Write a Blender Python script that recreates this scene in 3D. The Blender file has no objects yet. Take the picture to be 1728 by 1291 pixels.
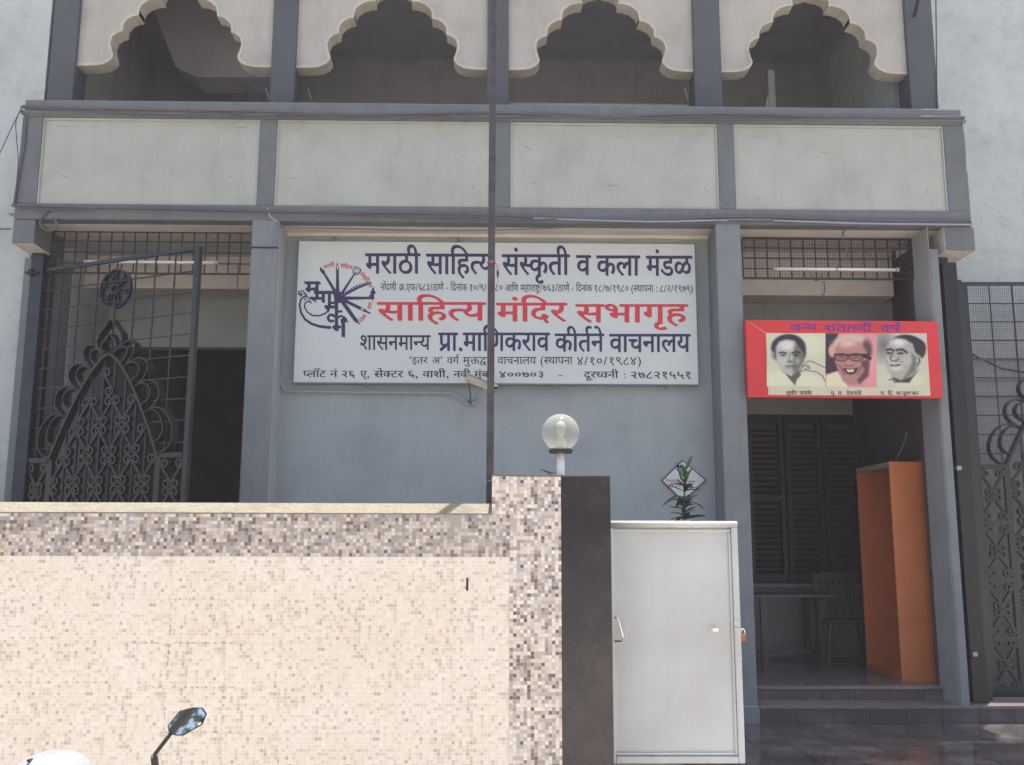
import bpy, math, random
import numpy as np
from mathutils import Vector, Matrix, Euler

random.seed(7)
scene = bpy.context.scene
COL = scene.collection

# ------------------------------------------------------------------ camera
EYE = 1.54
FPX = 1633.0
cam_d = bpy.data.cameras.new('camera')
cam_d.sensor_width = 36.0
cam_d.lens = 36.0 * FPX / 1728.0
cam_d.clip_start = 0.05
cam_d.clip_end = 500
cam = bpy.data.objects.new('camera', cam_d)
COL.objects.link(cam)
cam.location = (0, 0, EYE)
R_CAM = (Matrix.Rotation(-0.0156, 3, 'Z') @ Matrix.Rotation(math.radians(90 + 9.37), 3, 'X') @ Matrix.Rotation(0.003, 3, 'Z'))
cam.rotation_euler = R_CAM.to_euler()
scene.camera = cam

# ------------------------------------------------------------------ light
SUN = Vector((0.09, 0.13, 1.0)).normalized()            # towards the sun: high, just behind the building
world = bpy.data.worlds.new('World')
scene.world = world
world.use_nodes = True
wn = world.node_tree.nodes
bg = wn['Background']
sky = wn.new('ShaderNodeTexSky')
sky.sky_type = 'NISHITA'
sky.sun_disc = False
sky.sun_elevation = math.asin(SUN.z)
sky.sun_rotation = math.atan2(SUN.x, SUN.y)
sky.air_density = 1.0
sky.dust_density = 4.0
sky.ozone_density = 0.3
world.node_tree.links.new(sky.outputs[0], bg.inputs[0])
bg.inputs[1].default_value = 0.15
sl = bpy.data.lights.new('sun', 'SUN')
sl.energy = 5.0
sl.angle = math.radians(0.5)
sl.color = (1.0, 0.96, 0.9)
so = bpy.data.objects.new('sun', sl)
COL.objects.link(so)
so.rotation_euler = SUN.to_track_quat('Z', 'Y').to_euler()
so.location = (0, 8, 30)
scene.view_settings.view_transform = 'Standard'
scene.view_settings.look = 'None'
scene.view_settings.gamma = 1
scene.view_settings.exposure = 1.0
scene.cycles.max_bounces = 10
scene.cycles.diffuse_bounces = 6
scene.cycles.use_denoising = True

# ------------------------------------------------------------------ measuring helpers (sight lines read off the photograph, met with real planes)
def ray(u, v):
    return R_CAM @ Vector(((u - 864) / FPX, -(v - 645.5) / FPX, -1.0))
def P(u, v, Y):
    r = ray(u, v)
    return Vector((0, 0, EYE)) + r * (Y / r.y)
def PX(u, v, X):
    r = ray(u, v)
    return Vector((0, 0, EYE)) + r * (X / r.x)
def X_(u, v, Y): return P(u, v, Y).x
def Z_(u, v, Y): return P(u, v, Y).z

# ------------------------------------------------------------------ mesh helpers
class MB:
    def __init__(s): s.v = []; s.f = []
    def quad(s, a, b, c, d):
        n = len(s.v); s.v += [tuple(a), tuple(b), tuple(c), tuple(d)]; s.f.append((n, n+1, n+2, n+3))
    def box(s, x0, x1, y0, y1, z0, z1):
        if x0 > x1: x0, x1 = x1, x0
        if y0 > y1: y0, y1 = y1, y0
        if z0 > z1: z0, z1 = z1, z0
        n = len(s.v)
        s.v += [(x0,y0,z0),(x1,y0,z0),(x1,y1,z0),(x0,y1,z0),(x0,y0,z1),(x1,y0,z1),(x1,y1,z1),(x0,y1,z1)]
        s.f += [(n,n+3,n+2,n+1),(n+4,n+5,n+6,n+7),(n,n+1,n+5,n+4),(n+1,n+2,n+6,n+5),(n+2,n+3,n+7,n+6),(n+3,n,n+4,n+7)]
        return s
    def prism(s, pts, y0, y1):
        "closed polygon in x,z pushed from y0 to y1 (counter-clockwise seen from -y)"
        n = len(s.v); m = len(pts)
        s.v += [(x, y0, z) for x, z in pts] + [(x, y1, z) for x, z in pts]
        s.f.append(tuple(range(n, n+m))); s.f.append(tuple(range(n+2*m-1, n+m-1, -1)))
        for i in range(m):
            j = (i+1) % m
            s.f.append((n+i, n+m+i, n+m+j, n+j))
        return s
    def tube(s, pts, r, k=8, r1=None):
        pts = [Vector(p) for p in pts]; m = len(pts); r1 = r if r1 is None else r1
        base = len(s.v); up = Vector((0.13, 0.2, 0.97)).normalized()
        for i, p in enumerate(pts):
            d = (pts[min(i+1, m-1)] - pts[max(i-1, 0)]).normalized()
            a = d.cross(up)
            if a.length < 0.15: a = d.cross(Vector((1, 0.1, 0)))
            a.normalize(); b = d.cross(a).normalized()
            rr = r + (r1-r)*i/max(1, m-1)
            for j in range(k):
                t = 2*math.pi*j/k
                s.v.append(tuple(p + a*math.cos(t)*rr + b*math.sin(t)*rr))
        for i in range(m-1):
            for j in range(k):
                j2 = (j+1) % k
                s.f.append((base+i*k+j, base+i*k+j2, base+(i+1)*k+j2, base+(i+1)*k+j))
        s.f.append(tuple(base+j for j in range(k-1, -1, -1)))
        s.f.append(tuple(base+(m-1)*k+j for j in range(k)))
        return s
    def strap(s, pts, w, t, y=0.0):
        "flat iron strip bent along x,z points: w deep in y, t thick"
        m = len(pts); base = len(s.v)
        for i in range(m):
            a = pts[max(i-1, 0)]; b = pts[min(i+1, m-1)]
            dx, dz = b[0]-a[0], b[1]-a[1]; L = math.hypot(dx, dz) or 1
            nx, nz = -dz/L*t/2, dx/L*t/2
            x, z = pts[i]
            s.v += [(x-nx, y-w/2, z-nz), (x+nx, y-w/2, z+nz), (x+nx, y+w/2, z+nz), (x-nx, y+w/2, z-nz)]
        for i in range(m-1):
            for j in range(4):
                s.f.append((base+4*i+j, base+4*(i+1)+j, base+4*(i+1)+(j+1) % 4, base+4*i+(j+1) % 4))
        s.f.append((base, base+1, base+2, base+3)); s.f.append((base+4*m-1, base+4*m-2, base+4*m-3, base+4*m-4))
        return s
    def lathe(s, prof, cx, cy, k=24):
        base = len(s.v); m = len(prof)
        for r, z in prof:
            for j in range(k):
                t = 2*math.pi*j/k; s.v.append((cx+r*math.cos(t), cy+r*math.sin(t), z))
        for i in range(m-1):
            for j in range(k):
                j2 = (j+1) % k
                s.f.append((base+i*k+j, base+i*k+j2, base+(i+1)*k+j2, base+(i+1)*k+j))
        return s
    def mesh(s, name):
        me = bpy.data.meshes.new(name); me.from_pydata(s.v, [], s.f); me.update(); return me
    def build(s, name, mat=None, parent=None, smooth=False, bevel=0, loc=None):
        me = s.mesh(name)
        return put(name, me, mat, parent, smooth, bevel, loc)
def put(name, me, mat=None, parent=None, smooth=False, bevel=0, loc=None):
    if mat and not me.materials: me.materials.append(mat)
    o = bpy.data.objects.new(name, me); COL.objects.link(o)
    if parent: o.parent = parent
    if loc: o.location = loc
    if smooth:
        for p in me.polygons: p.use_smooth = True
    if bevel:
        b = o.modifiers.new('b', 'BEVEL'); b.width = bevel; b.segments = 2; b.limit_method = 'ANGLE'
    return o
def tag(o, label=None, cat=None, group=None, kind=None):
    if label: o['label'] = label
    if cat: o['category'] = cat
    if group: o['group'] = group
    if kind: o['kind'] = kind
    return o
def thing(name, label, cat, loc=(0, 0, 0), group=None):
    o = bpy.data.objects.new(name, None); COL.objects.link(o); o.location = loc; o.empty_display_size = 0.1
    return tag(o, label, cat, group)
def rect(u0, v0, u1, v1, Y):
    a = P(u0, v0, Y); b = P(u1, v1, Y)
    return min(a.x, b.x), max(a.x, b.x), min(a.z, b.z), max(a.z, b.z)

# ------------------------------------------------------------------ materials
def newmat(name):
    m = bpy.data.materials.new(name); m.use_nodes = True
    return m, m.node_tree.nodes, m.node_tree.links, m.node_tree.nodes['Principled BSDF']
def ramp(n, stops, interp='LINEAR'):
    r = n.new('ShaderNodeValToRGB'); r.color_ramp.interpolation = interp
    e = r.color_ramp.elements
    while len(e) > 1: e.remove(e[0])
    e[0].position = stops[0][0]; e[0].color = (*stops[0][1], 1)
    for p, c in stops[1:]:
        q = e.new(p); q.color = (*c, 1)
    return r
def mul(c, k): return tuple(max(0, min(1, x*k)) for x in c)
def plaster(name, col, rough=0.85, dirt=0.25, stain=(0.10, 0.085, 0.07), bump=0.25, scale=3.0, streak=True, spec=0.3, grain=60.0):
    m, n, l, b = newmat(name)
    tc = n.new('ShaderNodeTexCoord')
    n1 = n.new('ShaderNodeTexNoise'); n1.inputs['Scale'].default_value = scale; n1.inputs['Detail'].default_value = 8; n1.inputs['Roughness'].default_value = 0.65
    l.new(tc.outputs['Object'], n1.inputs['Vector'])
    r1 = ramp(n, [(0.3, mul(col, 0.86)), (0.5, col), (0.72, mul(col, 1.08))])
    l.new(n1.outputs[0], r1.inputs[0])
    mp = n.new('ShaderNodeMapping'); mp.inputs['Scale'].default_value = (4.0, 4.0, 0.5) if streak else (2, 2, 2)
    l.new(tc.outputs['Object'], mp.inputs[0])
    n2 = n.new('ShaderNodeTexNoise'); n2.inputs['Scale'].default_value = 2.2; n2.inputs['Detail'].default_value = 10; n2.inputs['Roughness'].default_value = 0.7
    l.new(mp.outputs[0], n2.inputs['Vector'])
    r2 = ramp(n, [(0.50, (0, 0, 0)), (0.78, (dirt, dirt, dirt))])
    l.new(n2.outputs[0], r2.inputs[0])
    mx = n.new('ShaderNodeMixRGB'); l.new(r2.outputs[0], mx.inputs[0]); l.new(r1.outputs[0], mx.inputs[1]); mx.inputs[2].default_value = (*stain, 1)
    # fine speckle
    n3 = n.new('ShaderNodeTexNoise'); n3.inputs['Scale'].default_value = grain; n3.inputs['Detail'].default_value = 4
    l.new(tc.outputs['Object'], n3.inputs['Vector'])
    r3 = ramp(n, [(0.68, (0, 0, 0)), (0.78, (0.35, 0.35, 0.35))]); l.new(n3.outputs[0], r3.inputs[0])
    mx2 = n.new('ShaderNodeMixRGB'); l.new(r3.outputs[0], mx2.inputs[0]); l.new(mx.outputs[0], mx2.inputs[1]); mx2.inputs[2].default_value = (*mul(stain, 1.8), 1)
    l.new(mx2.outputs[0], b.inputs['Base Color'])
    b.inputs['Roughness'].default_value = rough
    b.inputs['Specular IOR Level'].default_value = spec
    if bump:
        bp = n.new('ShaderNodeBump'); bp.inputs['Strength'].default_value = bump; bp.inputs['Distance'].default_value = 0.01
        n4 = n.new('ShaderNodeTexNoise'); n4.inputs['Scale'].default_value = grain*0.5; n4.inputs['Detail'].default_value = 8
        l.new(tc.outputs['Object'], n4.inputs['Vector']); l.new(n4.outputs[0], bp.inputs['Height']); l.new(bp.outputs[0], b.inputs['Normal'])
    return m
def flat(name, col, rough=0.5, metal=0.0, var=0.12, scale=12.0, spec=0.5, bump=0.0):
    m, n, l, b = newmat(name)
    tc = n.new('ShaderNodeTexCoord'); n1 = n.new('ShaderNodeTexNoise'); n1.inputs['Scale'].default_value = scale; n1.inputs['Detail'].default_value = 6
    l.new(tc.outputs['Object'], n1.inputs['Vector'])
    r = ramp(n, [(0.3, mul(col, 1-var)), (0.7, mul(col, 1+var))]); l.new(n1.outputs[0], r.inputs[0]); l.new(r.outputs[0], b.inputs['Base Color'])
    b.inputs['Roughness'].default_value = rough; b.inputs['Metallic'].default_value = metal; b.inputs['Specular IOR Level'].default_value = spec
    if bump:
        bp = n.new('ShaderNodeBump'); bp.inputs['Strength'].default_value = bump; bp.inputs['Distance'].default_value = 0.004
        l.new(n1.outputs[0], bp.inputs['Height']); l.new(bp.outputs[0], b.inputs['Normal'])
    return m

M_blue   = plaster('blue_grey_paint', (0.205, 0.222, 0.232), dirt=0.3)
M_ledge  = plaster('grey_ledge_paint', (0.150, 0.164, 0.172), dirt=0.55, scale=5)
M_pil    = plaster('pilaster_paint', (0.096, 0.104, 0.116), dirt=0.35)
M_recess = plaster('recess_wall_paint', (0.33, 0.365, 0.375), dirt=0.12, scale=1.5)
M_panel  = plaster('panel_paint', (0.395, 0.41, 0.37), dirt=0.16, scale=2.2)
M_arch   = plaster('arch_panel_paint', (0.43, 0.41, 0.375), dirt=0.22)
M_trim   = plaster('arch_trim_cream', (0.50, 0.47, 0.39), dirt=0.3, streak=False)
M_soffit = plaster('soffit_paint', (0.62, 0.57, 0.52), dirt=0.2, streak=False)
M_jamb   = plaster('jamb_paint', (0.37, 0.375, 0.375), dirt=0.2)
M_white  = plaster('rough_white_wall', (0.47, 0.505, 0.49), dirt=0.3, bump=1.0, scale=2.0, streak=False, grain=28)
M_inner  = plaster('inner_wall_paint', (0.46, 0.49, 0.49), dirt=0.1)
M_dim    = plaster('upper_room_paint', (0.42, 0.41, 0.42), dirt=0.2)
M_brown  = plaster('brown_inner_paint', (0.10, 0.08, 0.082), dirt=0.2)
M_cement = plaster('cement_coping', (0.23, 0.205, 0.155), dirt=0.6, bump=1.2, streak=False, scale=14, grain=90)
M_iron   = flat('black_iron', (0.008, 0.007, 0.008), 0.42, 0.0, 0.35, 30, 0.5, 0.2)
M_ironb  = flat('brown_iron', (0.018, 0.014, 0.015), 0.3, 0.0, 0.35, 20, 0.6, 0.2)
M_rod    = flat('grille_rod_paint', (0.022, 0.018, 0.022), 0.5, 0.0, 0.3, 30)
M_bluepost = flat('blue_black_post', (0.022, 0.028, 0.042), 0.35, 0.0, 0.3, 14)
M_pole   = flat('maroon_pole_paint', (0.062, 0.052, 0.060), 0.4, 0.0, 0.35, 16)
M_chrome = flat('chrome', (0.75, 0.75, 0.74), 0.12, 1.0, 0.05)
M_brass  = flat('padlock_brass', (0.30, 0.14, 0.07), 0.45, 1.0, 0.2)
M_cable  = flat('cable_sheath', (0.10, 0.09, 0.11), 0.6)
M_wire   = flat('thin_wire', (0.06, 0.055, 0.06), 0.6)
M_pipe   = flat('grey_conduit', (0.33, 0.36, 0.40), 0.5)
M_bulb   = flat('frosted_bulb', (0.50, 0.50, 0.46), 0.3)
M_tube   = flat('tube_light_white', (0.82, 0.80, 0.78), 0.35, 0, 0.03)
M_orange = flat('orange_laminate', (0.60, 0.175, 0.055), 0.42, 0, 0.09, 3)
M_beige  = flat('beige_board', (0.45, 0.36, 0.27), 0.6, 0, 0.15)
M_wood   = flat('dark_wood', (0.014, 0.010, 0.012), 0.5, 0, 0.3, 8)
M_table  = flat('table_top_brown', (0.10, 0.075, 0.075), 0.4, 0, 0.2, 8)
M_chair  = flat('beige_plastic', (0.06, 0.05, 0.04), 0.5, 0, 0.06)
M_sign   = flat('sign_face_white', (0.58, 0.61, 0.59), 0.45, 0, 0.03, 2)
M_signed = flat('sign_edge', (0.16, 0.16, 0.18), 0.5)
M_scratch = flat('scratch_grey', (0.22, 0.22, 0.21), 0.8)
M_navy   = flat('navy_print', (0.030, 0.022, 0.085), 0.5, 0, 0.1)
M_black  = flat('black_print', (0.025, 0.025, 0.035), 0.5, 0, 0.1)
M_red    = flat('red_print', (0.58, 0.035, 0.05), 0.5, 0, 0.08)
M_banred = flat('banner_red_vinyl', (0.62, 0.035, 0.035), 0.38, 0, 0.08, 6)
M_crease = flat('banner_crease', (0.66, 0.16, 0.14), 0.4)
M_purple = flat('purple_print', (0.10, 0.03, 0.24), 0.5)
M_cream  = flat('banner_cream_print', (0.60, 0.56, 0.40), 0.45, 0, 0.04)
M_leaf   = flat('oleander_leaf', (0.030, 0.058, 0.030), 0.45, 0, 0.35, 20)
M_leaf2  = flat('oleander_young_leaf', (0.05, 0.105, 0.04), 0.45, 0, 0.3, 20)
M_flower = flat('dark_flower', (0.035, 0.02, 0.05), 0.7)
M_pot    = flat('terracotta', (0.30, 0.13, 0.08), 0.8)
M_string = flat('pink_string', (0.45, 0.12, 0.22), 0.8)
M_camgrey= flat('camera_housing', (0.42, 0.39, 0.30), 0.5, 0, 0.15, 20)
M_rubber = flat('black_rubber', (0.02, 0.02, 0.02), 0.6)
M_bikered= flat('red_bike_paint', (0.45, 0.02, 0.03), 0.2)
M_gloss  = flat('glossy_white_cowl', (0.27, 0.285, 0.30), 0.10, 0, 0.02)

def painted_steel():
    m, n, l, b = newmat('white_gate_paint')
    tc = n.new('ShaderNodeTexCoord')
    n1 = n.new('ShaderNodeTexNoise'); n1.inputs['Scale'].default_value = 2.5; n1.inputs['Detail'].default_value = 8
    l.new(tc.outputs['Object'], n1.inputs[0])
    r = ramp(n, [(0.3, (0.45, 0.455, 0.44)), (0.55, (0.515, 0.53, 0.52)), (0.75, (0.55, 0.57, 0.565))]); l.new(n1.outputs[0], r.inputs[0])
    n2 = n.new('ShaderNodeTexNoise'); n2.inputs['Scale'].default_value = 7; n2.inputs['Detail'].default_value = 12; n2.inputs['Roughness'].default_value = 0.8
    l.new(tc.outputs['Object'], n2.inputs[0])
    r2 = ramp(n, [(0.60, (0, 0, 0)), (0.74, (0.8, 0.8, 0.8))]); l.new(n2.outputs[0], r2.inputs[0])
    mx0 = n.new('ShaderNodeMixRGB'); l.new(r2.outputs[0], mx0.inputs[0]); l.new(r.outputs[0], mx0.inputs[1]); mx0.inputs[2].default_value = (0.40, 0.31, 0.23, 1)
    mp = n.new('ShaderNodeMapping'); mp.inputs['Scale'].default_value = (26, 26, 1.3); l.new(tc.outputs['Object'], mp.inputs[0])
    n5 = n.new('ShaderNodeTexNoise'); n5.inputs['Scale'].default_value = 1.0; n5.inputs['Detail'].default_value = 8; l.new(mp.outputs[0], n5.inputs[0])
    r5 = ramp(n, [(0.56, (0, 0, 0)), (0.8, (0.22, 0.22, 0.22))]); l.new(n5.outputs[0], r5.inputs[0])
    mx = n.new('ShaderNodeMixRGB'); l.new(r5.outputs[0], mx.inputs[0]); l.new(mx0.outputs[0], mx.inputs[1]); mx.inputs[2].default_value = (0.42, 0.37, 0.30, 1)
    l.new(mx.outputs[0], b.inputs['Base Color']); b.inputs['Roughness'].default_value = 0.38
    bp = n.new('ShaderNodeBump'); bp.inputs['Strength'].default_value = 0.3; bp.inputs['Distance'].default_value = 0.03
    l.new(n1.outputs[0], bp.inputs['Height']); l.new(bp.outputs[0], b.inputs['Normal'])
    return m
M_gate = painted_steel()

CHIP_X = None
def mosaic(name, stops, stops2, thr, cx, cz, grout, groutmix, rough=0.3):
    "printed mosaic tile: little squares from the tile's own coordinates, every tile carries the same print"
    m, n, l, b = newmat(name)
    tc = n.new('ShaderNodeTexCoord')
    sp = n.new('ShaderNodeSeparateXYZ'); l.new(tc.outputs['Object'], sp.inputs[0])
    def math_(op, a, bb=None):
        q = n.new('ShaderNodeMath'); q.operation = op
        if isinstance(a, (int, float)): q.inputs[0].default_value = a
        else: l.new(a, q.inputs[0])
        if bb is not None:
            if isinstance(bb, (int, float)): q.inputs[1].default_value = bb
            else: l.new(bb, q.inputs[1])
        return q.outputs[0]
    x = math_('MULTIPLY', sp.outputs[0], 1/cx); z = math_('MULTIPLY', sp.outputs[2], 1/cz)
    oi = n.new('ShaderNodeObjectInfo'); var = math_('MULTIPLY', math_('FLOOR', math_('MULTIPLY', oi.outputs['Random'], 5)), 17.0)
    def cell(fx, fz, off):
        c = n.new('ShaderNodeCombineXYZ')
        l.new(math_('FLOOR', math_('MULTIPLY', x, fx)), c.inputs[0]); l.new(math_('FLOOR', math_('MULTIPLY', z, fz)), c.inputs[1]); q = n.new('ShaderNodeMath'); q.operation = 'ADD'; q.inputs[1].default_value = off; l.new(var, q.inputs[0]); l.new(q.outputs[0], c.inputs[2])
        w = n.new('ShaderNodeTexWhiteNoise'); w.noise_dimensions = '3D'; l.new(c.outputs[0], w.inputs[0]); return w
    w1 = cell(1, 1, 3.7); r1 = ramp(n, stops, 'CONSTANT'); l.new(w1.outputs['Value'], r1.inputs[0])
    w2 = cell(0.5, 1, 9.1); w3 = cell(1, 0.5, 5.3)
    r2 = ramp(n, stops2, 'CONSTANT'); l.new(w1.outputs['Value'], r2.inputs[0])
    r2a = ramp(n, stops2, 'CONSTANT'); l.new(w2.outputs['Value'], r2a.inputs[0])
    sel = math_('GREATER_THAN', w2.outputs['Value'], thr)
    mx = n.new('ShaderNodeMixRGB'); l.new(sel, mx.inputs[0]); l.new(r1.outputs[0], mx.inputs[1]); l.new(r2a.outputs[0], mx.inputs[2])
    sel3 = math_('GREATER_THAN', w3.outputs['Value'], thr)
    r3 = ramp(n, stops2, 'CONSTANT'); l.new(w3.outputs['Value'], r3.inputs[0])
    mxb = n.new('ShaderNodeMixRGB'); l.new(sel3, mxb.inputs[0]); l.new(mx.outputs[0], mxb.inputs[1]); l.new(r3.outputs[0], mxb.inputs[2])
    # grout
    fx = math_('FRACT', x); fz = math_('FRACT', z)
    ex = math_('ABSOLUTE', math_('SUBTRACT', fx, 0.5)); ez = math_('ABSOLUTE', math_('SUBTRACT', fz, 0.5))
    g = math_('GREATER_THAN', math_('MAXIMUM', ex, ez), 0.44)
    gm = math_('MULTIPLY', g, groutmix)
    mg = n.new('ShaderNodeMixRGB'); l.new(gm, mg.inputs[0]); l.new(mxb.outputs[0], mg.inputs[1]); mg.inputs[2].default_value = (*grout, 1)
    # per tile tint and dirt over the whole wall
    ge = n.new('ShaderNodeNewGeometry'); nd = n.new('ShaderNodeTexNoise'); nd.inputs['Scale'].default_value = 2.3; nd.inputs['Detail'].default_value = 10; nd.inputs['Roughness'].default_value = 0.7
    l.new(ge.outputs['Position'], nd.inputs['Vector'])
    rd = ramp(n, [(0.35, (0.0, 0.0, 0.0)), (0.75, (0.35, 0.35, 0.35))]); l.new(nd.outputs[0], rd.inputs[0])
    md = n.new('ShaderNodeMixRGB'); md.blend_type = 'MULTIPLY'; l.new(rd.outputs[0], md.inputs[0]); l.new(mg.outputs[0], md.inputs[1]); md.inputs[2].default_value = (0.80, 0.70, 0.62, 1)
    # grime caught along some of the tile joints
    ns = n.new('ShaderNodeTexNoise'); ns.inputs['Scale'].default_value = 1.1; ns.inputs['Detail'].default_value = 2; l.new(ge.outputs['Position'], ns.inputs['Vector'])
    nt = n.new('ShaderNodeTexNoise'); nt.inputs['Scale'].default_value = 70; nt.inputs['Detail'].default_value = 3; l.new(ge.outputs['Position'], nt.inputs['Vector'])
    sj = math_('MULTIPLY', math_('LESS_THAN', math_('MINIMUM', sp.outputs[0], sp.outputs[2]), 0.007), math_('MULTIPLY', math_('GREATER_THAN', ns.outputs[0], 0.57), math_('GREATER_THAN', nt.outputs[0], 0.54)))
    ms_ = n.new('ShaderNodeMixRGB'); l.new(math_('MULTIPLY', sj, 0.7), ms_.inputs[0]); l.new(md.outputs[0], ms_.inputs[1]); ms_.inputs[2].default_value = (0.26, 0.17, 0.09, 1)
    l.new(ms_.outputs[0], b.inputs['Base Color']); b.inputs['Roughness'].default_value = rough
    bp = n.new('ShaderNodeBump'); bp.inputs['Strength'].default_value = 0.35; bp.inputs['Distance'].default_value = 0.002; bp.invert = True
    l.new(g, bp.inputs['Height']); l.new(bp.outputs[0], b.inputs['Normal'])
    return m

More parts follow.
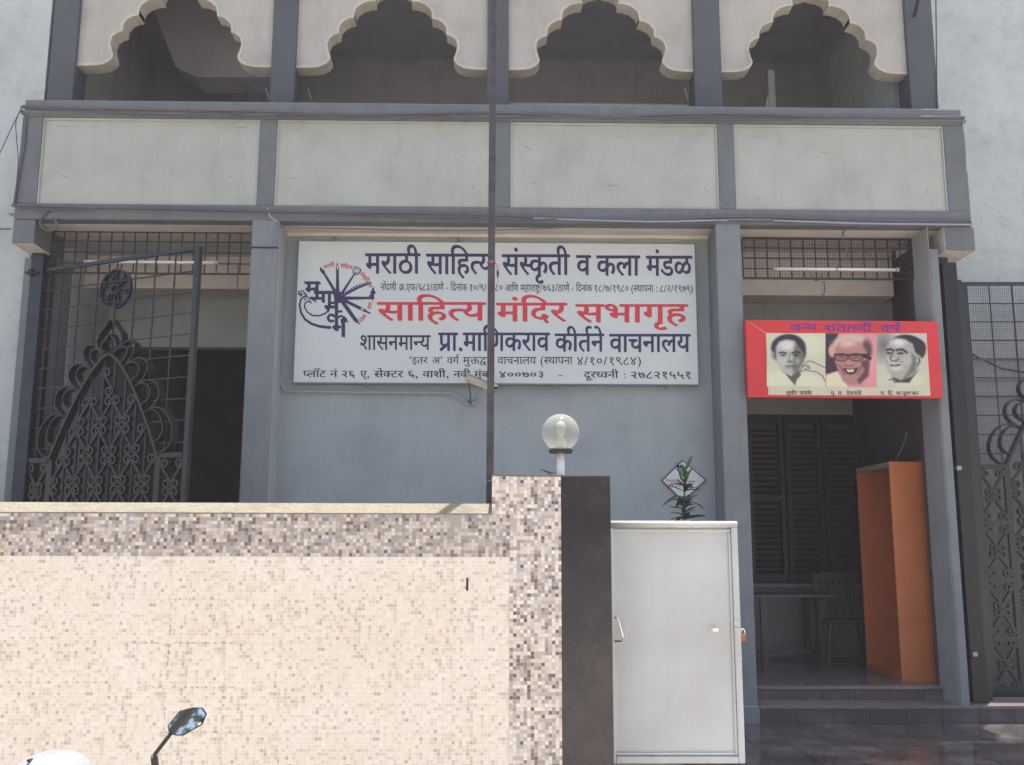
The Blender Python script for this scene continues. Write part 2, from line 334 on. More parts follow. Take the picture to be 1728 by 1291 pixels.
# ------------------------------------------------------------------ traced lettering outlines (delta coded, tenths of a photograph pixel)
TEXT = {
  'heading': (614, 410, [[781,25,-15,5,-9,6,-13,12,-5,7,-7,16,-4,15,0,12,-1,4,0,9,1,5,0,12,4,16,8,27,0,1,-1,1,-718,1,-1,2,0,33,3,5,15,11,34,0,2,0,1,3,0,106,0,2,-3,1,-20,0,-5,2,-6,6,-4,11,0,8,5,18,10,20,6,6,14,14,23,17,7,3,7,-1,8,-3,4,-5,2,-4,4,-15,0,-23,1,-2,76,0,1,2,0,118,3,3,14,11,34,0,1,-2,0,-295,2,-1,127,0,2,4,0,7,2,5,0,28,-5,20,-9,16,-11,11,-3,1,-2,-1,-10,-8,-14,-9,-8,-2,-7,0,-9,2,-4,2,-6,6,-3,7,-2,7,0,11,5,20,9,18,21,33,9,10,10,15,5,5,2,4,4,5,16,20,6,6,2,4,25,26,1,4,18,17,14,10,20,-24,1,-3,0,-3,-41,-42,-2,-4,-18,-20,-2,-3,-4,-5,-2,-3,-5,-5,-15,-20,-6,-11,3,-4,10,-4,10,-7,14,-12,3,-1,11,-13,7,-10,5,-11,3,-8,4,-15,0,-9,2,-4,0,-30,-2,-6,0,-8,-5,-18,3,-1,56,0,1,3,0,280,3,4,14,11,32,0,2,0,1,-2,0,-295,2,-1,143,0,2,0,1,3,0,53,-9,2,-10,0,-15,4,-13,5,-16,9,-7,5,-11,11,-12,16,-3,8,-7,21,-2,9,0,13,-2,5,0,7,2,5,0,15,4,18,5,15,9,16,10,13,7,8,3,2,7,6,13,10,20,11,14,5,10,2,7,0,5,1,22,0,5,-1,7,0,20,-6,15,-7,10,-7,16,-15,7,-10,9,-21,3,-18,0,-16,2,-4,-2,-9,0,-13,-1,-5,-1,-7,-6,-20,-9,-17,-13,-19,-13,-12,-3,-2,-14,-12,-8,-4,-3,-4,0,-68,2,-1,110,0,2,0,1,3,0,280,3,4,14,11,33,0,1,-2,0,-293,1,-2,2,-1,42,0,0,-3,0,-34,-5,-6,-12,-8,-32,-1,-2,-1,-11,-41,-10,-30,-5,-12,-13,-24,-21,-21,-17,-12,-12,-5,-9,-2],
[737,7,-17,3,-13,5,-14,9,-13,13,-12,19,-5,15,-2,10,0,10,-2,5,0,11,2,6,0,8,2,8,5,18,3,6,-1,2,-428,0,-2,1,0,37,3,3,13,10,3,1,68,0,2,0,2,9,0,11,2,6,0,18,-2,5,0,10,-2,5,0,5,-3,11,-5,9,-1,1,-1,0,-20,-14,-9,-4,-10,-1,-7,2,-7,4,-6,10,-2,7,0,18,5,18,7,15,15,25,17,25,40,53,7,7,1,3,15,17,2,3,14,14,12,9,4,0,16,-20,4,-5,0,-2,-17,-18,-1,-3,-10,-10,-2,-3,-8,-9,-2,-3,-12,-13,-15,-20,-5,-9,-3,-3,-12,-18,-1,-5,15,-11,3,-1,26,8,17,4,7,0,5,1,38,0,5,-1,8,0,1,2,1,122,3,3,14,11,31,0,3,-1,0,-295,1,-2,55,0,2,0,0,282,4,5,13,10,2,1,30,0,2,0,1,-2,0,-296,3,0,53,0,2,0,0,282,4,5,14,11,31,0,2,0,1,-2,0,-296,3,0,170,0,1,0,1,2,0,28,-1,3,-70,0,-17,4,-14,7,-7,6,-5,6,-4,5,-3,9,-2,9,0,7,-2,4,2,20,3,14,6,12,9,13,-1,2,-5,5,-10,18,-4,8,-3,15,0,35,7,30,5,12,8,16,10,15,10,13,6,5,1,3,10,10,2,4,22,22,14,10,2,1,17,-20,5,-7,-1,-2,-32,-33,-2,-3,-8,-8,-12,-17,-7,-14,-7,-27,0,-20,3,-15,6,-11,6,-7,11,-9,18,-5,20,-2,5,2,8,0,9,2,3,2,6,13,0,22,-2,6,-4,8,-8,8,-13,8,-5,2,-2,3,11,34,17,13,10,-3,17,-11,13,-12,7,-10,7,-20,2,-10,0,-30,-6,-18,-10,-19,-16,-16,-22,-15,-17,-7,-8,-2,-10,0,-6,-2,-11,0,-5,2,-7,0,-8,2,-9,3,-2,-1,-3,-10,0,-13,4,-11,4,-4,11,-4,103,-1,1,-2,0,-80,1,-2,227,0,2,0,3,7,4,13,1,9,0,15,-3,15,-6,11,-7,7,-5,3,-16,8,-2,-7,-4,-4,-13,-9,-58,0,-5,2,-10,0,-8,1,-12,4,-14,7,-7,5,-9,9,-10,18,-4,8,-3,15,0,33,1,9,6,18,10,23,15,23,17,20,1,3,9,9,1,3,15,14,12,9,3,0,6,-5,8,-11,6,-7,1,-2,-31,-35,-10,-15,-3,-3,-9,-16,-5,-13,-2,-8,0,-7,-1,-5,0,-10,1,-5,1,-7,1,-5,7,-12,8,-6,8,-4,13,-4,11,0,6,-1,41,0,2,0,3,12,6,20,14,26,5,5,2,3,12,13,20,15,13,7,12,3,8,1,5,1,11,0,19,-3,10,-4,13,-6,1,1,0,68,1,3,16,13,30,0,3,-1,0,-295,0,-2,3,0,40,0,2,-1,0,-35,-1,-3,-4,-4,-14,-9,-425,0,-4,-2,-13,-23,-13,-20,-10,-13,-8,-9,-2,-3,-31,-31,-3,-1,-5,-6,-14,-10,-29,-17,-23,-8,-17,-4,-10,0,-5,-1],
[1739,8,-14,4,-16,8,-9,10,-7,10,-7,16,-3,16,0,14,-2,4,2,4,0,16,1,6,0,4,6,22,4,14,0,1,-2,1,-933,0,-1,2,0,36,3,3,13,10,3,1,68,0,2,0,1,9,1,5,0,43,-3,19,-4,10,-3,5,-2,0,-19,-14,-11,-4,-10,0,-11,4,-4,4,-6,11,-2,10,2,7,0,8,4,12,7,16,16,28,20,30,34,45,5,5,8,12,7,6,2,4,8,8,2,3,10,11,14,10,21,-27,0,-3,-31,-34,-1,-3,-7,-7,-13,-18,-5,-5,-24,-34,-6,-10,1,-4,13,-10,4,-1,22,7,26,5,12,0,5,2,15,0,5,-2,13,0,6,-2,3,1,1,2,0,123,3,3,14,11,33,0,1,-2,1,-299,2,0,106,0,3,12,0,15,2,5,0,8,-2,6,0,13,-2,5,0,5,-3,13,-4,8,-2,1,-2,-1,-9,-6,-14,-9,-7,-2,-8,0,-8,2,-6,4,-2,2,-6,13,0,22,3,13,14,27,13,20,4,7,26,38,16,20,18,22,2,3,6,7,2,3,19,21,14,10,19,-22,3,-6,-5,-8,-15,-15,-2,-3,-8,-8,-2,-4,-7,-6,-1,-4,-12,-13,-15,-20,-20,-30,-1,-2,0,-4,16,-11,3,0,20,7,27,5,12,0,5,2,16,0,3,9,7,14,7,10,13,12,23,17,17,7,9,2,21,0,10,-2,9,-3,11,-7,4,-1,1,1,0,60,-2,3,-8,5,-16,16,-9,16,-5,18,0,8,-2,6,3,26,4,12,9,16,16,16,13,10,16,8,16,4,17,0,22,-5,21,-11,4,-3,0,-2,-10,-36,-4,-4,-11,-7,-3,-1,-16,10,-10,4,-6,2,-7,0,-8,1,-10,-2,-3,-1,-5,-14,0,-10,4,-13,4,-8,9,-9,5,-3,7,-4,17,-4,1,-2,0,-10,-2,-6,0,-14,-1,-6,0,-130,11,-15,17,-18,14,-6,10,0,3,2,6,19,0,34,-1,4,-2,14,-7,23,-5,12,-8,13,0,2,7,6,33,26,6,3,1,-1,6,-9,8,-20,5,-17,7,-35,0,-13,2,-5,0,-12,-2,-5,0,-13,-1,-5,0,-5,-6,-17,-9,-16,-19,-19,-11,-8,-11,-6,-15,-3,-10,0,-8,1,-7,2,-12,6,-2,0,0,-79,2,0,280,0,2,0,1,67,-1,2,-69,1,-4,1,-9,0,-8,2,-12,4,-11,5,-11,8,-11,13,-9,17,-5,22,0,28,1,6,0,4,7,24,12,24,17,25,5,5,8,12,7,6,2,4,8,8,2,3,6,6,14,10,3,-2,2,-4,12,-13,4,-7,1,-2,-22,-24,-2,-4,-5,-5,-10,-13,-6,-10,-9,-17,-4,-12,-2,-8,0,-10,-1,-4,1,-5,0,-10,5,-12,3,-5,7,-8,6,-4,12,-3,8,-2,15,0,5,-2,35,0,2,1,1,165,3,3,14,11,33,0,1,-2,0,-297,1,-2,2,0,53,0,2,0,1,2,0,284,3,4,14,11,33,0,1,-2,0,-297,1,-2,2,0,40,-1,1,-2,0,-33,-1,-3,-4,-4,-13,-9,-30,0,-2,-1,-11,-43,-13,-38,-9,-18,-6,-10,-15,-16,-13,-10,-14,-9,-20,-5],
[-2521,38,3,-1,16,0,4,2,4,6,8,14,6,19,12,44,2,9,-1,2,-68,0,-3,-1,-6,-16,-2,-10,0,-12,-2,-5,0,-5,2,-5,0,-10,4,-11,4,-8,9,-9],
[1755,-4,-4,2,-6,6,-3,6,-4,13,0,7,2,10,4,7,12,13,14,10,7,2,8,-2,5,-2,5,-6,6,-14,0,-15,-3,-12,-4,-5,-8,-8,-11,-8,-10,-4],
[-984,7,4,-1,6,2,6,0,5,2,7,0,8,2,28,12,13,10,27,31,20,30,3,7,-1,1,-176,0,-6,-14,-2,-10,0,-22,4,-15,5,-11,5,-5,3,-4,6,-5,11,-5,14,-4],
[1765,7,5,0,10,2,6,8,4,7,8,22,5,17,9,36,0,5,-1,1,-67,0,-2,-1,-1,-3,-6,-20,0,-7,-1,-5,0,-20,3,-18,6,-11,7,-7,8,-4],
[1615,11,-8,4,-4,4,-4,8,-2,7,0,16,2,7,4,7,8,8,13,10,9,4,7,0,4,-2,6,-6,3,-5,2,-6,1,-7,1,-5,-3,-17,-4,-5,-11,-11,-7,-5,-5,-3,-5,-3],
[-1367,100,-1,3,0,33,3,3,15,11,143,0,2,1,0,46,-1,2,-5,-3,-9,-7,-6,-2,-4,0,-6,-2,-10,0,-4,-2,-19,0,-5,2,-6,0,-19,5,-16,9,-6,7,-5,2,-11,17,-7,18,-4,18,0,33,5,22,9,17,5,7,16,16,18,13,15,7,14,4,29,0,18,-5,13,-6,1,2,0,56,1,3,17,13,31,0,1,-2,0,-288,1,-2,2,-1,40,0,1,-3,0,-31,-1,-3,-11,-9,-7,-4],
[103,5,-1,2,0,36,3,3,15,10,138,1,2,0,0,46,0,1,-17,-11,-13,-1,-6,-2,-11,0,-5,-2,-7,2,-10,0,-10,2,-17,7,-10,7,-13,12,-5,7,-7,14,-5,18,-2,9,0,33,5,24,13,22,10,12,4,2,5,5,13,10,12,7,19,6,25,0,13,-4,19,-10,0,1,1,62,3,3,13,10,3,1,28,0,2,-1,0,-135,4,-7,10,-14,10,-9,16,-9,10,-1,6,3,6,17,0,33,-2,6,0,4,-8,30,-4,9,-9,17,1,2,4,4,20,15,8,5,3,4,5,3,6,2,14,-29,5,-15,7,-33,0,-12,2,-5,0,-21,-2,-6,0,-8,-2,-8,-5,-17,-4,-7,-10,-14,-7,-7,-19,-13,-11,-6,-8,-2,-5,0,-5,-2,-8,2,-7,0,-7,2,-11,6,-2,1,-1,-1,0,-74,1,-2,329,0,2,0,0,50,-1,3,-15,0,-15,4,-14,7,-19,16,-29,-20,-15,-5,-8,-2,-23,0,-9,2,-8,3,-12,8,-11,10,-5,7,-9,19,-2,8,0,7,-2,5,0,22,2,5,0,7,7,23,12,24,18,27,17,18,2,3,10,10,1,4,23,24,14,10,5,-4,2,-4,15,-16,1,-3,-1,-2,-17,-17,-2,-3,-14,-15,-2,-4,-15,-16,-13,-20,-8,-15,-5,-20,0,-21,4,-13,5,-10,6,-6,14,-5,12,0,17,5,2,2,0,4,-8,23,-4,15,1,2,16,13,31,12,2,-1,9,-31,10,-21,4,-5,12,-13,11,-4,1,1,0,172,3,3,15,11,33,0,1,-3,0,-288,0,-2,2,0,55,0,1,2,0,275,3,5,15,11,31,0,2,-1,1,-290,0,-2,2,0,38,0,3,-1,0,-37,-5,-5,-12,-9],
[113,5,-1,3,0,33,1,2,17,13,30,1,1,0,1,2,0,105,-2,1,-12,0,-13,4,-5,8,-3,9,0,6,2,10,9,21,10,15,14,14,13,10,9,6,10,0,6,-2,4,-4,4,-8,2,-10,0,-25,1,-2,69,0,0,2,0,115,4,5,14,11,28,0,2,0,1,-2,0,-289,0,-1,2,-1,172,0,2,1,0,28,-1,2,-41,0,-5,2,-10,0,-8,2,-16,7,-13,13,-5,10,-4,14,0,26,4,17,3,9,11,17,4,5,2,3,19,19,14,10,5,1,12,-6,20,-5,18,0,7,2,4,10,0,20,-2,8,-3,8,-10,9,-12,6,-7,0,-5,2,-16,0,-10,-2,-16,-5,-12,-8,-18,-19,-13,-20,-7,-7,-13,-8,-1,0,-12,12,-2,3,-8,9,10,16,5,5,1,4,7,6,2,4,21,21,33,24,17,9,17,6,9,1,11,0,5,2,7,-2,10,0,10,-2,10,-3,12,-7,13,-13,10,-19,6,-20,0,-32,-6,-20,-7,-12,-5,-5,-2,-3,-19,-16,-10,-7,-11,-5,-14,-4,-20,0,-24,6,-2,-1,-4,-11,1,-18,3,-8,5,-4,4,-2,8,-2,80,0,2,-1,1,-80,0,-1,2,-1,218,0,3,1,0,43,-1,2,-12,4,-12,7,-9,9,-10,17,-3,0,-15,-14,-18,-14,-11,-5,-13,-4,-20,0,-13,4,-8,4,-7,5,-11,11,-8,13,-9,22,-3,19,0,43,1,5,0,5,6,20,5,12,5,9,5,7,9,9,20,15,15,7,8,2,18,0,8,-2,16,-7,14,-14,7,-12,3,-1,30,23,16,9,13,4,20,0,13,-4,13,-7,12,-12,7,-10,7,-16,7,-30,0,-40,-2,-5,0,-5,-2,-10,-5,-15,-7,-14,-3,-5,-27,-26,-1,-57,1,-1,2,-1,68,-1,1,-2,0,-35,-5,-5,-12,-9],
[-5401,11,2,-1,73,0,3,1,0,108,-1,2,-75,1,-2,-1],
[1059,-104,2,0,73,0,2,0,0,99,-1,2,-24,7,-7,0,-5,2,-37,0,-6,-3,3,-10,6,-25,0,-43],
[846,-29,1,0,63,0,2,0,1,2,0,134,-6,7,-14,14,-7,5,-16,9,-16,4,-10,0,-16,-5,-6,-7,-9,-17,-2,-10,0,-2,5,-4,10,-4,16,-16,7,-13,5,-15,1,-6,1,-6,0,-30,-3,-18],
[419,-12,2,0,73,0,2,0,1,100,-1,3,-15,5,-15,2,-5,1,-42,0,-2,-1,-1,-3,7,-25,0,-8,2,-5,0,-35,-2,-5,0,-7,-5,-20],
[287,-2,2,0,184,0,1,2,0,45,-1,1,-2,0,-11,-8,-5,-2,-16,-2,-4,-1,-29,0,-15,3,-12,6,-10,6,-13,13,-12,19,-8,27,-7,2,-43,0,-1,-4,5,-17,2,-8,0,-6,2,-6,0,-38],
[2102,-6,2,-1,65,0,2,1,0,104,0,3,-67,0,-2,-1],
[-1971,-43,3,-1,25,0,16,3,4,2,1,3,0,48,-5,7,-20,21,-10,7,-16,6,-17,0,-7,-3,-4,-4,-4,-8,-4,-14,0,-26,2,-10,7,-14,11,-10,8,-4],
[-2160,0,14,-1,11,6,11,14,7,15,6,18,0,15,0,17,-2,10,-4,8,-5,9,-13,13,-12,7,-10,3,-9,2,-11,0,-5,2,-5,-2,-10,0,-19,-5,-4,-3,-6,-5,-4,-9,-6,-19,0,-7,-2,-4,0,-17,5,-23,9,-16,13,-13,5,-3,10,-6,10,-3,10,-2,14,0],
[2986,6,9,-1,5,2,8,0,5,1,5,0,9,3,0,50,-2,4,-21,21,-18,10,-14,4,-16,0,-8,-2,-6,-5,-4,-7,-4,-15,0,-18,4,-16,5,-10,5,-7,8,-6,17,-7],
[341,6,2,-1,24,0,18,3,4,2,0,49,-4,7,-17,18,-12,8,-14,6,-9,2,-10,0,-11,-4,-6,-10,-3,-12,0,-12,-2,-5,2,-5,0,-8,2,-8,5,-11,5,-7,8,-6,7,-4],
[1308,14,5,-1,9,2,9,4,11,13,2,4,1,3,-11,33,-14,31,-3,5,-11,11,-7,4,-10,2,-7,-2,-3,-3,-6,-18,-2,-8,0,-33,2,-5,0,-5,3,-12,6,-9,11,-11],
[136,-5,6,-1,8,3,4,6,4,14,2,8,0,34,-4,16,-3,8,-4,6,-9,10,-13,5,-10,2,-10,-2,-7,-4,-14,-16,-1,-2,2,-7,15,-42,10,-20,9,-11,9,-6],
[-3194,90,-4,6,-4,15,0,20,2,10,6,12,0,31,-3,19,-3,6,0,5,3,5,14,10,5,-4,7,-14,4,-12,3,-16,0,-12,2,-5,0,-25,-2,-5,0,-10,-1,-9,-5,-10,-7,-8,-12,-8]]),
  'registration_line': (640, 472, [[74,20,-7,3,2,13,2,0,5,-2,3,0,7,5,4,10,4,18,-1,1,-71,1,-2,2,1,10,42,1,0,31,-32,1,-4,2,-3,8,3,10,2,6,6,6,2,0,5,0,2,-2,2,-6,1,-10,16,0,1,52,10,0,2,-2,0,-95,2,-2,14,0,2,2,0,95,2,2,8,0,2,-2,1,-96,40,0,0,16,-6,1,-9,3,-6,6,-3,4,-4,12,0,15,4,15,8,9,8,4,12,1,2,1,7,20,2,1,3,-1,5,-5,0,-3,-6,-14,0,-3,5,-8,0,-8,-2,-6,-3,-3,-2,-1,-10,0,-3,5,-1,11,-2,1,-5,-2,-5,-3,-3,-4,-3,-10,0,-5,3,-10,6,-7,9,-3,10,0,1,-29,23,0,0,49,2,6,1,5,4,7,9,5,11,-1,5,-1,4,-4,4,-9,2,-7,0,-50,12,0,0,96,2,2,9,0,2,-2,0,-95,2,-2,15,1,0,96,2,2,10,-1,1,-96,2,-2,9,0,0,-10,-2,-2,-10,-1,-8,-31,-8,-13,-8,-4,-6,0,-8,3,-4,5,-5,11,0,18,3,9,-1,2,-126,1,-2,-1,-1,-2,-2,-10,-5,-19,-6,-12,-9,-5],
[961,2,-6,2,-1,3,3,10,2,1,5,-3,3,0,7,5,2,6,4,15,2,6,-1,4,-165,1,0,11,33,1,1,2,0,21,-11,3,-5,3,-8,9,-4,12,0,22,3,10,2,5,5,6,13,6,14,1,13,-6,3,-3,4,-7,3,-9,0,-5,1,-3,-1,-14,-7,-17,-12,-11,1,-25,32,0,1,98,2,2,7,0,2,-2,0,-98,17,0,1,43,2,16,4,8,6,5,6,2,8,0,6,-2,7,-7,3,-10,1,-6,1,-49,11,0,2,2,0,96,2,2,9,-1,0,-97,2,-2,10,-1,1,-10,-2,-2,-9,0,-2,-1,-5,-22,-4,-11,-5,-9,-3,-4,-7,-2],
[-948,2,-2,4,-2,5,2,6,2,4,8,0,3,-4,1,-5,-1,-6,-3,-4],
[1119,0,-10,4,-7,8,-4,15,0,8,3,14,-9,1,0,2,0,10,9,0,2,2,1,98,8,0,2,-2,0,-96,2,-2,42,1,0,16,-13,2,-7,4,-4,6,-5,11,-1,6,0,10,2,9,5,11,7,7,5,3,7,2,10,0,4,14,4,8,3,0,4,-3,3,-4,-7,-17,4,-8,1,-6,0,-4,-4,-9,-5,-3,-7,1,-4,6,-1,10,-5,1,-8,-4,-4,-7,-2,-5,1,-13,6,-10,10,-5,13,0,0,-28,2,-2,58,1,0,31,-35,1,-5,4,-1,10,6,13,4,5,5,1,4,-1,2,-3,2,-15,18,0,0,51,2,2,9,0,2,-2,0,-97,17,0,0,97,2,2,9,0,2,-2,0,-97,52,0,0,53,-7,8,-4,3,-7,0,-5,-3,-3,-7,0,-14,3,-7,4,-3,5,-2,6,1,5,0,3,-8,-1,-4,-3,-1,-17,0,-6,3,-6,5,-4,10,-1,6,0,14,3,10,2,5,5,5,4,2,6,2,10,-2,8,-5,1,28,11,0,1,-47,3,-7,5,-4,4,-1,4,2,3,8,0,12,-3,13,-4,9,4,5,5,2,2,0,4,-10,3,-12,1,-15,-1,-10,-3,-8,-3,-4,-7,-5,-9,0,-7,4,-1,-30,2,-2,35,0,0,-12,-195,0,-3,-2,-10,-20,-5,-7,-10,-12,-8,-5,-7,-3,-6,-1],
[-995,10,5,0,5,5,5,15,3,14,-18,1,-2,-1,-4,-14,0,-8,2,-7],
[1134,-4,-5,4,-2,4,0,5,2,5,2,3,6,0,1,0,4,-4,0,-10,-2,-5],
[1780,-2,-11,3,2,13,3,0,8,-2,4,2,3,3,5,13,4,18,-173,1,0,12,34,1,2,2,-1,20,-11,3,-7,4,-8,11,-3,9,-1,11,1,4,0,9,6,13,8,8,10,5,15,0,5,-2,9,-5,6,-9,3,-8,1,-12,-2,-16,-5,-11,-4,-5,-9,-7,0,-24,34,0,0,97,2,2,9,0,2,-2,0,-97,18,0,1,48,3,11,2,6,5,4,7,3,11,0,7,-3,4,-4,5,-11,1,-7,0,-47,12,0,1,2,0,95,2,2,11,-1,0,-96,2,-2,10,-1,1,-11,-2,-2,-12,-1,-6,-25,-5,-13,-5,-7,-6,-2],
[-908,0,-7,1,-7,4,-6,9,-3,8,0,17,2,9,-63,1,0,11,7,1,1,1,0,30,-1,2,-3,1,-7,1,-6,-1,-2,-1,-1,-3,5,-9,2,-6,0,-11,-4,-12,-5,-4,-5,-2,-12,0,-10,5,0,5,2,7,3,0,8,-4,5,-1,4,2,3,6,0,8,-3,7,-10,4,-1,1,0,10,8,1,5,9,2,5,0,12,-5,6,-6,0,-8,-9,-4,-10,-6,-19,-4,0,-7,3,8,25,6,13,9,8,8,3,5,0,7,-3,5,-6,2,-3,1,-6,0,-12,-1,-4,12,-2,1,48,1,2,9,-1,1,-95,2,-1,13,0,2,1,0,94,2,2,9,0,1,-96,1,-1,14,0,2,1,0,94,2,2,9,0,1,-97,15,0,0,45,5,17,4,6,6,2,11,1,9,-5,4,-8,1,-7,1,-51,10,0,2,1,0,94,2,2,9,-1,0,-95,2,-1,9,-1,0,-11,-32,-2,-9,-19,-8,-11,-9,-10,-13,-6],
[-1044,0,6,-1,6,1,11,5,13,15,9,15,-51,0,-4,-11,0,-10,4,-8],
[2118,-6,-5,1,-7,4,-4,6,-4,12,0,17,2,9,-8,1,0,1,0,10,9,1,1,2,0,98,10,0,2,-2,0,-96,2,-2,40,1,0,16,-11,2,-6,3,-7,7,-4,10,-2,17,3,12,7,11,10,7,5,2,11,0,8,22,4,-1,6,-5,-7,-18,5,-10,0,-9,-2,-6,-6,-4,-7,0,-5,5,0,11,-2,2,-6,-2,-5,-2,-2,-2,-4,-11,0,-11,4,-11,8,-4,6,-2,10,-1,1,-27,2,-2,57,1,0,31,-32,1,-5,1,-2,2,-2,7,2,8,5,10,3,3,5,2,4,0,4,-5,1,-14,17,0,1,51,2,2,8,0,2,-2,1,-97,16,0,1,97,2,2,8,0,2,-2,1,-97,50,-1,1,52,-2,4,-8,8,-5,2,-6,-3,-4,-6,-2,-13,3,-9,5,-4,4,-2,11,2,2,0,1,-2,-1,-11,-5,-2,-14,1,-6,2,-5,6,-6,12,0,20,3,9,6,8,9,5,9,-1,10,-5,1,26,11,1,1,-47,6,-9,6,-4,4,2,3,9,0,13,-6,22,5,5,4,1,1,0,4,-9,3,-12,1,-18,-1,-9,-3,-7,-3,-5,-7,-4,-8,0,-8,4,-1,-30,2,-2,35,0,0,-12,-194,0,-1,-1,-8,-16,-8,-13,-12,-12,-10,-6,-7,-2],
[-1095,13,9,-1,5,2,6,4,9,8,6,8,5,12,-46,1,-4,-11,0,-10,4,-8],
[1231,-6,-4,6,0,8,4,6,7,0,4,-6,-1,-8,-3,-5],
[-148,1,10,-1,12,6,11,13,9,17,-49,0,-4,-13,0,-6,4,-12],
[-2696,3,-3,10,-18,99,-3,16,2,2,9,0,22,-122,0,-5],
[232,0,-1,2,-2,7,-21,115,0,3,2,0,9,0,21,-117,1,-10],
[788,8,-25,122,2,2,9,0,1,-4,23,-116,0,-4],
[105,0,-25,121,1,3,1,0,9,0,24,-122,0,-2],
[-1122,3,-4,2,-7,6,-4,11,0,9,1,6,8,13,-4,6,-2,6,0,12,3,10,4,7,3,3,9,4,11,1,10,27,1,3,1,0,9,-5,-9,-27,0,-3,4,-5,2,-7,-2,-7,-4,-6,-6,-2,-5,1,-2,3,-2,4,-1,10,-7,-1,-4,-5,-2,-4,0,-13,4,-6,5,-3,9,-1,2,-3,0,-7,-2,-1,-11,0,-4,0,-5,-4,-2,-6,0,-6,2,-6,6,-4,15,1,2,-10,0,-1,-4,-2],
[66,0,-31,58,-6,18,0,15,2,6,4,8,4,4,10,5,12,0,9,-3,13,-9,-4,-13,-5,0,-5,5,-10,6,-8,0,-4,-2,-3,-3,-2,-6,0,-12,1,-6,6,-12,26,-48,0,-3,-3,-4,-3,-3],
[40,-1,-11,6,2,12,2,0,12,-5,5,-1,6,4,2,6,0,6,-3,7,-3,2,-11,4,0,11,6,0,4,0,4,1,5,6,1,9,-1,6,-3,7,-5,1,-4,-4,-7,-3,-3,0,-4,2,-2,2,-2,5,0,4,2,6,3,3,6,2,5,-1,2,1,14,27,1,0,2,0,7,-8,-6,-13,-6,-9,0,-2,8,-8,3,-5,3,-12,-3,-15,-4,-6,-3,-4,5,-12,0,-16,-4,-10,-4,-3,-6,-3],
[-493,2,0,11,43,1,2,2,0,50,-4,5,-5,6,-7,3,-4,-2,-5,-4,-2,-6,0,-14,3,-6,5,-4,10,0,5,1,3,-8,-1,-5,-7,-2,-12,0,-8,4,-3,4,-4,6,-3,10,0,15,3,11,2,4,8,7,0,1,-13,12,5,12,4,0,29,-29,1,26,12,0,0,-46,6,-9,5,-3,5,1,3,8,0,15,-6,20,6,7,5,0,4,-13,3,-16,0,-11,-1,-9,-3,-7,-8,-7,-8,-2,-10,4,-1,-29,2,-2,36,-1,0,-11],
[28,0,-1,11,9,1,1,2,0,55,3,10,4,7,10,10,13,10,6,7,1,4,0,10,-2,10,5,7,6,0,4,-14,0,-16,-2,-5,-4,-7,-9,-10,-11,-8,-7,-7,-3,-5,-3,-13,1,-47,25,0,0,33,-3,14,-7,5,0,1,0,7,2,4,4,1,6,-2,5,-6,3,-7,2,-6,0,-44,14,0,2,2,0,38,1,4,0,8,6,14,4,4,7,4,8,0,10,-5,1,30,11,0,1,-46,3,-6,6,-5,5,-1,5,8,0,18,-6,18,3,4,4,3,2,0,2,-1,4,-11,3,-13,0,-19,-2,-6,-4,-8,-6,-5,-9,-2,-10,4,0,-29,2,-2,36,-1,0,-11],
[2126,1,-2,4,-15,81,-7,35,-1,6,1,1,8,0,3,-2,23,-124,0,-1,-1,-1],
[242,1,-2,4,-21,110,-1,11,1,2,7,0,3,-2,20,-105,4,-20],
[-1462,4,-7,2,-3,3,-3,6,-1,5,0,9,1,6,3,6,6,5,4,1,3,-2,2,-7,-5,-5,-1,-3,-1,-7,2,-5,4,-2,4,2,4,3,0,12,-2,5,-5,9,-19,20,-1,4,26,32,2,10,-3,10,6,7,3,1,1,-1,3,-5,3,-10,0,-9,-2,-6,-4,-8,-12,-14,-5,-6,-1,-2,9,-9,7,-9,6,-14,2,-12,-3,-11,-5,-8,-10,-4],
[172,1,-5,1,-4,3,-6,8,-3,9,0,15,2,6,7,15,35,41,2,6,0,7,-2,5,0,4,6,6,3,0,3,-4,3,-8,0,-14,-2,-5,-4,-8,-25,-28,1,-2,8,-4,5,-9,2,-5,-1,-20,-5,-12,-4,-5,-8,-3],
[111,1,-7,2,-3,3,-3,6,-1,5,0,10,1,5,3,6,6,5,3,1,2,-1,4,-8,-5,-5,-2,-4,0,-5,1,-5,5,-3,4,2,3,5,1,10,-5,10,-8,12,-13,12,-1,4,24,28,4,11,-3,13,6,7,3,1,1,-1,1,-2,5,-13,0,-7,-2,-8,-4,-8,-15,-16,-3,-6,13,-14,8,-15,1,-6,0,-15,-3,-8,-5,-6,-9,-3],
[58,1,-9,4,-6,8,-3,9,0,16,3,8,6,12,35,41,2,4,0,9,-2,5,0,3,1,3,5,4,3,0,4,-6,2,-5,1,-9,-2,-9,-5,-10,-24,-28,0,-2,3,-1,6,-4,4,-8,1,-5,0,-20,-3,-8,-7,-9,-8,-3],
[83,1,-31,53,-4,9,-4,15,0,9,1,6,4,11,6,6,10,4,12,0,6,-2,15,-9,2,-2,-3,-9,-1,-2,-2,-1,-4,2,-4,4,-12,5,-7,0,-5,-2,-3,-3,-2,-4,-1,-8,3,-12,9,-18,24,-41,-2,-6,-5,-5],
[1794,0,-2,2,-23,119,-1,5,1,1,10,-1,26,-125,-2,-2],
[110,1,-26,125,2,2,9,-1,1,-2,24,-119,1,-5,-1,-1],
[356,4,-13,24,-5,15,-5,25,-1,25,1,4,0,9,3,15,7,25,7,14,6,10,8,0,1,-2,-10,-25,-6,-23,0,-8,-1,-4,0,-42,1,-4,0,-6,6,-25,10,-25,-1,-2],
[-4092,2,17,-1,1,2,0,41,-1,9,-3,6,-5,2,-5,-2,-3,-6,-1,-7],
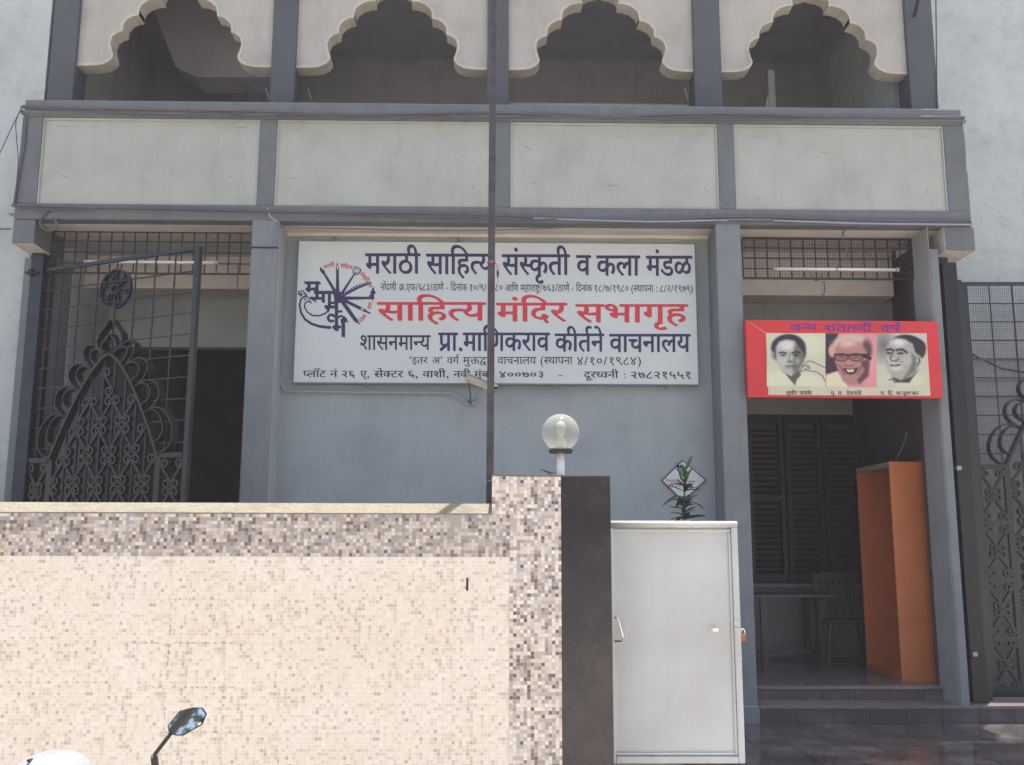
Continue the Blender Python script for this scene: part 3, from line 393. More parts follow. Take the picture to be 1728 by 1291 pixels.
[4638,-43,-2,5,-24,119,1,2,1,1,9,0,1,-4,24,-120,0,-3],
[107,0,-25,125,0,1,2,1,7,0,3,-2,24,-120,0,-5,-1,-1],
[298,1,0,1,4,9,6,18,4,17,1,14,2,4,0,40,-2,3,-1,15,-6,25,-8,19,0,2,6,0,3,-1,5,-8,6,-13,6,-17,6,-24,0,-8,1,-3,0,-20,-1,-4,-1,-15,-5,-16,-5,-14,-11,-22,-4,-3],
[-4720,2,21,0,2,2,0,47,0,2,-8,8,-5,2,-4,-2,-3,-3,-4,-11],
[478,-45,17,0,2,2,0,47,-3,8,-5,4,-7,-3,-2,-5,-2,-8],
[1836,-45,-7,3,-5,3,-4,7,-1,6,0,10,3,9,6,9,-6,12,0,11,2,7,3,7,5,6,10,5,11,0,11,30,4,1,7,-6,-10,-26,0,-2,3,-2,3,-7,0,-8,-1,-5,-6,-5,-8,0,-4,2,-2,3,-1,12,-3,0,-8,-5,-3,-7,0,-8,2,-5,3,-4,3,-2,5,-1,6,1,2,-6,0,-5,0,-2,-3,-1,-15,1,-4,-3,-3,-7,1,-8,4,-6,5,-2,7,0,4,2,4,-1,1,-11,-5,-2],
[46,0,-9,4,-2,2,-1,3,2,6,1,3,2,0,12,-5,5,-1,6,4,2,4,0,10,-5,7,-13,3,1,10,2,2,10,0,4,2,5,8,0,10,-3,6,-5,5,-3,-1,-1,-2,-5,-4,-11,1,-3,5,0,8,2,5,6,3,10,1,14,26,2,1,2,-1,6,-5,0,-2,-5,-12,-7,-11,0,-1,8,-7,4,-7,1,-5,0,-16,-4,-9,-6,-6,6,-12,1,-14,-5,-11,-4,-4,-7,-3],
[-550,1,0,13,14,1,2,2,0,37,-1,2,-7,1,-3,5,0,3,2,9,4,7,5,4,8,1,2,-1,2,-5,1,-11,24,0,0,43,2,2,9,0,2,-2,0,-97,53,0,0,14,-20,1,-5,1,-3,2,-5,4,-3,8,0,10,5,14,-4,9,-2,6,0,15,3,10,5,11,15,19,4,-1,5,-8,-3,-4,-8,-10,-7,-12,-1,-6,0,-11,1,-6,3,-4,4,-3,7,-2,8,2,5,4,2,5,-1,9,-3,5,-6,5,2,10,3,2,7,-4,4,-4,4,-8,2,-6,0,-10,-4,-12,-7,-7,-8,-3,-19,1,-3,-6,0,-6,2,-4,5,-3,28,0,1,-25,2,-2,16,0,2,2,1,96,10,1,2,-2,0,-95,1,-2,37,0,2,5,0,15,-5,11,-4,2,-3,-4,-4,-1,-3,-1,-5,2,-3,5,0,9,3,7,8,15,12,18,14,17,3,1,2,-2,4,-6,0,-3,-19,-23,-8,-14,4,-3,9,-9,4,-7,3,-10,0,-19,-1,-3,2,-2,15,0,2,2,0,96,10,1,2,-2,0,-95,2,-2,18,0,0,32,3,8,3,7,-6,13,0,17,3,8,3,5,6,5,9,4,17,0,9,-3,9,-6,-3,-11,-2,-2,-17,8,-10,0,-5,-2,-5,-4,-1,-4,-1,-7,2,-10,4,-4,11,-4,17,-1,6,-8,2,-4,0,-37,12,-1,0,-13],
[932,3,-7,3,-3,3,-3,5,-1,5,0,9,1,6,3,6,6,6,6,0,5,-9,-7,-6,-2,-4,0,-5,3,-5,4,-2,5,2,3,4,0,11,-3,8,-5,7,-19,19,-1,5,26,30,3,11,-3,9,0,2,7,8,2,0,2,0,2,-5,3,-9,0,-14,-7,-13,-9,-9,-8,-10,10,-11,8,-13,5,-10,1,-14,-2,-6,-5,-10,-10,-4],
[80,0,-30,50,-6,13,-4,15,0,10,1,6,4,9,7,7,13,4,11,-1,9,-3,11,-6,2,-3,-4,-11,-5,0,-5,4,-6,4,-9,3,-4,0,-7,-3,-3,-4,-2,-5,0,-11,2,-7,8,-15,27,-46,-4,-7,-3,-3],
[217,0,-6,3,-3,3,-2,5,-2,5,0,10,2,5,2,6,6,6,6,0,4,-9,-6,-6,-1,-4,0,-5,1,-5,5,-2,5,2,3,5,0,10,-5,12,-4,5,-17,17,-2,5,28,33,0,12,-2,5,0,2,8,8,1,0,2,0,1,-3,4,-11,0,-11,-1,-7,-6,-9,-10,-10,-7,-9,14,-16,6,-10,3,-9,1,-12,-1,-7,-6,-10,-10,-4],
[57,0,-6,3,-6,5,-4,8,-1,7,0,12,1,6,4,10,7,9,33,38,3,6,1,6,-4,10,7,8,3,0,4,-8,3,-12,-3,-13,-9,-13,-21,-23,7,-4,4,-4,4,-8,2,-7,0,-12,-2,-8,-4,-8,-5,-5,-7,-3],
[84,1,-29,47,-7,13,-4,13,0,17,3,10,7,8,8,4,8,1,16,-2,12,-7,4,-5,-3,-9,-1,-2,-2,-1,-9,7,-8,4,-7,2,-3,-1,-8,-4,-3,-3,-1,-7,0,-6,3,-10,7,-16,27,-44,0,-3,-6,-6],
[-2401,2,4,-1,4,2,3,4,1,5,0,11,-1,5,-3,4,-4,2,-2,0,-4,-2,-4,-9,0,-13,3,-5],
[187,-3,3,-1,4,1,5,8,0,13,-2,5,-2,4,-4,2,-3,0,-4,-2,-4,-9,1,-11,2,-7],
[867,-2,-8,2,-1,13,2,4,0,10,1,3,1,14,4,19,4,11,5,11,7,7,8,3,13,-1,5,-2,6,-7,4,-13,0,-5,2,-4,0,-16,-3,-15,-3,-9,-4,-8,-5,-6,-8,-3,-7,0,-5,3,-3,3,-3,6,-2,5,0,9,2,6,4,8,7,6,9,3,4,-1,2,-10,2,1,0,2,0,15,-3,12,-1,3,-4,4,-8,-1,-7,-6,-6,-17,-6,-32,-1,-26,-1,-1],
[1583,0,-5,2,-59,0,-2,2,1,10,22,0,3,2,2,10,0,9,-3,11,-2,0,-5,-3,-9,1,-3,5,-1,7,3,9,12,21,21,29,3,0,6,-8,0,-2,-13,-16,-11,-17,-2,-5,4,-2,15,3,14,0,4,-1,6,12,6,6,9,4,11,0,13,-5,1,28,12,0,0,-96,2,-2,16,0,2,2,0,95,2,2,9,0,1,-2,1,-96,18,0,0,41,3,15,4,8,7,6,4,1,10,1,12,-4,0,28,2,2,9,0,2,-2,0,-96,57,0,0,31,-39,1,-4,5,0,8,1,5,5,9,4,3,4,2,5,0,2,-2,2,-7,1,-10,19,0,0,51,2,2,9,0,2,-2,0,-96,19,0,1,96,2,2,10,-1,0,-96,2,-2,10,0,0,-12,-240,0,0,12,9,1,1,1,0,48,-1,2,-8,8,-7,2,-4,1,-6,-2,-5,-6,-2,-5,4,-3,8,-8,4,-8,3,-13,0,-7,-2,-8,-4,-9,-6,-6,-8,-3],
[414,3,-30,50,-5,10,-4,13,-1,11,2,14,4,7,5,4,9,5,18,-1,12,-5,7,-6,-3,-12,-1,-1,-3,0,-8,6,-8,4,-8,2,-8,-3,-5,-9,0,-11,2,-6,8,-16,27,-46,0,-2,-5,-6,-2,-2],
[90,0,-8,3,-5,3,0,2,3,9,3,1,8,-4,5,-2,8,2,4,4,3,6,0,19,-4,11,-6,5,-9,-4,-6,0,-4,1,-3,7,0,6,2,3,6,5,9,0,2,1,10,17,10,20,4,1,7,-7,0,-2,-19,-35,7,-8,7,-15,1,-7,0,-15,-1,-8,-4,-9,-7,-7,-8,-3],
[108,0,-6,4,-6,10,0,14,4,8,6,7,2,1,4,-1,3,-5,1,-4,-5,-4,-3,-8,2,-6,3,-3,4,0,4,2,3,9,-2,8,-6,12,-6,7,-14,13,-1,3,3,5,24,28,2,5,0,5,-3,9,2,5,7,4,1,0,5,-13,0,-16,-5,-11,-14,-14,-4,-7,10,-11,7,-9,4,-8,2,-10,0,-10,-4,-12,-4,-4,-7,-3],
[55,0,-8,4,-6,9,-3,10,0,12,2,7,4,9,6,9,34,38,1,5,0,10,-2,5,0,2,6,7,5,0,5,-14,0,-10,-1,-6,-6,-10,-24,-28,0,-1,8,-4,7,-14,1,-11,-3,-15,-2,-6,-6,-5,-7,-3],
[130,0,-5,3,-5,4,-5,12,0,18,1,6,8,14,35,40,3,7,0,8,-3,7,7,9,3,0,3,-4,4,-14,-2,-12,-6,-12,-24,-27,11,-9,4,-11,0,-17,-1,-7,-4,-8,-5,-4,-6,-3],
[-1393,1,-10,3,-1,3,2,3,0,12,1,3,0,8,3,16,7,29,7,12,8,7,6,1,15,0,3,-1,7,-7,2,-6,3,-10,0,-5,2,-4,0,-12,-3,-16,-3,-9,-4,-8,-7,-7,-9,-3,-11,3,-4,4,-3,6,-2,9,2,8,3,7,7,7,9,4,6,0,2,-1,2,-8,-1,-2,-13,-5,-2,-4,-2,-6,2,-6,2,-2,5,0,4,4,3,6,3,11,0,25,-2,7,-3,5,-2,2,-5,2,-7,-3,-4,-5,-4,-8,-4,-11,-5,-31,-2,-25,0,-2],
[-2213,2,-5,1,-7,4,-4,6,-4,8,-2,6,-1,14,3,13,7,13,8,5,10,2,10,-3,6,-5,7,-12,3,-18,-2,-4,0,-5,-2,-9,-7,-10,-7,-5,-7,-2],
[430,1,-8,2,-7,7,-2,5,-4,13,0,17,2,10,4,8,6,5,6,3,10,2,12,-5,6,-8,3,-5,3,-12,0,-13,-3,-12,-5,-9,-4,-4,-11,-5],
[227,2,15,0,2,1,0,45,-3,10,-4,2,-3,0,-4,-4,-3,-11],
[128,-42,24,0,0,41,-24,-1],
[259,-40,20,0,0,30,-9,-11,-10,-16],
[465,-3,17,0,2,2,0,41,-1,7,-3,7,-6,3,-5,-3,-5,-10],
[892,-44,5,-1,3,1,2,2,3,5,1,8,-1,9,-3,5,-2,2,-4,2,-4,-2,-4,-3,-3,-9,2,-12],
[1098,-7,-9,2,0,2,0,2,2,24,2,16,4,19,4,11,7,12,4,4,9,5,14,-1,6,-2,4,-5,4,-8,3,-11,0,-26,-4,-17,-5,-10,-6,-6,-7,-3,-6,0,-5,2,-4,2,-4,5,-3,14,5,15,6,6,12,5,4,-1,2,-4,0,-5,2,-1,0,1,0,18,-1,9,-3,5,-5,4,-5,0,-4,-2,-6,-7,-6,-17,-6,-31,-1,-25,-1,-1],
[-765,2,3,-1,3,1,5,8,1,10,-4,14,-6,6,-10,4,-14,2,-8,-2,-1,-3,3,-14,0,-12,-1,-9,1,-2,13,1,1,11,3,8,4,5,6,2,5,2,2,-1,0,-12,-6,-3,-3,-5,0,-5,1,-3],
[117,1,25,-1,2,2,0,48,-7,7,-8,3,-5,-1,-3,-3,-3,-8,0,-5,-1,-3],
[592,-39,2,-1,4,2,2,2,4,8,-1,13,-3,5,-5,4,-5,0,-3,-4,-3,-9,0,-6,1,-7,2,-3],
[148,-4,3,0,5,4,3,8,0,8,-2,6,-1,3,-5,4,-6,-1,-3,-3,-3,-8,0,-9,2,-5,1,-3],
[-1027,-3,-10,4,-5,6,-4,6,-3,9,0,21,5,15,9,8,8,3,10,0,8,-3,8,-8,3,-6,3,-10,0,-19,-2,-6,-5,-10,-6,-6,-12,-4],
[-2571,3,7,-1,5,3,4,6,2,5,0,15,-2,5,-2,6,-4,3,-4,2,-6,-1,-5,-5,-3,-8,0,-17,4,-9],
[442,-4,6,-1,4,2,5,6,3,10,0,8,-2,7,-3,6,-5,5,-2,1,-5,0,-7,-5,-4,-12,0,-10,3,-10,3,-4],
[617,-3,4,3,15,23,-11,2,-5,-1,-4,-10],
[134,-14,5,0,5,5,4,13,-1,4,-7,-1,-6,-5,-2,-4,0,-8],
[-1864,4,8,-1,6,3,7,13,1,6,0,9,-4,12,-4,4,-10,3,-6,-1,-7,-5,-3,-4,-3,-10,0,-9,3,-11,6,-7],
[3252,-2,7,-1,5,2,4,6,3,10,-1,14,-3,7,-3,3,-7,4,-6,-1,-4,-5,-5,-12,0,-10,2,-6,3,-5],
[506,-5,-4,2,-3,6,0,6,2,3,4,3,8,0,4,-3,2,-3,0,-6,-4,-7,-4,-2],
[466,2,4,0,5,5,4,13,0,4,-8,-1,-6,-4,-3,-7,0,-3],
[-2102,5,9,-1,5,3,5,6,4,10,0,15,-3,9,-3,3,-11,4,-9,-2,-3,-1,-5,-6,-3,-7,-2,-8,2,-10,3,-7,5,-6],
[-1905,0,0,15,29,0,-1,-15],
[2085,12,0,16,31,0,-1,-16],
[-2833,14,-3,1,-3,4,0,10,4,6,8,0,4,-6,0,-8,-3,-6,-4,-1],
[4233,21,-5,4,-2,5,0,5,2,3,4,4,8,0,4,-4,2,-4,-2,-9,-5,-4],
[-2005,15,-29,27,-1,2,5,9,5,0,23,-22,13,24,4,-1,5,-5,0,-2,-2,-6,-15,-25]]),
  'red_heading': (634, 494, [[816,24,-4,1,-10,0,-4,2,-7,0,-12,3,-3,0,-27,9,-14,7,-15,10,-11,11,-3,5,-9,19,0,8,-2,5,0,10,5,20,8,14,4,6,0,2,-1,1,-690,0,-1,2,0,32,2,1,19,11,7,2,113,0,3,2,4,19,0,20,-3,16,-4,9,-3,6,-10,9,-2,0,-25,-12,-12,-4,-8,-2,-20,0,-9,2,-14,6,-7,7,-4,13,2,10,7,14,6,7,2,3,14,14,4,2,25,23,3,2,30,25,20,15,8,5,4,3,8,5,3,4,55,36,23,12,7,2,4,0,32,-23,0,-3,-32,-20,-57,-38,-20,-15,-5,-5,-3,-2,-17,-14,-3,-2,-4,-4,0,-3,15,-4,13,-6,31,6,7,0,5,2,10,0,5,1,12,0,5,2,25,0,5,2,23,0,5,-2,30,0,5,-2,5,1,1,2,0,107,1,2,16,9,10,4,56,0,0,-2,0,-263,1,-2,2,-1,90,0,2,1,0,252,2,3,19,10,7,2,51,0,2,0,1,-2,0,-263,0,-2,3,-1,90,0,2,1,0,252,2,3,19,10,7,2,51,0,2,0,1,-2,0,-263,0,-3,280,0,1,3,0,23,-1,2,-111,0,-5,2,-12,0,-5,2,-5,0,-25,7,-19,10,-9,9,-3,5,-5,13,0,15,6,16,10,15,6,5,3,2,4,5,0,2,-10,7,-14,14,-9,16,-2,6,0,7,-2,5,2,5,0,10,3,13,9,18,5,6,26,26,27,20,28,18,28,17,19,11,7,2,5,-1,6,-3,3,-4,20,-13,4,-3,0,-2,-47,-27,-25,-17,-13,-11,-4,-2,-10,-12,-9,-19,-2,-10,0,-7,2,-10,3,-8,4,-5,7,-7,5,-3,20,-9,23,-6,10,0,5,-1,35,0,5,1,10,0,5,2,5,0,7,3,3,2,4,8,2,8,-1,6,-3,10,-10,9,-14,7,-25,7,-2,3,4,9,11,20,3,2,15,9,11,4,20,-4,20,-7,17,-9,10,-6,11,-11,9,-16,4,-17,0,-8,-2,-8,-8,-16,-10,-12,-12,-9,-44,-22,-20,-7,-18,-3,-7,0,-5,-2,-15,0,-5,-2,-30,0,-5,2,-15,0,-5,2,-7,0,-5,1,-8,1,-3,-2,-3,-6,0,-13,3,-5,4,-4,7,-4,15,-3,170,-1,1,-2,0,-71,0,-2,3,-1,364,0,2,0,5,7,6,10,2,9,0,11,-4,12,-4,6,-6,6,-15,9,-20,6,-10,2,-3,-1,-1,-3,-28,-14,-90,0,-5,2,-23,0,-6,1,-8,0,-26,6,-16,5,-20,10,-14,10,-10,14,-4,8,-4,11,0,19,2,10,3,8,6,11,10,13,21,21,3,2,13,12,47,31,31,17,6,2,5,0,31,-22,0,-4,-43,-26,-3,-4,-15,-10,-19,-17,-2,-3,-5,-5,-6,-11,-3,-14,0,-10,2,-8,4,-7,7,-8,14,-7,19,-5,6,0,5,-2,17,0,5,-2,80,1,5,11,13,20,7,7,2,3,4,3,10,10,15,10,29,15,28,10,28,5,52,0,5,-1,9,0,16,-4,20,-6,4,0,0,2,0,59,2,3,19,10,7,2,52,0,2,-1,0,-264,0,-2,2,-1,66,0,2,-1,0,-33,-28,-14,-690,0,-2,-1,-20,-20,-3,-2,-10,-10,-17,-12,-5,-4,-12,-7,-16,-12,-66,-34,-20,-8,-30,-10,-39,-9,-8,0,-5,-1,-8,0,-5,-2,-18,0,-6,-2],
[1730,11,-3,1,-23,0,-5,2,-9,0,-23,5,-15,5,-26,14,-6,5,-13,12,-7,13,-5,17,0,23,7,21,8,14,0,2,-1,0,-440,1,-1,2,0,30,2,3,19,11,7,2,51,0,2,1,0,98,-2,1,-21,0,-6,1,-6,0,-7,2,-4,2,-7,8,-3,8,2,10,7,12,5,7,19,17,25,15,23,11,13,3,20,0,11,-4,8,-7,3,-8,1,-26,0,-3,117,0,1,3,0,104,1,3,16,9,11,4,51,0,1,-2,0,-268,2,-1,86,0,1,0,1,2,0,255,2,2,15,8,11,4,50,0,1,0,1,-2,0,-268,2,-1,219,0,1,0,1,2,0,29,-1,2,-14,0,-6,2,-18,0,-5,1,-10,0,-33,7,-18,7,-18,9,-12,8,-10,11,-11,16,-5,18,0,25,5,20,9,16,21,21,25,15,20,10,30,10,26,6,6,0,5,1,12,0,5,2,38,0,24,32,4,5,10,12,19,11,7,2,41,-16,2,-2,-1,-1,-28,-30,-15,-20,1,-3,3,0,16,-9,7,-8,4,-7,2,-13,-2,-9,-4,-7,-11,-11,-41,-21,-18,-3,-15,0,-17,3,-10,6,-6,6,-4,10,0,12,2,10,-2,2,-18,1,-5,-2,-20,0,-27,-5,-5,-4,-8,-9,-5,-9,-2,-7,-2,-9,0,-8,2,-10,6,-11,7,-9,12,-8,11,-6,24,-7,6,0,4,-1,9,0,5,-2,23,0,5,-2,48,0,1,-2,0,-77,1,-2,228,0,3,1,3,14,0,22,-2,8,-7,15,-12,12,-18,11,-5,0,-30,-15,-6,-2,-9,-1,-20,0,-10,2,-11,5,-7,8,-2,4,-1,15,4,10,7,11,9,8,1,3,8,8,3,2,15,14,3,2,19,17,68,51,58,39,19,10,9,2,6,-2,11,-10,17,-12,0,-1,-1,-2,-47,-28,-49,-34,-20,-15,-13,-11,-3,-2,-7,-7,-3,-1,-3,-4,2,-2,35,-12,24,-12,15,-10,8,-9,5,-2,10,-14,5,-11,3,-10,1,-6,1,-5,0,-19,-1,-4,0,-6,-2,-10,-6,-14,2,-1,63,-1,1,-2,0,-30,-1,-2,-28,-14,-310,0,-3,0,-28,-29,-3,-1,-15,-14,-14,-10,-36,-23,-58,-29,-11,-5,-30,-10,-30,-7,-6,0,-4,-2,-9,0,-17,-3,-30,0,-4,-2],
[-270,34,-16,7,-8,8,-4,9,0,7,2,6,2,4,9,10,29,15,12,4,18,-1,16,-7,6,-6,4,-9,0,-12,-4,-9,-6,-5,-37,-19,-7,-2],
[-1486,5,3,0,25,0,5,1,15,0,5,2,13,0,52,14,31,13,25,17,6,3,15,14,4,2,8,8,3,2,7,6,0,2,-1,1,-286,-1,-2,-1,-6,-11,-3,-15,2,-15,1,-5,6,-9,7,-8,19,-10,17,-5,17,-4],
[1762,11,3,-1,35,0,5,2,13,0,5,2,10,0,43,12,33,15,20,14,20,14,15,16,3,1,7,7,0,2,-1,0,-273,0,-2,-1,-5,-11,-2,-8,0,-20,3,-10,4,-6,9,-10,19,-10,19,-5],
[1347,100,-4,1,-8,0,-8,2,-22,7,-16,9,-6,6,-2,3,-1,0,-2,-10,-28,-13,-470,0,-1,2,0,30,2,2,19,10,7,2,113,0,3,2,4,18,0,23,-2,10,-5,14,-3,5,-10,9,-2,1,-28,-15,-7,-2,-9,-1,-23,0,-8,1,-13,6,-7,8,-4,11,3,14,11,16,19,20,3,1,10,10,4,2,8,8,3,2,14,11,40,30,25,17,3,3,38,26,29,16,9,4,5,0,32,-22,2,-2,-1,-2,-36,-21,-38,-25,-3,-4,-34,-23,-5,-5,-11,-8,-7,-7,-3,-1,-4,-4,0,-2,1,-1,25,-9,9,0,13,3,17,2,4,1,9,0,5,2,12,0,4,2,20,0,6,1,43,0,5,-1,23,0,5,-2,2,0,1,2,0,106,1,2,15,9,11,4,52,0,2,-1,0,-261,1,-2,2,-1,63,1,1,12,2,7,7,12,11,11,34,19,23,8,24,5,6,0,6,2,10,0,4,2,9,0,2,-1,2,-5,1,-8,1,9,0,22,-1,2,-35,1,-13,3,-5,2,-5,6,-3,8,0,3,2,7,5,11,11,12,4,2,13,11,8,6,15,8,19,9,19,5,7,0,4,2,6,-2,6,0,13,-6,5,-6,4,-9,1,-23,0,-2,2,-1,109,1,0,2,0,102,2,3,19,10,7,2,52,0,1,0,1,-2,0,-260,1,-2,91,-1,3,1,0,250,2,2,15,8,10,4,52,0,2,0,1,-2,0,-260,1,-2,118,-1,2,1,0,79,-2,0,-30,0,-14,4,-8,6,-4,8,0,13,6,13,5,6,14,14,12,9,23,13,19,9,22,5,11,0,10,-2,8,-4,8,-7,2,-7,0,-159,2,-1,96,0,1,1,1,2,0,247,-1,2,-5,0,-13,5,-11,6,-17,11,-5,6,-9,14,-4,14,0,10,2,10,5,12,4,5,14,15,5,3,23,13,16,7,25,7,9,2,8,0,5,2,41,0,6,-2,8,0,38,-9,15,-5,2,-2,0,-2,-15,-29,-8,-3,-6,-4,-13,-6,-7,0,-14,6,-20,6,-6,0,-4,1,-12,0,-5,2,-17,0,-5,-2,-8,0,-5,-3,-3,-6,-1,-8,4,-13,3,-4,13,-10,27,-9,28,-4,-2,-20,-2,-5,0,-260,1,-2,278,-1,3,1,0,25,-1,2,-108,1,-5,1,-13,0,-6,2,-13,2,-18,5,-18,9,-12,12,-6,14,0,19,2,7,9,15,14,15,3,1,1,2,-1,1,-10,7,-15,16,-8,13,-2,6,-1,8,0,10,1,6,0,4,4,14,7,14,10,13,13,13,3,2,7,6,20,15,20,13,33,20,33,18,6,1,33,-22,2,-3,-7,-5,-17,-9,-28,-16,-25,-17,-5,-5,-4,-2,-12,-12,-3,-5,-8,-16,-2,-8,0,-12,4,-12,4,-5,9,-10,19,-10,28,-7,12,0,5,-2,32,0,5,2,12,0,4,2,6,0,7,2,3,3,5,14,0,8,-2,5,-3,6,-10,7,-10,6,-30,10,13,24,6,7,19,11,6,2,6,0,26,-7,8,-4,26,-13,14,-15,8,-12,3,-15,0,-12,-2,-8,-7,-14,-5,-7,-12,-11,-9,-5,-42,-20,-30,-9,-5,0,-5,-2,-10,0,-5,-1,-57,0,-5,1,-10,0,-17,4,-2,-1,-3,-9,1,-14,7,-7,9,-4,10,-2,172,0,1,-3,0,-73,2,-1,67,0,2,0,0,-2,0,-30,-29,-14,-1138,0,-2,0,-1,2,1,30,1,2,15,8,11,4,60,0,2,1,0,95,0,2,-2,1,-107,0,-1,-1,-1,-2,0,-56,-2,-6,0,-6,-4,-14,-7,-14,-12,-14,-12,-8,-41,-21,-10,-3,-18,-4,-9,0,-4,-1],
[-3728,19,2,-1,122,0,1,3,0,86,-7,3,-17,1,-5,2,-10,0,-5,2,-20,0,-5,1,-44,0,-4,-1,-10,0,-2,-1,0,-2,9,-15,5,-20,0,-26,-2,-10],
[1362,-22,1,-1,105,0,2,1,0,118,-1,4,-15,10,-24,12,-14,5,-25,5,-15,0,-5,2,-8,0,-5,-2,-14,0,-14,-4,-17,-16,-7,-11,1,-3,21,-6,24,-12,16,-15,9,-15,2,-16,1,-4,0,-7,-1,-9,-6,-16,-5,-11],
[576,3,2,-1,115,0,1,2,0,97,-2,1,-116,-1,0,-2],
[1766,-82,3,0,27,0,5,2,5,4,3,8,4,15,0,10,2,5,-1,6,-8,-2,-20,-11,-19,-1,-5,-1,-6,0,-7,-4,-3,-5,0,-9,3,-6,6,-5],
[-357,1,1,-1,125,1,1,2,-1,87,-12,2,-6,0,-6,2,-8,0,-5,1,-11,0,-6,2,-74,0,-2,-1,0,-2,10,-18,4,-15,0,-30,-4,-15]]),
  'library_line_lead': (605, 563, [[69,24,-7,1,-10,6,-8,9,-4,8,-3,13,0,15,2,8,3,10,6,9,14,15,10,7,14,5,8,2,7,0,0,2,-7,13,-9,9,-9,5,-3,0,-10,-9,-7,-3,-8,-2,-11,4,-5,4,-2,6,-2,8,2,10,2,6,11,11,9,5,9,2,5,0,5,-1,7,0,11,15,17,25,15,26,4,4,6,4,17,-14,0,-4,-9,-16,-20,-30,-11,-14,-5,-7,0,-2,16,-16,7,-10,10,-25,4,-19,0,-30,-2,-8,-3,-13,-7,-15,-13,-14,-12,-8,-11,-6,-8,-2],
[60,4,-1,2,0,23,1,3,8,6,16,1,1,0,1,2,0,204,3,4,8,5,18,0,2,-1,1,-2,0,-210,0,-2,2,0,40,0,2,0,1,2,0,204,3,4,8,5,20,0,1,-1,1,-2,0,-210,0,-2,2,0,76,0,2,0,2,6,0,8,1,5,0,18,-1,5,0,7,-2,8,-4,9,-2,2,-2,-1,-13,-10,-7,-2,-10,0,-4,2,-4,4,-2,5,-2,6,0,10,4,14,10,20,22,34,3,3,5,8,15,20,5,5,8,12,7,7,2,3,7,8,6,2,14,-18,0,-3,-2,-4,-12,-12,-2,-3,-14,-17,-26,-35,-4,-8,-1,-2,12,-9,19,6,18,3,32,0,4,-1,7,-1,1,2,0,91,3,3,8,5,20,-1,1,-2,0,-210,0,-2,2,0,128,0,3,0,0,62,-1,2,-93,1,-7,6,-2,5,0,14,5,17,9,14,12,13,14,7,6,0,6,-3,4,-8,2,-6,0,-24,1,-2,41,0,3,1,0,107,3,4,8,5,20,0,2,-1,0,-2,0,-210,1,-2,52,0,2,0,0,80,-1,3,-11,0,-9,4,-4,9,0,10,4,11,6,11,3,5,16,16,5,3,9,4,7,-2,4,-4,5,-11,0,-20,1,-2,54,-1,3,1,0,89,3,4,8,5,18,0,2,-1,1,-2,0,-210,1,-2,41,0,2,0,1,206,3,4,7,5,20,0,2,-1,1,-2,0,-212,3,0,161,0,2,1,5,13,1,6,1,6,0,8,-6,17,-9,9,-9,6,-10,3,-2,0,-4,-3,-2,-1,-92,0,-6,5,-5,12,2,14,6,14,7,10,15,16,6,3,10,2,6,-2,4,-4,2,-6,1,-29,0,-2,54,0,9,24,6,9,5,7,11,11,10,7,7,3,12,4,16,0,16,-4,12,-7,2,0,1,2,1,53,3,3,5,4,20,1,2,-1,1,-2,0,-210,0,-2,3,0,26,0,2,-1,1,-2,-1,-25,-8,-6,-2,-1],
[-1124,29,4,-1,9,3,7,9,4,11,2,10,0,20,-2,4,1,6,-2,3,0,5,-3,4,0,-4,2,-4,-1,-4,2,-6,0,-8,-7,-5,-14,-2,-12,-4,-5,-12,0,-10,2,-8,6,-5],
[316,4,1,0,56,0,2,0,0,74,-1,2,-21,5,-14,0,-5,2,-5,-2,-13,0,-2,-1,-1,-1,7,-25,0,-35],
[342,-19,2,0,53,0,3,0,0,80,-1,3,-55,0,-2,-1],
[365,-82,2,0,47,0,1,0,1,2,0,98,-4,6,-11,11,-6,5,-14,6,-19,0,-7,-2,-6,-8,-9,-19,1,-2,10,-7,11,-10,6,-10,3,-10,0,-6,2,-5,0,-19,-4,-18]]),
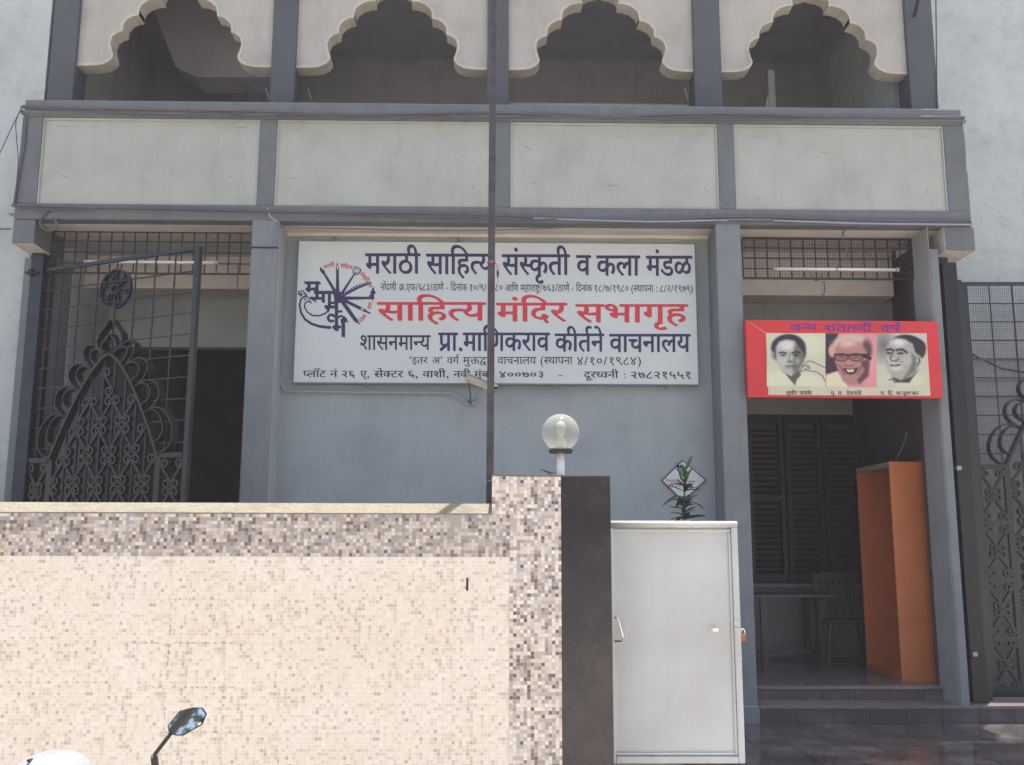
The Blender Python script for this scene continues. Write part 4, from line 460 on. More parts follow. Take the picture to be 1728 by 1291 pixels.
  'library_line': (737, 545, [[858,29,-20,3,-16,7,-10,7,-10,9,-4,7,-8,14,-3,8,-2,10,0,12,-2,5,0,7,2,4,0,10,8,27,-1,2,-351,1,-2,0,-1,32,1,3,11,9,4,2,30,0,2,1,1,2,-1,97,-2,0,-15,0,-7,2,-6,7,-3,5,1,17,3,10,7,14,8,12,20,17,16,9,10,1,2,-1,8,-8,2,-4,2,-8,0,-23,0,-3,67,0,1,3,0,103,3,5,13,9,28,0,2,0,1,-3,0,-261,0,-2,2,-1,47,0,2,1,0,252,4,5,3,2,5,4,6,3,26,0,2,0,1,-3,0,-261,1,-2,50,-1,2,1,0,252,4,5,3,2,5,4,6,3,25,0,1,0,1,-3,0,-261,1,-2,45,-1,2,1,1,93,1,6,0,16,2,5,0,5,5,20,9,16,16,16,3,2,5,4,13,8,12,3,6,0,5,2,10,0,5,-2,5,0,12,-3,9,-6,12,-12,8,-14,3,-10,4,-19,0,-130,2,-1,32,0,2,1,0,252,4,5,3,2,5,4,6,3,25,0,2,0,0,-3,0,-261,1,-2,157,-1,2,1,0,42,0,1,-11,-8,-6,-2,-10,-2,-7,0,-5,-2,-15,0,-18,4,-16,7,-5,3,-13,13,-4,7,-6,10,-5,17,0,5,-2,5,0,29,5,23,4,8,5,9,3,5,13,13,13,10,18,9,15,3,15,0,10,-2,22,-10,0,2,1,54,11,10,6,3,25,0,2,-1,0,-122,11,-17,13,-13,11,-5,8,-2,5,0,4,6,3,13,0,32,-1,5,0,5,-9,28,-10,20,1,3,4,4,32,23,3,1,3,0,10,-23,5,-14,7,-34,0,-13,2,-5,0,-10,-2,-5,0,-12,-3,-17,-4,-8,-7,-12,-19,-18,-10,-6,-12,-6,-9,-2,-10,0,-15,4,-8,4,-2,1,-1,-1,1,-69,2,-1,195,1,2,9,0,11,2,7,-2,5,0,11,-2,9,-7,16,-11,12,-4,2,-7,-5,-5,-5,-13,-7,-13,-1,-8,3,-5,6,-4,7,-2,9,1,14,7,19,9,16,17,25,3,3,5,8,15,20,5,5,15,20,19,20,1,4,19,19,13,9,2,-1,9,-11,9,-11,0,-4,-30,-30,-2,-3,-10,-10,-1,-3,-7,-7,-2,-3,-5,-5,-2,-4,-4,-5,-10,-13,-6,-8,-3,-4,-3,-6,26,-16,19,-19,10,-18,4,-8,3,-15,0,-8,2,-6,0,-21,-2,-5,0,-10,-3,-17,1,-1,48,0,2,1,1,252,3,5,12,9,27,0,2,0,1,-3,0,-263,2,-1,162,0,2,1,0,2,0,40,0,1,-5,-1,-5,-5,-7,-4,-5,0,-5,-2,-9,0,-4,-2,-17,0,-5,2,-7,0,-17,5,-12,7,-11,10,-1,3,-6,5,-7,14,-5,18,0,6,-2,4,0,24,2,5,0,5,7,22,11,15,12,13,3,2,5,4,23,13,15,3,18,0,5,-1,7,-1,22,-8,0,1,0,52,1,2,11,9,6,3,25,0,2,-1,0,-263,1,-2,2,-1,35,0,2,0,0,-34,-15,-12,-857,0,-3,-2,-16,-27,-24,-33,-26,-26,-4,-2,-20,-16,-13,-8,-17,-9,-16,-5,-14,-4,-12,0,-5,-2],
[1375,21,-12,3,-12,7,-10,9,-4,7,-8,17,-2,9,0,7,-1,4,0,16,1,4,0,9,2,8,5,20,3,5,0,4,-216,0,-2,1,0,32,12,10,4,2,123,0,2,1,1,2,0,40,-1,1,-11,-8,-8,-2,-4,0,-6,-2,-8,0,-5,-2,-21,2,-14,4,-16,9,-9,8,-7,7,-4,9,-8,19,-2,10,0,33,4,17,3,8,7,13,11,12,4,2,13,12,18,8,13,4,21,0,14,-4,15,-8,1,1,0,53,0,3,11,9,5,2,30,0,0,-2,1,-122,2,-4,11,-13,2,-3,8,-6,12,-6,12,0,2,2,3,10,1,9,1,5,0,13,-1,5,0,8,-7,27,-13,29,11,10,15,10,4,3,9,5,3,0,11,-20,6,-20,4,-15,2,-17,1,-5,0,-30,-1,-5,0,-6,-4,-14,-5,-11,-9,-11,-19,-16,-12,-7,-12,-4,-17,0,-20,7,-1,-1,0,-65,1,-2,2,-1,133,1,1,2,0,246,3,6,13,8,30,0,1,-2,0,-260,2,-1,167,0,1,1,1,2,0,58,-2,1,-65,0,-5,2,-5,0,-18,5,-13,7,-7,5,-7,9,-3,5,-8,16,-2,8,0,7,-1,5,0,12,1,5,0,7,2,10,7,18,5,11,12,18,10,13,7,7,1,3,9,9,1,3,13,12,3,2,5,5,3,1,3,0,15,-17,3,-5,0,-2,-13,-13,-2,-3,-10,-10,-10,-13,-6,-10,-7,-15,-6,-20,0,-18,2,-8,4,-8,6,-7,5,-3,9,-4,9,-2,8,0,5,-2,41,0,1,2,1,142,11,10,4,2,29,0,0,-2,1,-260,2,-1,161,0,2,1,1,2,0,70,-1,2,-106,0,-6,2,-4,0,-8,2,-6,8,-2,9,0,10,5,19,9,15,5,5,1,4,18,16,18,9,8,0,6,-3,4,-4,2,-4,2,-7,0,-31,1,-3,53,0,1,3,0,126,12,10,4,2,27,1,2,-1,0,-260,0,-2,2,-1,37,0,1,-2,0,-29,-2,-3,-14,-10,-26,-1,-3,0,-7,-30,-13,-39,-13,-22,-4,-7,-10,-9,-20,-15,-7,-4,-13,-4,-22,0,-17,4,-4,2,-1,2,8,32,11,10,6,2,15,-5,17,0,7,3,8,16,7,18,10,40,-1,6,-176,0,-3,0,-8,-20,-3,-17,0,-19,2,-8,5,-11,6,-5,9,-5,18,0,20,8,8,-29,-1,-2,-11,-9,-12,-7,-18,-6,-22,0,-10,2,-8,4,-10,5,-10,11,-4,5,-5,14,-2,9,0,30,3,16,7,20,4,8,1,6,-1,0,-163,0,-3,0,-10,-42,-9,-24,-10,-20,-7,-10,-12,-13,-4,-1,-5,-6,-17,-10,-13,-4],
[-1391,28,11,-1,4,2,20,2,9,3,22,12,13,11,2,3,18,20,18,29,1,4,-1,1,-158,-1,-4,-10,-2,-10,0,-22,4,-13,7,-13,6,-5,15,-9],
[1406,15,10,-1,8,2,3,5,9,19,8,25,7,30,-1,4,-60,0,-2,0,-5,-16,-2,-10,0,-26,4,-14,4,-7,7,-7],
[-2232,64,-1,2,0,30,1,3,11,9,4,2,11,0,2,1,1,2,0,100,2,5,0,10,3,16,4,10,8,16,16,16,12,8,-1,3,-2,3,-53,39,0,4,14,26,14,12,2,1,4,0,17,-16,3,-2,9,-8,3,-2,8,-8,4,-2,21,-20,4,-1,8,-9,3,-1,9,-9,9,-6,1,2,0,63,1,2,10,9,6,3,25,0,2,-1,1,-263,0,-2,2,-1,48,0,2,1,1,2,0,250,3,5,13,9,28,0,1,-3,0,-261,0,-2,2,-1,37,0,1,-2,0,-30,-1,-3,-4,-2,-5,-5,-8,-4],
[2569,22,-1,2,0,32,12,10,4,2,132,0,2,1,0,41,-1,2,-4,-2,-10,-8,-9,-2,-8,0,-6,-2,-26,0,-17,4,-8,3,-13,7,-16,16,-7,12,-7,27,0,32,6,20,7,14,5,7,12,12,4,2,11,10,15,7,10,3,6,1,5,1,12,0,5,-1,6,0,14,-4,13,-6,1,2,0,53,12,10,6,3,24,0,2,0,1,-3,0,-260,0,-1,3,-1,48,0,2,1,0,250,4,5,3,2,5,4,6,3,26,0,2,0,1,-3,0,-260,1,-2,195,0,2,1,0,125,-2,6,-19,19,-16,9,-7,2,-21,0,-6,-3,-5,-8,-2,-7,0,-22,2,-8,4,-7,3,-5,9,-8,8,-4,15,-3,18,0,2,-1,1,-10,1,-5,0,-15,0,-3,-5,-2,-5,-5,-6,-4,-11,0,-5,-2,-115,0,-2,0,-1,2,0,30,4,6,12,8,30,1,1,1,-5,14,-2,10,0,17,4,19,3,10,9,14,16,16,3,1,5,5,9,5,12,6,9,2,6,0,5,1,9,0,4,-1,6,0,8,-2,15,-8,2,1,1,54,11,10,6,3,27,0,1,0,1,-3,0,-260,1,-2,163,0,2,1,1,71,-1,3,-115,0,-9,4,-6,6,-3,7,0,17,2,9,5,11,11,16,16,16,3,1,5,6,11,5,5,1,7,-1,5,-2,5,-4,2,-5,2,-6,0,-32,0,-2,52,0,2,0,1,129,3,5,3,2,5,4,6,3,27,0,1,0,1,-3,0,-260,1,-2,50,0,2,1,1,250,3,5,3,2,5,4,6,3,27,0,1,0,1,-3,1,-261,2,-1,212,0,0,2,0,44,0,2,-14,0,-18,6,-13,7,-12,12,-6,-2,-5,-5,-10,-7,-14,-7,-14,-4,-20,0,-16,6,-16,10,-11,14,-5,13,-4,17,0,26,4,17,8,22,17,27,12,13,1,4,9,8,1,3,31,33,4,1,5,6,4,1,3,-2,2,-4,14,-15,0,-4,-7,-7,-2,-4,-18,-18,-2,-3,-17,-19,-10,-15,-9,-17,-3,-13,0,-26,2,-6,3,-8,6,-7,14,-6,14,0,6,2,9,5,0,2,-7,20,-4,15,1,3,11,9,10,5,20,8,2,0,1,-2,7,-24,3,-9,9,-16,5,-5,2,-3,7,-6,8,-4,2,1,1,156,11,10,4,3,28,0,3,-1,0,-262,0,-1,3,-1,68,0,2,1,2,3,5,18,0,20,-2,9,-5,11,-8,7,-5,3,-19,9,-5,1,-3,4,2,5,0,7,3,11,0,3,7,22,9,18,7,10,19,19,3,1,5,6,21,10,8,2,9,0,5,2,16,-2,19,-5,10,-5,1,1,0,60,0,2,11,9,5,3,30,0,0,-3,0,-260,1,-1,2,-1,35,0,2,0,0,-2,0,-32,-10,-8,-7,-5],
[-4169,26,2,-1,70,0,2,1,1,2,-1,117,-4,5,-14,13,-14,9,-13,3,-13,0,-8,-2,-3,-5,-5,-20],
[430,-122,2,-1,64,0,2,1,0,97,-1,2,-65,0,-2,0],
[407,-99,2,-1,48,0,2,1,1,2,0,97,-2,4,0,14,-4,13,-4,8,-10,9,-8,2,-13,0,-3,0,-4,-7,-4,-12,0,-7,-2,-4],
[3203,-97,1,-1,57,0,2,0,1,2,-1,119,-2,4,-16,16,-6,5,-11,5,-14,4,-16,0,-12,-4,-6,-9,-4,-8,-5,-13,1,-2,5,-3,10,-5,13,-13,7,-12,3,-10,2,-8,0,-10,2,-6,0,-6,-2,-5,0,-10],
[-2907,25,6,-1,5,2,8,0,16,4,0,47,-4,5,-16,16,-6,5,-11,6,-7,2,-5,0,-5,1,-10,-2,-5,-3,-5,-10,-2,-7,0,-7,-2,-5,0,-10,4,-17,7,-12,6,-6,15,-7],
[560,-1,6,-1,4,2,10,0,16,4,0,47,-4,5,-14,15,-16,10,-12,4,-6,0,-5,1,-17,-3,-2,-2,-5,-10,-2,-9,0,-25,4,-13,7,-11,12,-9,13,-4],
[311,14,2,-1,14,0,4,2,7,0,9,2,3,2,0,45,-3,6,-15,14,-11,8,-16,6,-17,0,-6,-3,-2,-2,-6,-14,-2,-10,0,-15,2,-10,6,-13,11,-10,7,-4],
[934,4,3,-1,22,0,4,1,14,2,3,2,1,2,0,44,-6,5,-2,4,-7,7,-13,10,-11,6,-9,2,-11,0,-12,-1,-6,-2,-2,-2,-6,-15,0,-10,-2,-4,2,-7,0,-10,7,-16,10,-9,5,-4,9,-3],
[-2614,101,-7,4,-6,6,-4,8,-2,6,0,10,2,7,4,7,19,18,11,4,7,0,7,-4,5,-4,3,-8,2,-6,0,-14,-2,-6,-3,-8,-15,-12,-9,-6,-6,-2]]),
  'category_line': (688, 595, [[843,29,-14,5,-6,6,-1,3,-2,6,0,8,3,10,5,10,-1,2,-166,0,-1,10,2,2,66,0,2,2,-1,51,-9,8,-12,4,-6,0,-5,-1,-6,-3,-3,-3,-2,-5,0,-11,2,-4,6,-6,9,-3,14,0,7,1,2,-2,0,-11,-9,0,-4,-2,-10,0,-7,2,-7,1,-11,7,-8,11,-1,5,0,12,4,11,8,8,6,3,10,3,15,0,17,-6,1,26,17,1,1,-98,35,0,0,32,-11,3,-3,5,0,5,3,8,7,8,7,4,10,1,3,-3,2,-4,1,-59,29,-1,1,2,0,95,2,2,15,0,1,-97,2,-2,16,0,1,-10,-2,-2,-21,-1,-8,-15,0,-11,1,-4,5,-5,4,-1,5,-1,9,4,4,0,4,-12,-7,-3,-7,-1],
[1423,30,-11,12,-7,13,-9,19,-8,31,0,13,-2,4,2,3,0,13,4,19,5,15,6,14,12,17,7,9,10,0,1,-2,-11,-20,-8,-20,-5,-27,0,-15,-1,-4,2,-34,4,-17,5,-15,9,-18,6,-8,0,-2,-2,0],
[-2247,1,-8,17,-6,17,-2,7,2,1,17,0,2,0,1,-3,4,-23,4,-14,-2,-2],
[514,0,-8,38,-1,4,1,0,12,0,2,-1,8,-18,7,-20,-1,-2,-1,-1],
[3296,4,-1,0,1,4,11,16,9,19,7,23,2,16,0,32,-4,23,-9,25,-9,17,-6,7,-2,5,12,0,2,0,14,-16,10,-15,8,-16,7,-20,2,-11,0,-11,2,-4,-2,-4,0,-11,-4,-17,-6,-18,-9,-17,-10,-13,-13,-14],
[-871,1,-40,131,-2,10,17,0,39,-127,4,-13],
[310,-1,-2,2,-39,126,-3,11,1,2,17,0,38,-125,4,-15],
[-974,6,-7,2,-88,0,0,13,34,1,1,0,2,3,1,7,0,14,-4,12,-2,0,-4,-3,-4,-2,-9,0,-4,2,-3,3,-2,7,1,6,4,8,10,14,13,15,14,14,1,2,9,7,4,0,6,-6,1,-4,-20,-19,-14,-17,-2,-3,0,-2,6,-4,17,4,30,0,5,8,10,9,10,5,8,2,14,0,7,-2,13,-5,1,33,16,0,1,-107,2,-1,27,0,1,106,2,2,12,0,2,-2,1,-106,27,0,1,49,1,7,4,10,3,4,7,5,13,5,10,0,6,-2,13,-5,0,33,2,2,14,0,2,-2,0,-106,83,0,0,35,-56,1,-5,4,-2,6,1,7,6,9,5,6,7,3,6,0,5,-3,2,-4,1,-14,30,0,0,56,2,2,13,0,2,-2,0,-106,29,0,1,106,2,2,15,0,0,-107,2,-1,16,-1,0,-13,-346,0,-2,2,1,11,12,1,2,1,0,52,0,1,-6,6,-7,5,-11,3,-5,0,-11,-3,-4,-4,-4,-4,-1,-3,13,-8,8,-8,4,-8,2,-6,0,-16,-2,-5,-4,-9,-8,-6,-13,-5],
[-888,3,0,12,2,2,69,0,0,56,-5,7,-8,5,-9,3,-7,0,-8,-3,-5,-5,-3,-8,0,-7,2,-5,1,-3,7,-6,11,-3,6,0,11,2,3,0,1,-14,-8,-2,-21,0,-10,3,-9,5,-5,5,-4,6,-3,10,0,10,3,10,7,9,4,4,8,4,7,1,17,0,16,-5,1,27,2,2,14,0,1,-2,0,-105,2,-1,29,0,1,106,2,2,13,0,2,-2,0,-105,2,-1,97,0,0,56,-5,7,-11,6,-5,2,-7,0,-6,-2,-4,-3,-3,-4,-1,-8,1,-6,5,-8,10,-4,13,-1,2,-6,-1,-8,-65,0,-2,2,0,11,2,2,15,0,4,-2,6,1,-6,11,-1,15,3,9,8,9,9,4,6,1,16,0,16,-5,1,27,2,2,14,0,2,-2,0,-106,84,0,0,35,-56,1,-5,2,-2,5,0,6,5,12,7,7,7,3,8,-1,5,-3,1,-7,1,-10,29,0,0,56,2,2,14,0,2,-2,1,-106,30,0,0,106,2,2,14,0,2,-2,0,-106,107,0,0,24,-8,0,-6,2,-13,7,-13,-7,-7,-2,-15,0,-8,3,-5,3,-5,6,-4,8,-2,10,1,4,0,5,6,13,6,8,26,26,2,1,1,-1,7,-7,1,-3,-14,-15,-5,-4,-8,-10,-4,-8,-1,-8,3,-11,3,-3,8,-3,7,2,6,3,4,3,-4,10,0,7,14,4,2,-1,1,-3,6,-15,7,-7,6,-2,5,0,1,69,16,0,1,-108,35,0,2,0,5,10,2,6,-2,9,-2,3,-4,5,-8,4,-4,0,-2,2,-1,1,2,9,6,15,9,11,7,4,10,3,14,0,8,-2,12,-5,1,33,15,0,2,-2,0,-105,2,-1,15,0,2,-2,0,-10,-2,-2],
[-1716,3,-15,3,-5,3,0,1,3,10,2,1,19,-6,8,0,8,5,2,5,-2,9,-3,3,-6,2,-11,2,-1,11,2,2,10,-1,8,7,4,8,0,11,-5,5,-6,2,-7,0,-8,-4,-10,-10,-5,-7,-8,-18,-3,-1,-11,4,-1,2,8,18,5,7,12,13,12,7,6,1,18,0,10,-4,4,-2,3,-5,3,-9,0,-6,-1,-8,3,1,8,-1,10,0,1,49,16,0,1,-95,2,-2,16,0,0,-11,-49,0,0,11,13,1,0,31,0,1,-5,2,-15,1,-10,-1,-3,-3,0,-1,7,-6,4,-9,0,-10,-3,-8,-6,-6,-8,-4,-7,-2],
[465,1,0,13,21,0,2,2,-1,40,-10,1,-4,2,-1,4,0,4,3,7,7,8,9,5,7,1,5,-2,2,-4,2,-13,38,1,0,43,-2,2,-5,1,-6,2,0,3,4,9,2,0,13,-4,5,0,8,4,3,3,2,5,-3,8,-4,4,-11,3,-13,-2,-7,-2,-11,-7,-15,-16,-5,2,-7,5,-1,2,3,4,15,14,13,8,14,4,24,0,6,-1,9,-6,5,-4,4,-12,-1,-11,-3,-6,-6,-5,-10,-5,-1,-2,0,-97,2,-2,101,1,0,26,-81,1,0,13,25,1,-6,12,0,8,2,6,4,8,6,9,12,12,9,7,4,-1,7,-9,-19,-19,-6,-9,-1,-9,2,-7,5,-6,10,-3,27,1,1,60,17,0,1,-48,9,-10,6,-2,7,-1,5,2,5,9,0,14,-3,8,-6,12,0,2,12,7,2,0,4,-5,4,-8,5,-21,0,-7,-3,-12,-9,-10,-13,-4,-8,0,-7,1,-10,5,-1,-32,2,-2,130,1,0,16,-11,1,-15,4,-9,5,-5,4,-5,10,-2,6,0,9,3,11,-10,5,-5,4,-6,10,-2,5,0,10,5,10,7,7,10,5,6,2,19,0,6,-2,12,-5,16,-12,10,26,5,0,10,-4,0,-2,-15,-38,0,-1,4,-3,6,-6,1,-7,-2,-7,-4,-3,-5,-3,-13,0,-3,1,-4,5,0,12,-6,0,-16,-4,-6,-4,-4,-9,0,-13,4,-7,5,-3,12,-5,26,-2,0,-27,2,-2,39,1,1,101,17,0,1,-1,0,-99,2,-2,58,1,3,7,0,13,-4,9,-3,3,-5,2,-4,-3,-8,-3,-7,0,-5,1,-3,4,-2,3,1,9,7,10,6,8,26,25,16,14,5,0,8,-9,-4,-5,-18,-13,-19,-20,0,-2,13,-6,12,-10,4,-7,3,-14,-3,-16,18,-1,1,-12,-2,-2],
[1404,1,-2,6,0,9,4,13,10,14,22,20,0,2,-8,7,-6,7,-7,11,-3,13,5,12,2,4,6,4,14,6,20,0,12,-4,8,-7,4,-8,1,-14,-3,-9,-4,-7,-15,-17,21,-20,9,-11,6,-14,0,-13,-2,-4,-2,-1,-15,3,-3,2,0,11,-3,8,-10,14,-13,13,-2,0,-16,-16,-6,-9,-5,-11,0,-5,1,-4,0,-2,-3,-1],
[228,-2,-8,1,-9,4,-7,7,-3,8,0,7,4,11,10,8,7,3,4,0,7,-7,1,-3,0,-2,-6,-2,-5,-3,-2,-5,1,-8,3,-3,4,-2,10,1,8,4,2,5,0,6,-2,5,-7,9,-9,8,-28,18,-3,5,2,4,39,28,6,6,2,4,0,8,-5,10,14,9,4,-2,5,-8,2,-7,1,-11,-2,-5,-3,-6,-8,-8,-20,-13,-9,-8,1,-1,20,-14,13,-13,5,-9,2,-5,0,-7,0,-7,-4,-7,-10,-9,-17,-5],
[316,1,-7,1,-7,2,-8,8,-5,11,3,13,3,4,7,6,8,4,4,0,9,-10,0,-2,-9,-3,-3,-3,-2,-5,0,-4,3,-5,7,-3,8,1,5,1,3,3,2,5,-1,8,-5,10,-7,7,-33,22,-3,5,40,30,8,8,2,8,-2,5,-3,5,0,3,10,7,4,1,5,-4,6,-10,1,-8,-3,-11,-1,-3,-11,-11,-27,-20,17,-12,13,-12,8,-12,3,-10,0,-6,-3,-10,-3,-3,-7,-6,-11,-4,-8,-2],
[105,1,-11,2,-8,4,-8,8,-3,6,-3,10,1,11,3,8,9,11,61,46,8,8,2,8,-2,5,-3,5,0,3,10,7,5,1,5,-6,4,-8,2,-8,-4,-14,-12,-12,-39,-28,0,-1,13,-5,9,-8,5,-13,0,-13,-2,-8,-4,-7,-12,-9,-16,-4],
[203,1,-2,7,0,8,1,6,6,11,8,11,21,19,-1,2,-13,14,-7,11,-2,5,0,7,1,8,3,5,8,8,14,6,20,0,12,-4,8,-7,3,-5,1,-5,0,-12,-4,-12,-5,-8,-11,-11,0,-2,21,-21,8,-10,5,-14,0,-13,-1,-4,-2,-1,-15,3,-3,2,0,12,-4,9,-9,12,-13,13,-2,0,-15,-15,-9,-12,-3,-11,1,-7,0,-2,-3,-1],
[-71,-1,-9,8,-1,3,-43,46,-10,14,-2,5,-3,9,0,14,1,5,6,9,3,3,12,7,15,4,20,0,13,-3,18,-6,8,-4,0,-3,-7,-12,-2,0,-17,8,-7,2,-13,3,-10,0,-13,-4,-4,-5,-3,-9,3,-13,6,-10,41,-45,2,-3,11,-11,0,-3,-3,-4,-8,-5],
[-3643,1,0,9,1,2,54,1,0,14,-29,1,-10,5,-4,2,-2,4,-2,5,0,7,2,5,4,7,6,6,8,5,2,0,13,-3,12,0,7,3,2,2,2,5,-1,4,-2,6,-9,4,-6,2,-10,0,-12,-7,-10,-2,-6,3,-2,4,0,5,3,4,5,3,7,1,7,1,23,12,15,7,3,-1,5,-11,-2,-1,-15,-5,-2,-1,2,-2,7,-2,6,-2,8,-9,3,-10,-1,-9,-2,-4,-2,-4,-6,-4,-12,-5,-11,-1,-4,1,-14,1,-3,-3,-2,-3,0,-7,2,-4,10,-2,35,-1,0,-25,2,-2,85,1,0,26,-35,1,-7,1,-10,4,-8,8,-3,7,0,13,6,13,2,4,18,18,6,3,3,-1,7,-7,0,-2,-15,-13,-8,-10,-2,-5,0,-10,4,-7,11,-4,31,0,1,57,17,0,1,-96,56,-1,3,8,0,13,-4,9,-6,4,-10,-5,-13,0,-4,3,-1,4,0,3,1,5,8,12,10,10,1,3,30,27,4,2,4,0,7,-7,0,-2,-3,-3,-16,-13,-19,-20,0,-1,16,-9,7,-7,6,-13,0,-14,-2,-8,17,-1,0,-11],
[2059,5,6,2,5,5,3,11,0,4,-2,10,-6,7,-10,5,-17,4,-20,0,-9,-1,4,-12,2,-8,0,-9,-3,-14,23,0,0,8,3,10,2,4,9,6,9,3,4,0,1,-2,1,-11,-9,-4,-3,-3,-2,-5,2,-6],
[-291,0,32,0,2,1,-1,53,-9,9,-8,4,-7,1,-10,-1,-5,-3,-7,-8,-2,-6,1,-2,9,-5,3,-3,5,-11,1,-16],
[458,-13,39,0,0,51,0,2,-6,6,-7,4,-10,3,-6,-2,-3,-1,-5,-5,-1,-3,-2,-5],
[-1588,-47,38,0,0,41,-38,0],
[2576,-40,8,-1,8,3,3,4,4,10,0,4,-3,9,-5,6,-10,3,-10,-3,-6,-6,-2,-5,0,-10,2,-6,6,-6],
[-321,6,-9,3,-9,5,-11,12,-4,12,0,15,2,6,5,11,7,7,12,6,10,3,20,0,10,-3,12,-6,5,-6,7,-12,1,-6,0,-14,-3,-9,-5,-9,-5,-6,-12,-6,-9,-3],
[-16,14,7,0,12,4,7,7,3,8,0,14,-6,11,-5,4,-12,4,-10,-1,-9,-6,-6,-10,-2,-6,2,-11,4,-8,8,-7],
[-316,36,2,0,8,9,4,7,2,5,-1,7,-2,5,-5,4,-7,1,-3,0,-7,-3,-3,-3,-2,-4,0,-8,1,-5,6,-8],
[905,-7,3,0,9,11,4,10,0,7,-3,5,-5,4,-6,1,-4,0,-6,-3,-4,-3,-2,-4,0,-8,2,-5,7,-9],
[-2553,10,1,0,10,6,8,2,7,2,14,0,1,2,-8,8,-10,8,-8,4,-6,1,-8,0,-7,-2,-4,-3,-4,-8,0,-6,3,-7,3,-3]]),
  'address_line': (508, 618, [[234,28,-14,4,0,2,6,11,12,12,10,5,13,3,18,0,8,-1,14,-6,10,-8,7,-16,-1,-2,-10,-3,-11,-1,-8,14,-7,7,-3,2,-9,1,-6,-1,-8,-4,-6,-6,-7,-13],
[1060,1,-8,1,-4,2,0,2,4,10,5,1,12,-3,5,0,8,4,8,8,6,13,4,10,0,1,-110,1,-2,2,1,10,42,0,3,1,3,14,0,3,-3,12,-3,1,-6,-2,-21,0,-5,4,-2,4,0,4,3,7,4,5,16,17,18,15,21,15,11,0,8,-7,1,-2,-32,-24,-13,-12,1,-2,6,-3,10,3,8,0,3,1,32,0,6,-1,1,45,24,0,1,-96,1,-2,93,1,0,16,-11,0,-4,-2,-16,0,-15,3,-12,5,-7,6,-4,7,-2,5,0,12,2,5,4,7,7,6,8,4,11,3,23,0,16,-5,0,24,2,2,24,-1,1,-45,7,-4,16,-4,15,1,-2,9,0,11,4,12,9,9,14,8,17,4,27,0,3,-1,5,0,24,-7,0,-3,-5,-10,-1,0,-8,0,-16,6,-7,1,-15,0,-14,-4,-8,-7,-2,-4,-2,-7,0,-7,4,-8,10,-7,9,-3,8,-1,23,-1,2,-35,73,0,2,1,3,9,0,6,-2,6,-3,5,-4,4,-3,1,-9,-4,-20,0,-3,2,-3,4,-1,3,1,5,4,7,17,17,14,13,28,20,12,0,9,-8,0,-1,-31,-21,-15,-13,-3,-4,22,-10,8,-6,5,-10,2,-5,0,-12,-2,-9,21,-1,0,-12,-360,0,-1,-1,-5,-12,-8,-16,-9,-12,-8,-5,-9,-3,-6,-1],
[1031,5,-5,1,-8,4,-7,7,-1,3,-2,5,0,12,5,15,-12,0,-2,2,1,10,16,1,2,2,0,93,26,0,1,-95,29,0,2,2,0,93,25,1,1,-94,2,-2,20,-1,0,-11,-24,-1,-7,-18,-7,-12,-4,-5,-8,-7,-8,-4,-6,-1],
[394,3,-9,2,-7,4,-3,3,-4,8,-1,15,5,12,0,1,-1,0,-187,1,0,10,2,2,75,0,2,2,-1,29,-61,1,-7,2,-2,4,0,4,2,7,6,7,8,5,5,2,13,0,4,-2,2,-3,2,-5,0,-9,28,0,1,50,24,1,1,-94,88,-1,1,2,0,14,-33,-1,-13,3,-12,5,-7,7,-3,6,-2,5,0,10,2,5,4,7,7,5,8,4,14,3,17,0,18,-4,1,23,21,1,2,-2,1,-92,26,-1,2,2,0,92,23,1,1,-93,2,-2,18,0,1,-12,-22,-1,-11,-26,-5,-7,-10,-8,-13,-5],
[-2221,3,-7,4,-3,5,0,3,3,6,7,3,11,0,6,-2,4,-4,1,-8,-4,-4,-8,-3],
[2646,0,-10,3,-5,2,-6,5,-3,5,0,14,8,15,-1,2,-296,0,0,12,23,1,2,1,0,37,-12,0,-5,3,-1,4,4,9,7,7,8,4,6,2,6,0,9,-4,2,-4,1,-9,36,0,0,40,-14,4,0,2,4,8,10,0,7,-2,7,0,8,3,2,2,1,4,-1,7,-3,3,-9,3,-12,0,-10,-2,-11,-6,-17,-14,-8,0,-10,6,-1,2,11,10,11,8,11,5,18,4,26,0,6,-1,13,-6,5,-4,4,-12,-3,-11,-4,-5,-10,-6,-6,-2,-1,-1,0,-88,2,-1,91,0,0,15,-12,-1,-4,-1,-25,1,-14,5,-7,4,-8,10,-2,5,0,11,4,8,6,7,7,4,8,2,7,2,24,0,16,-3,1,21,2,2,20,0,2,-2,0,-90,74,0,0,13,-26,0,-14,3,-9,5,-2,3,-2,5,0,7,4,10,5,4,12,8,11,0,14,-4,5,0,9,4,3,3,2,4,-2,7,-3,3,-6,3,-13,3,-4,-1,-6,-4,-7,-2,-6,-2,-9,0,-5,2,-3,3,-1,6,2,4,5,2,20,3,19,10,21,8,4,1,5,-1,6,-11,-24,-8,14,-3,9,-5,3,-3,5,-11,-1,-6,-4,-10,-5,-4,-8,-4,-7,-2,-7,-1,-28,1,-3,-3,-2,-5,1,-6,7,-3,45,-1,1,-25,22,-1,-1,-12,-26,0,-5,-6,-4,-10,0,-10,5,-6,4,-2,8,0,7,3,8,-1,4,-10,-7,-3,-7,-1],
[-891,8,8,0,8,4,3,3,9,17,4,10,-35,0,-4,-7,-3,-7,0,-9,3,-7],
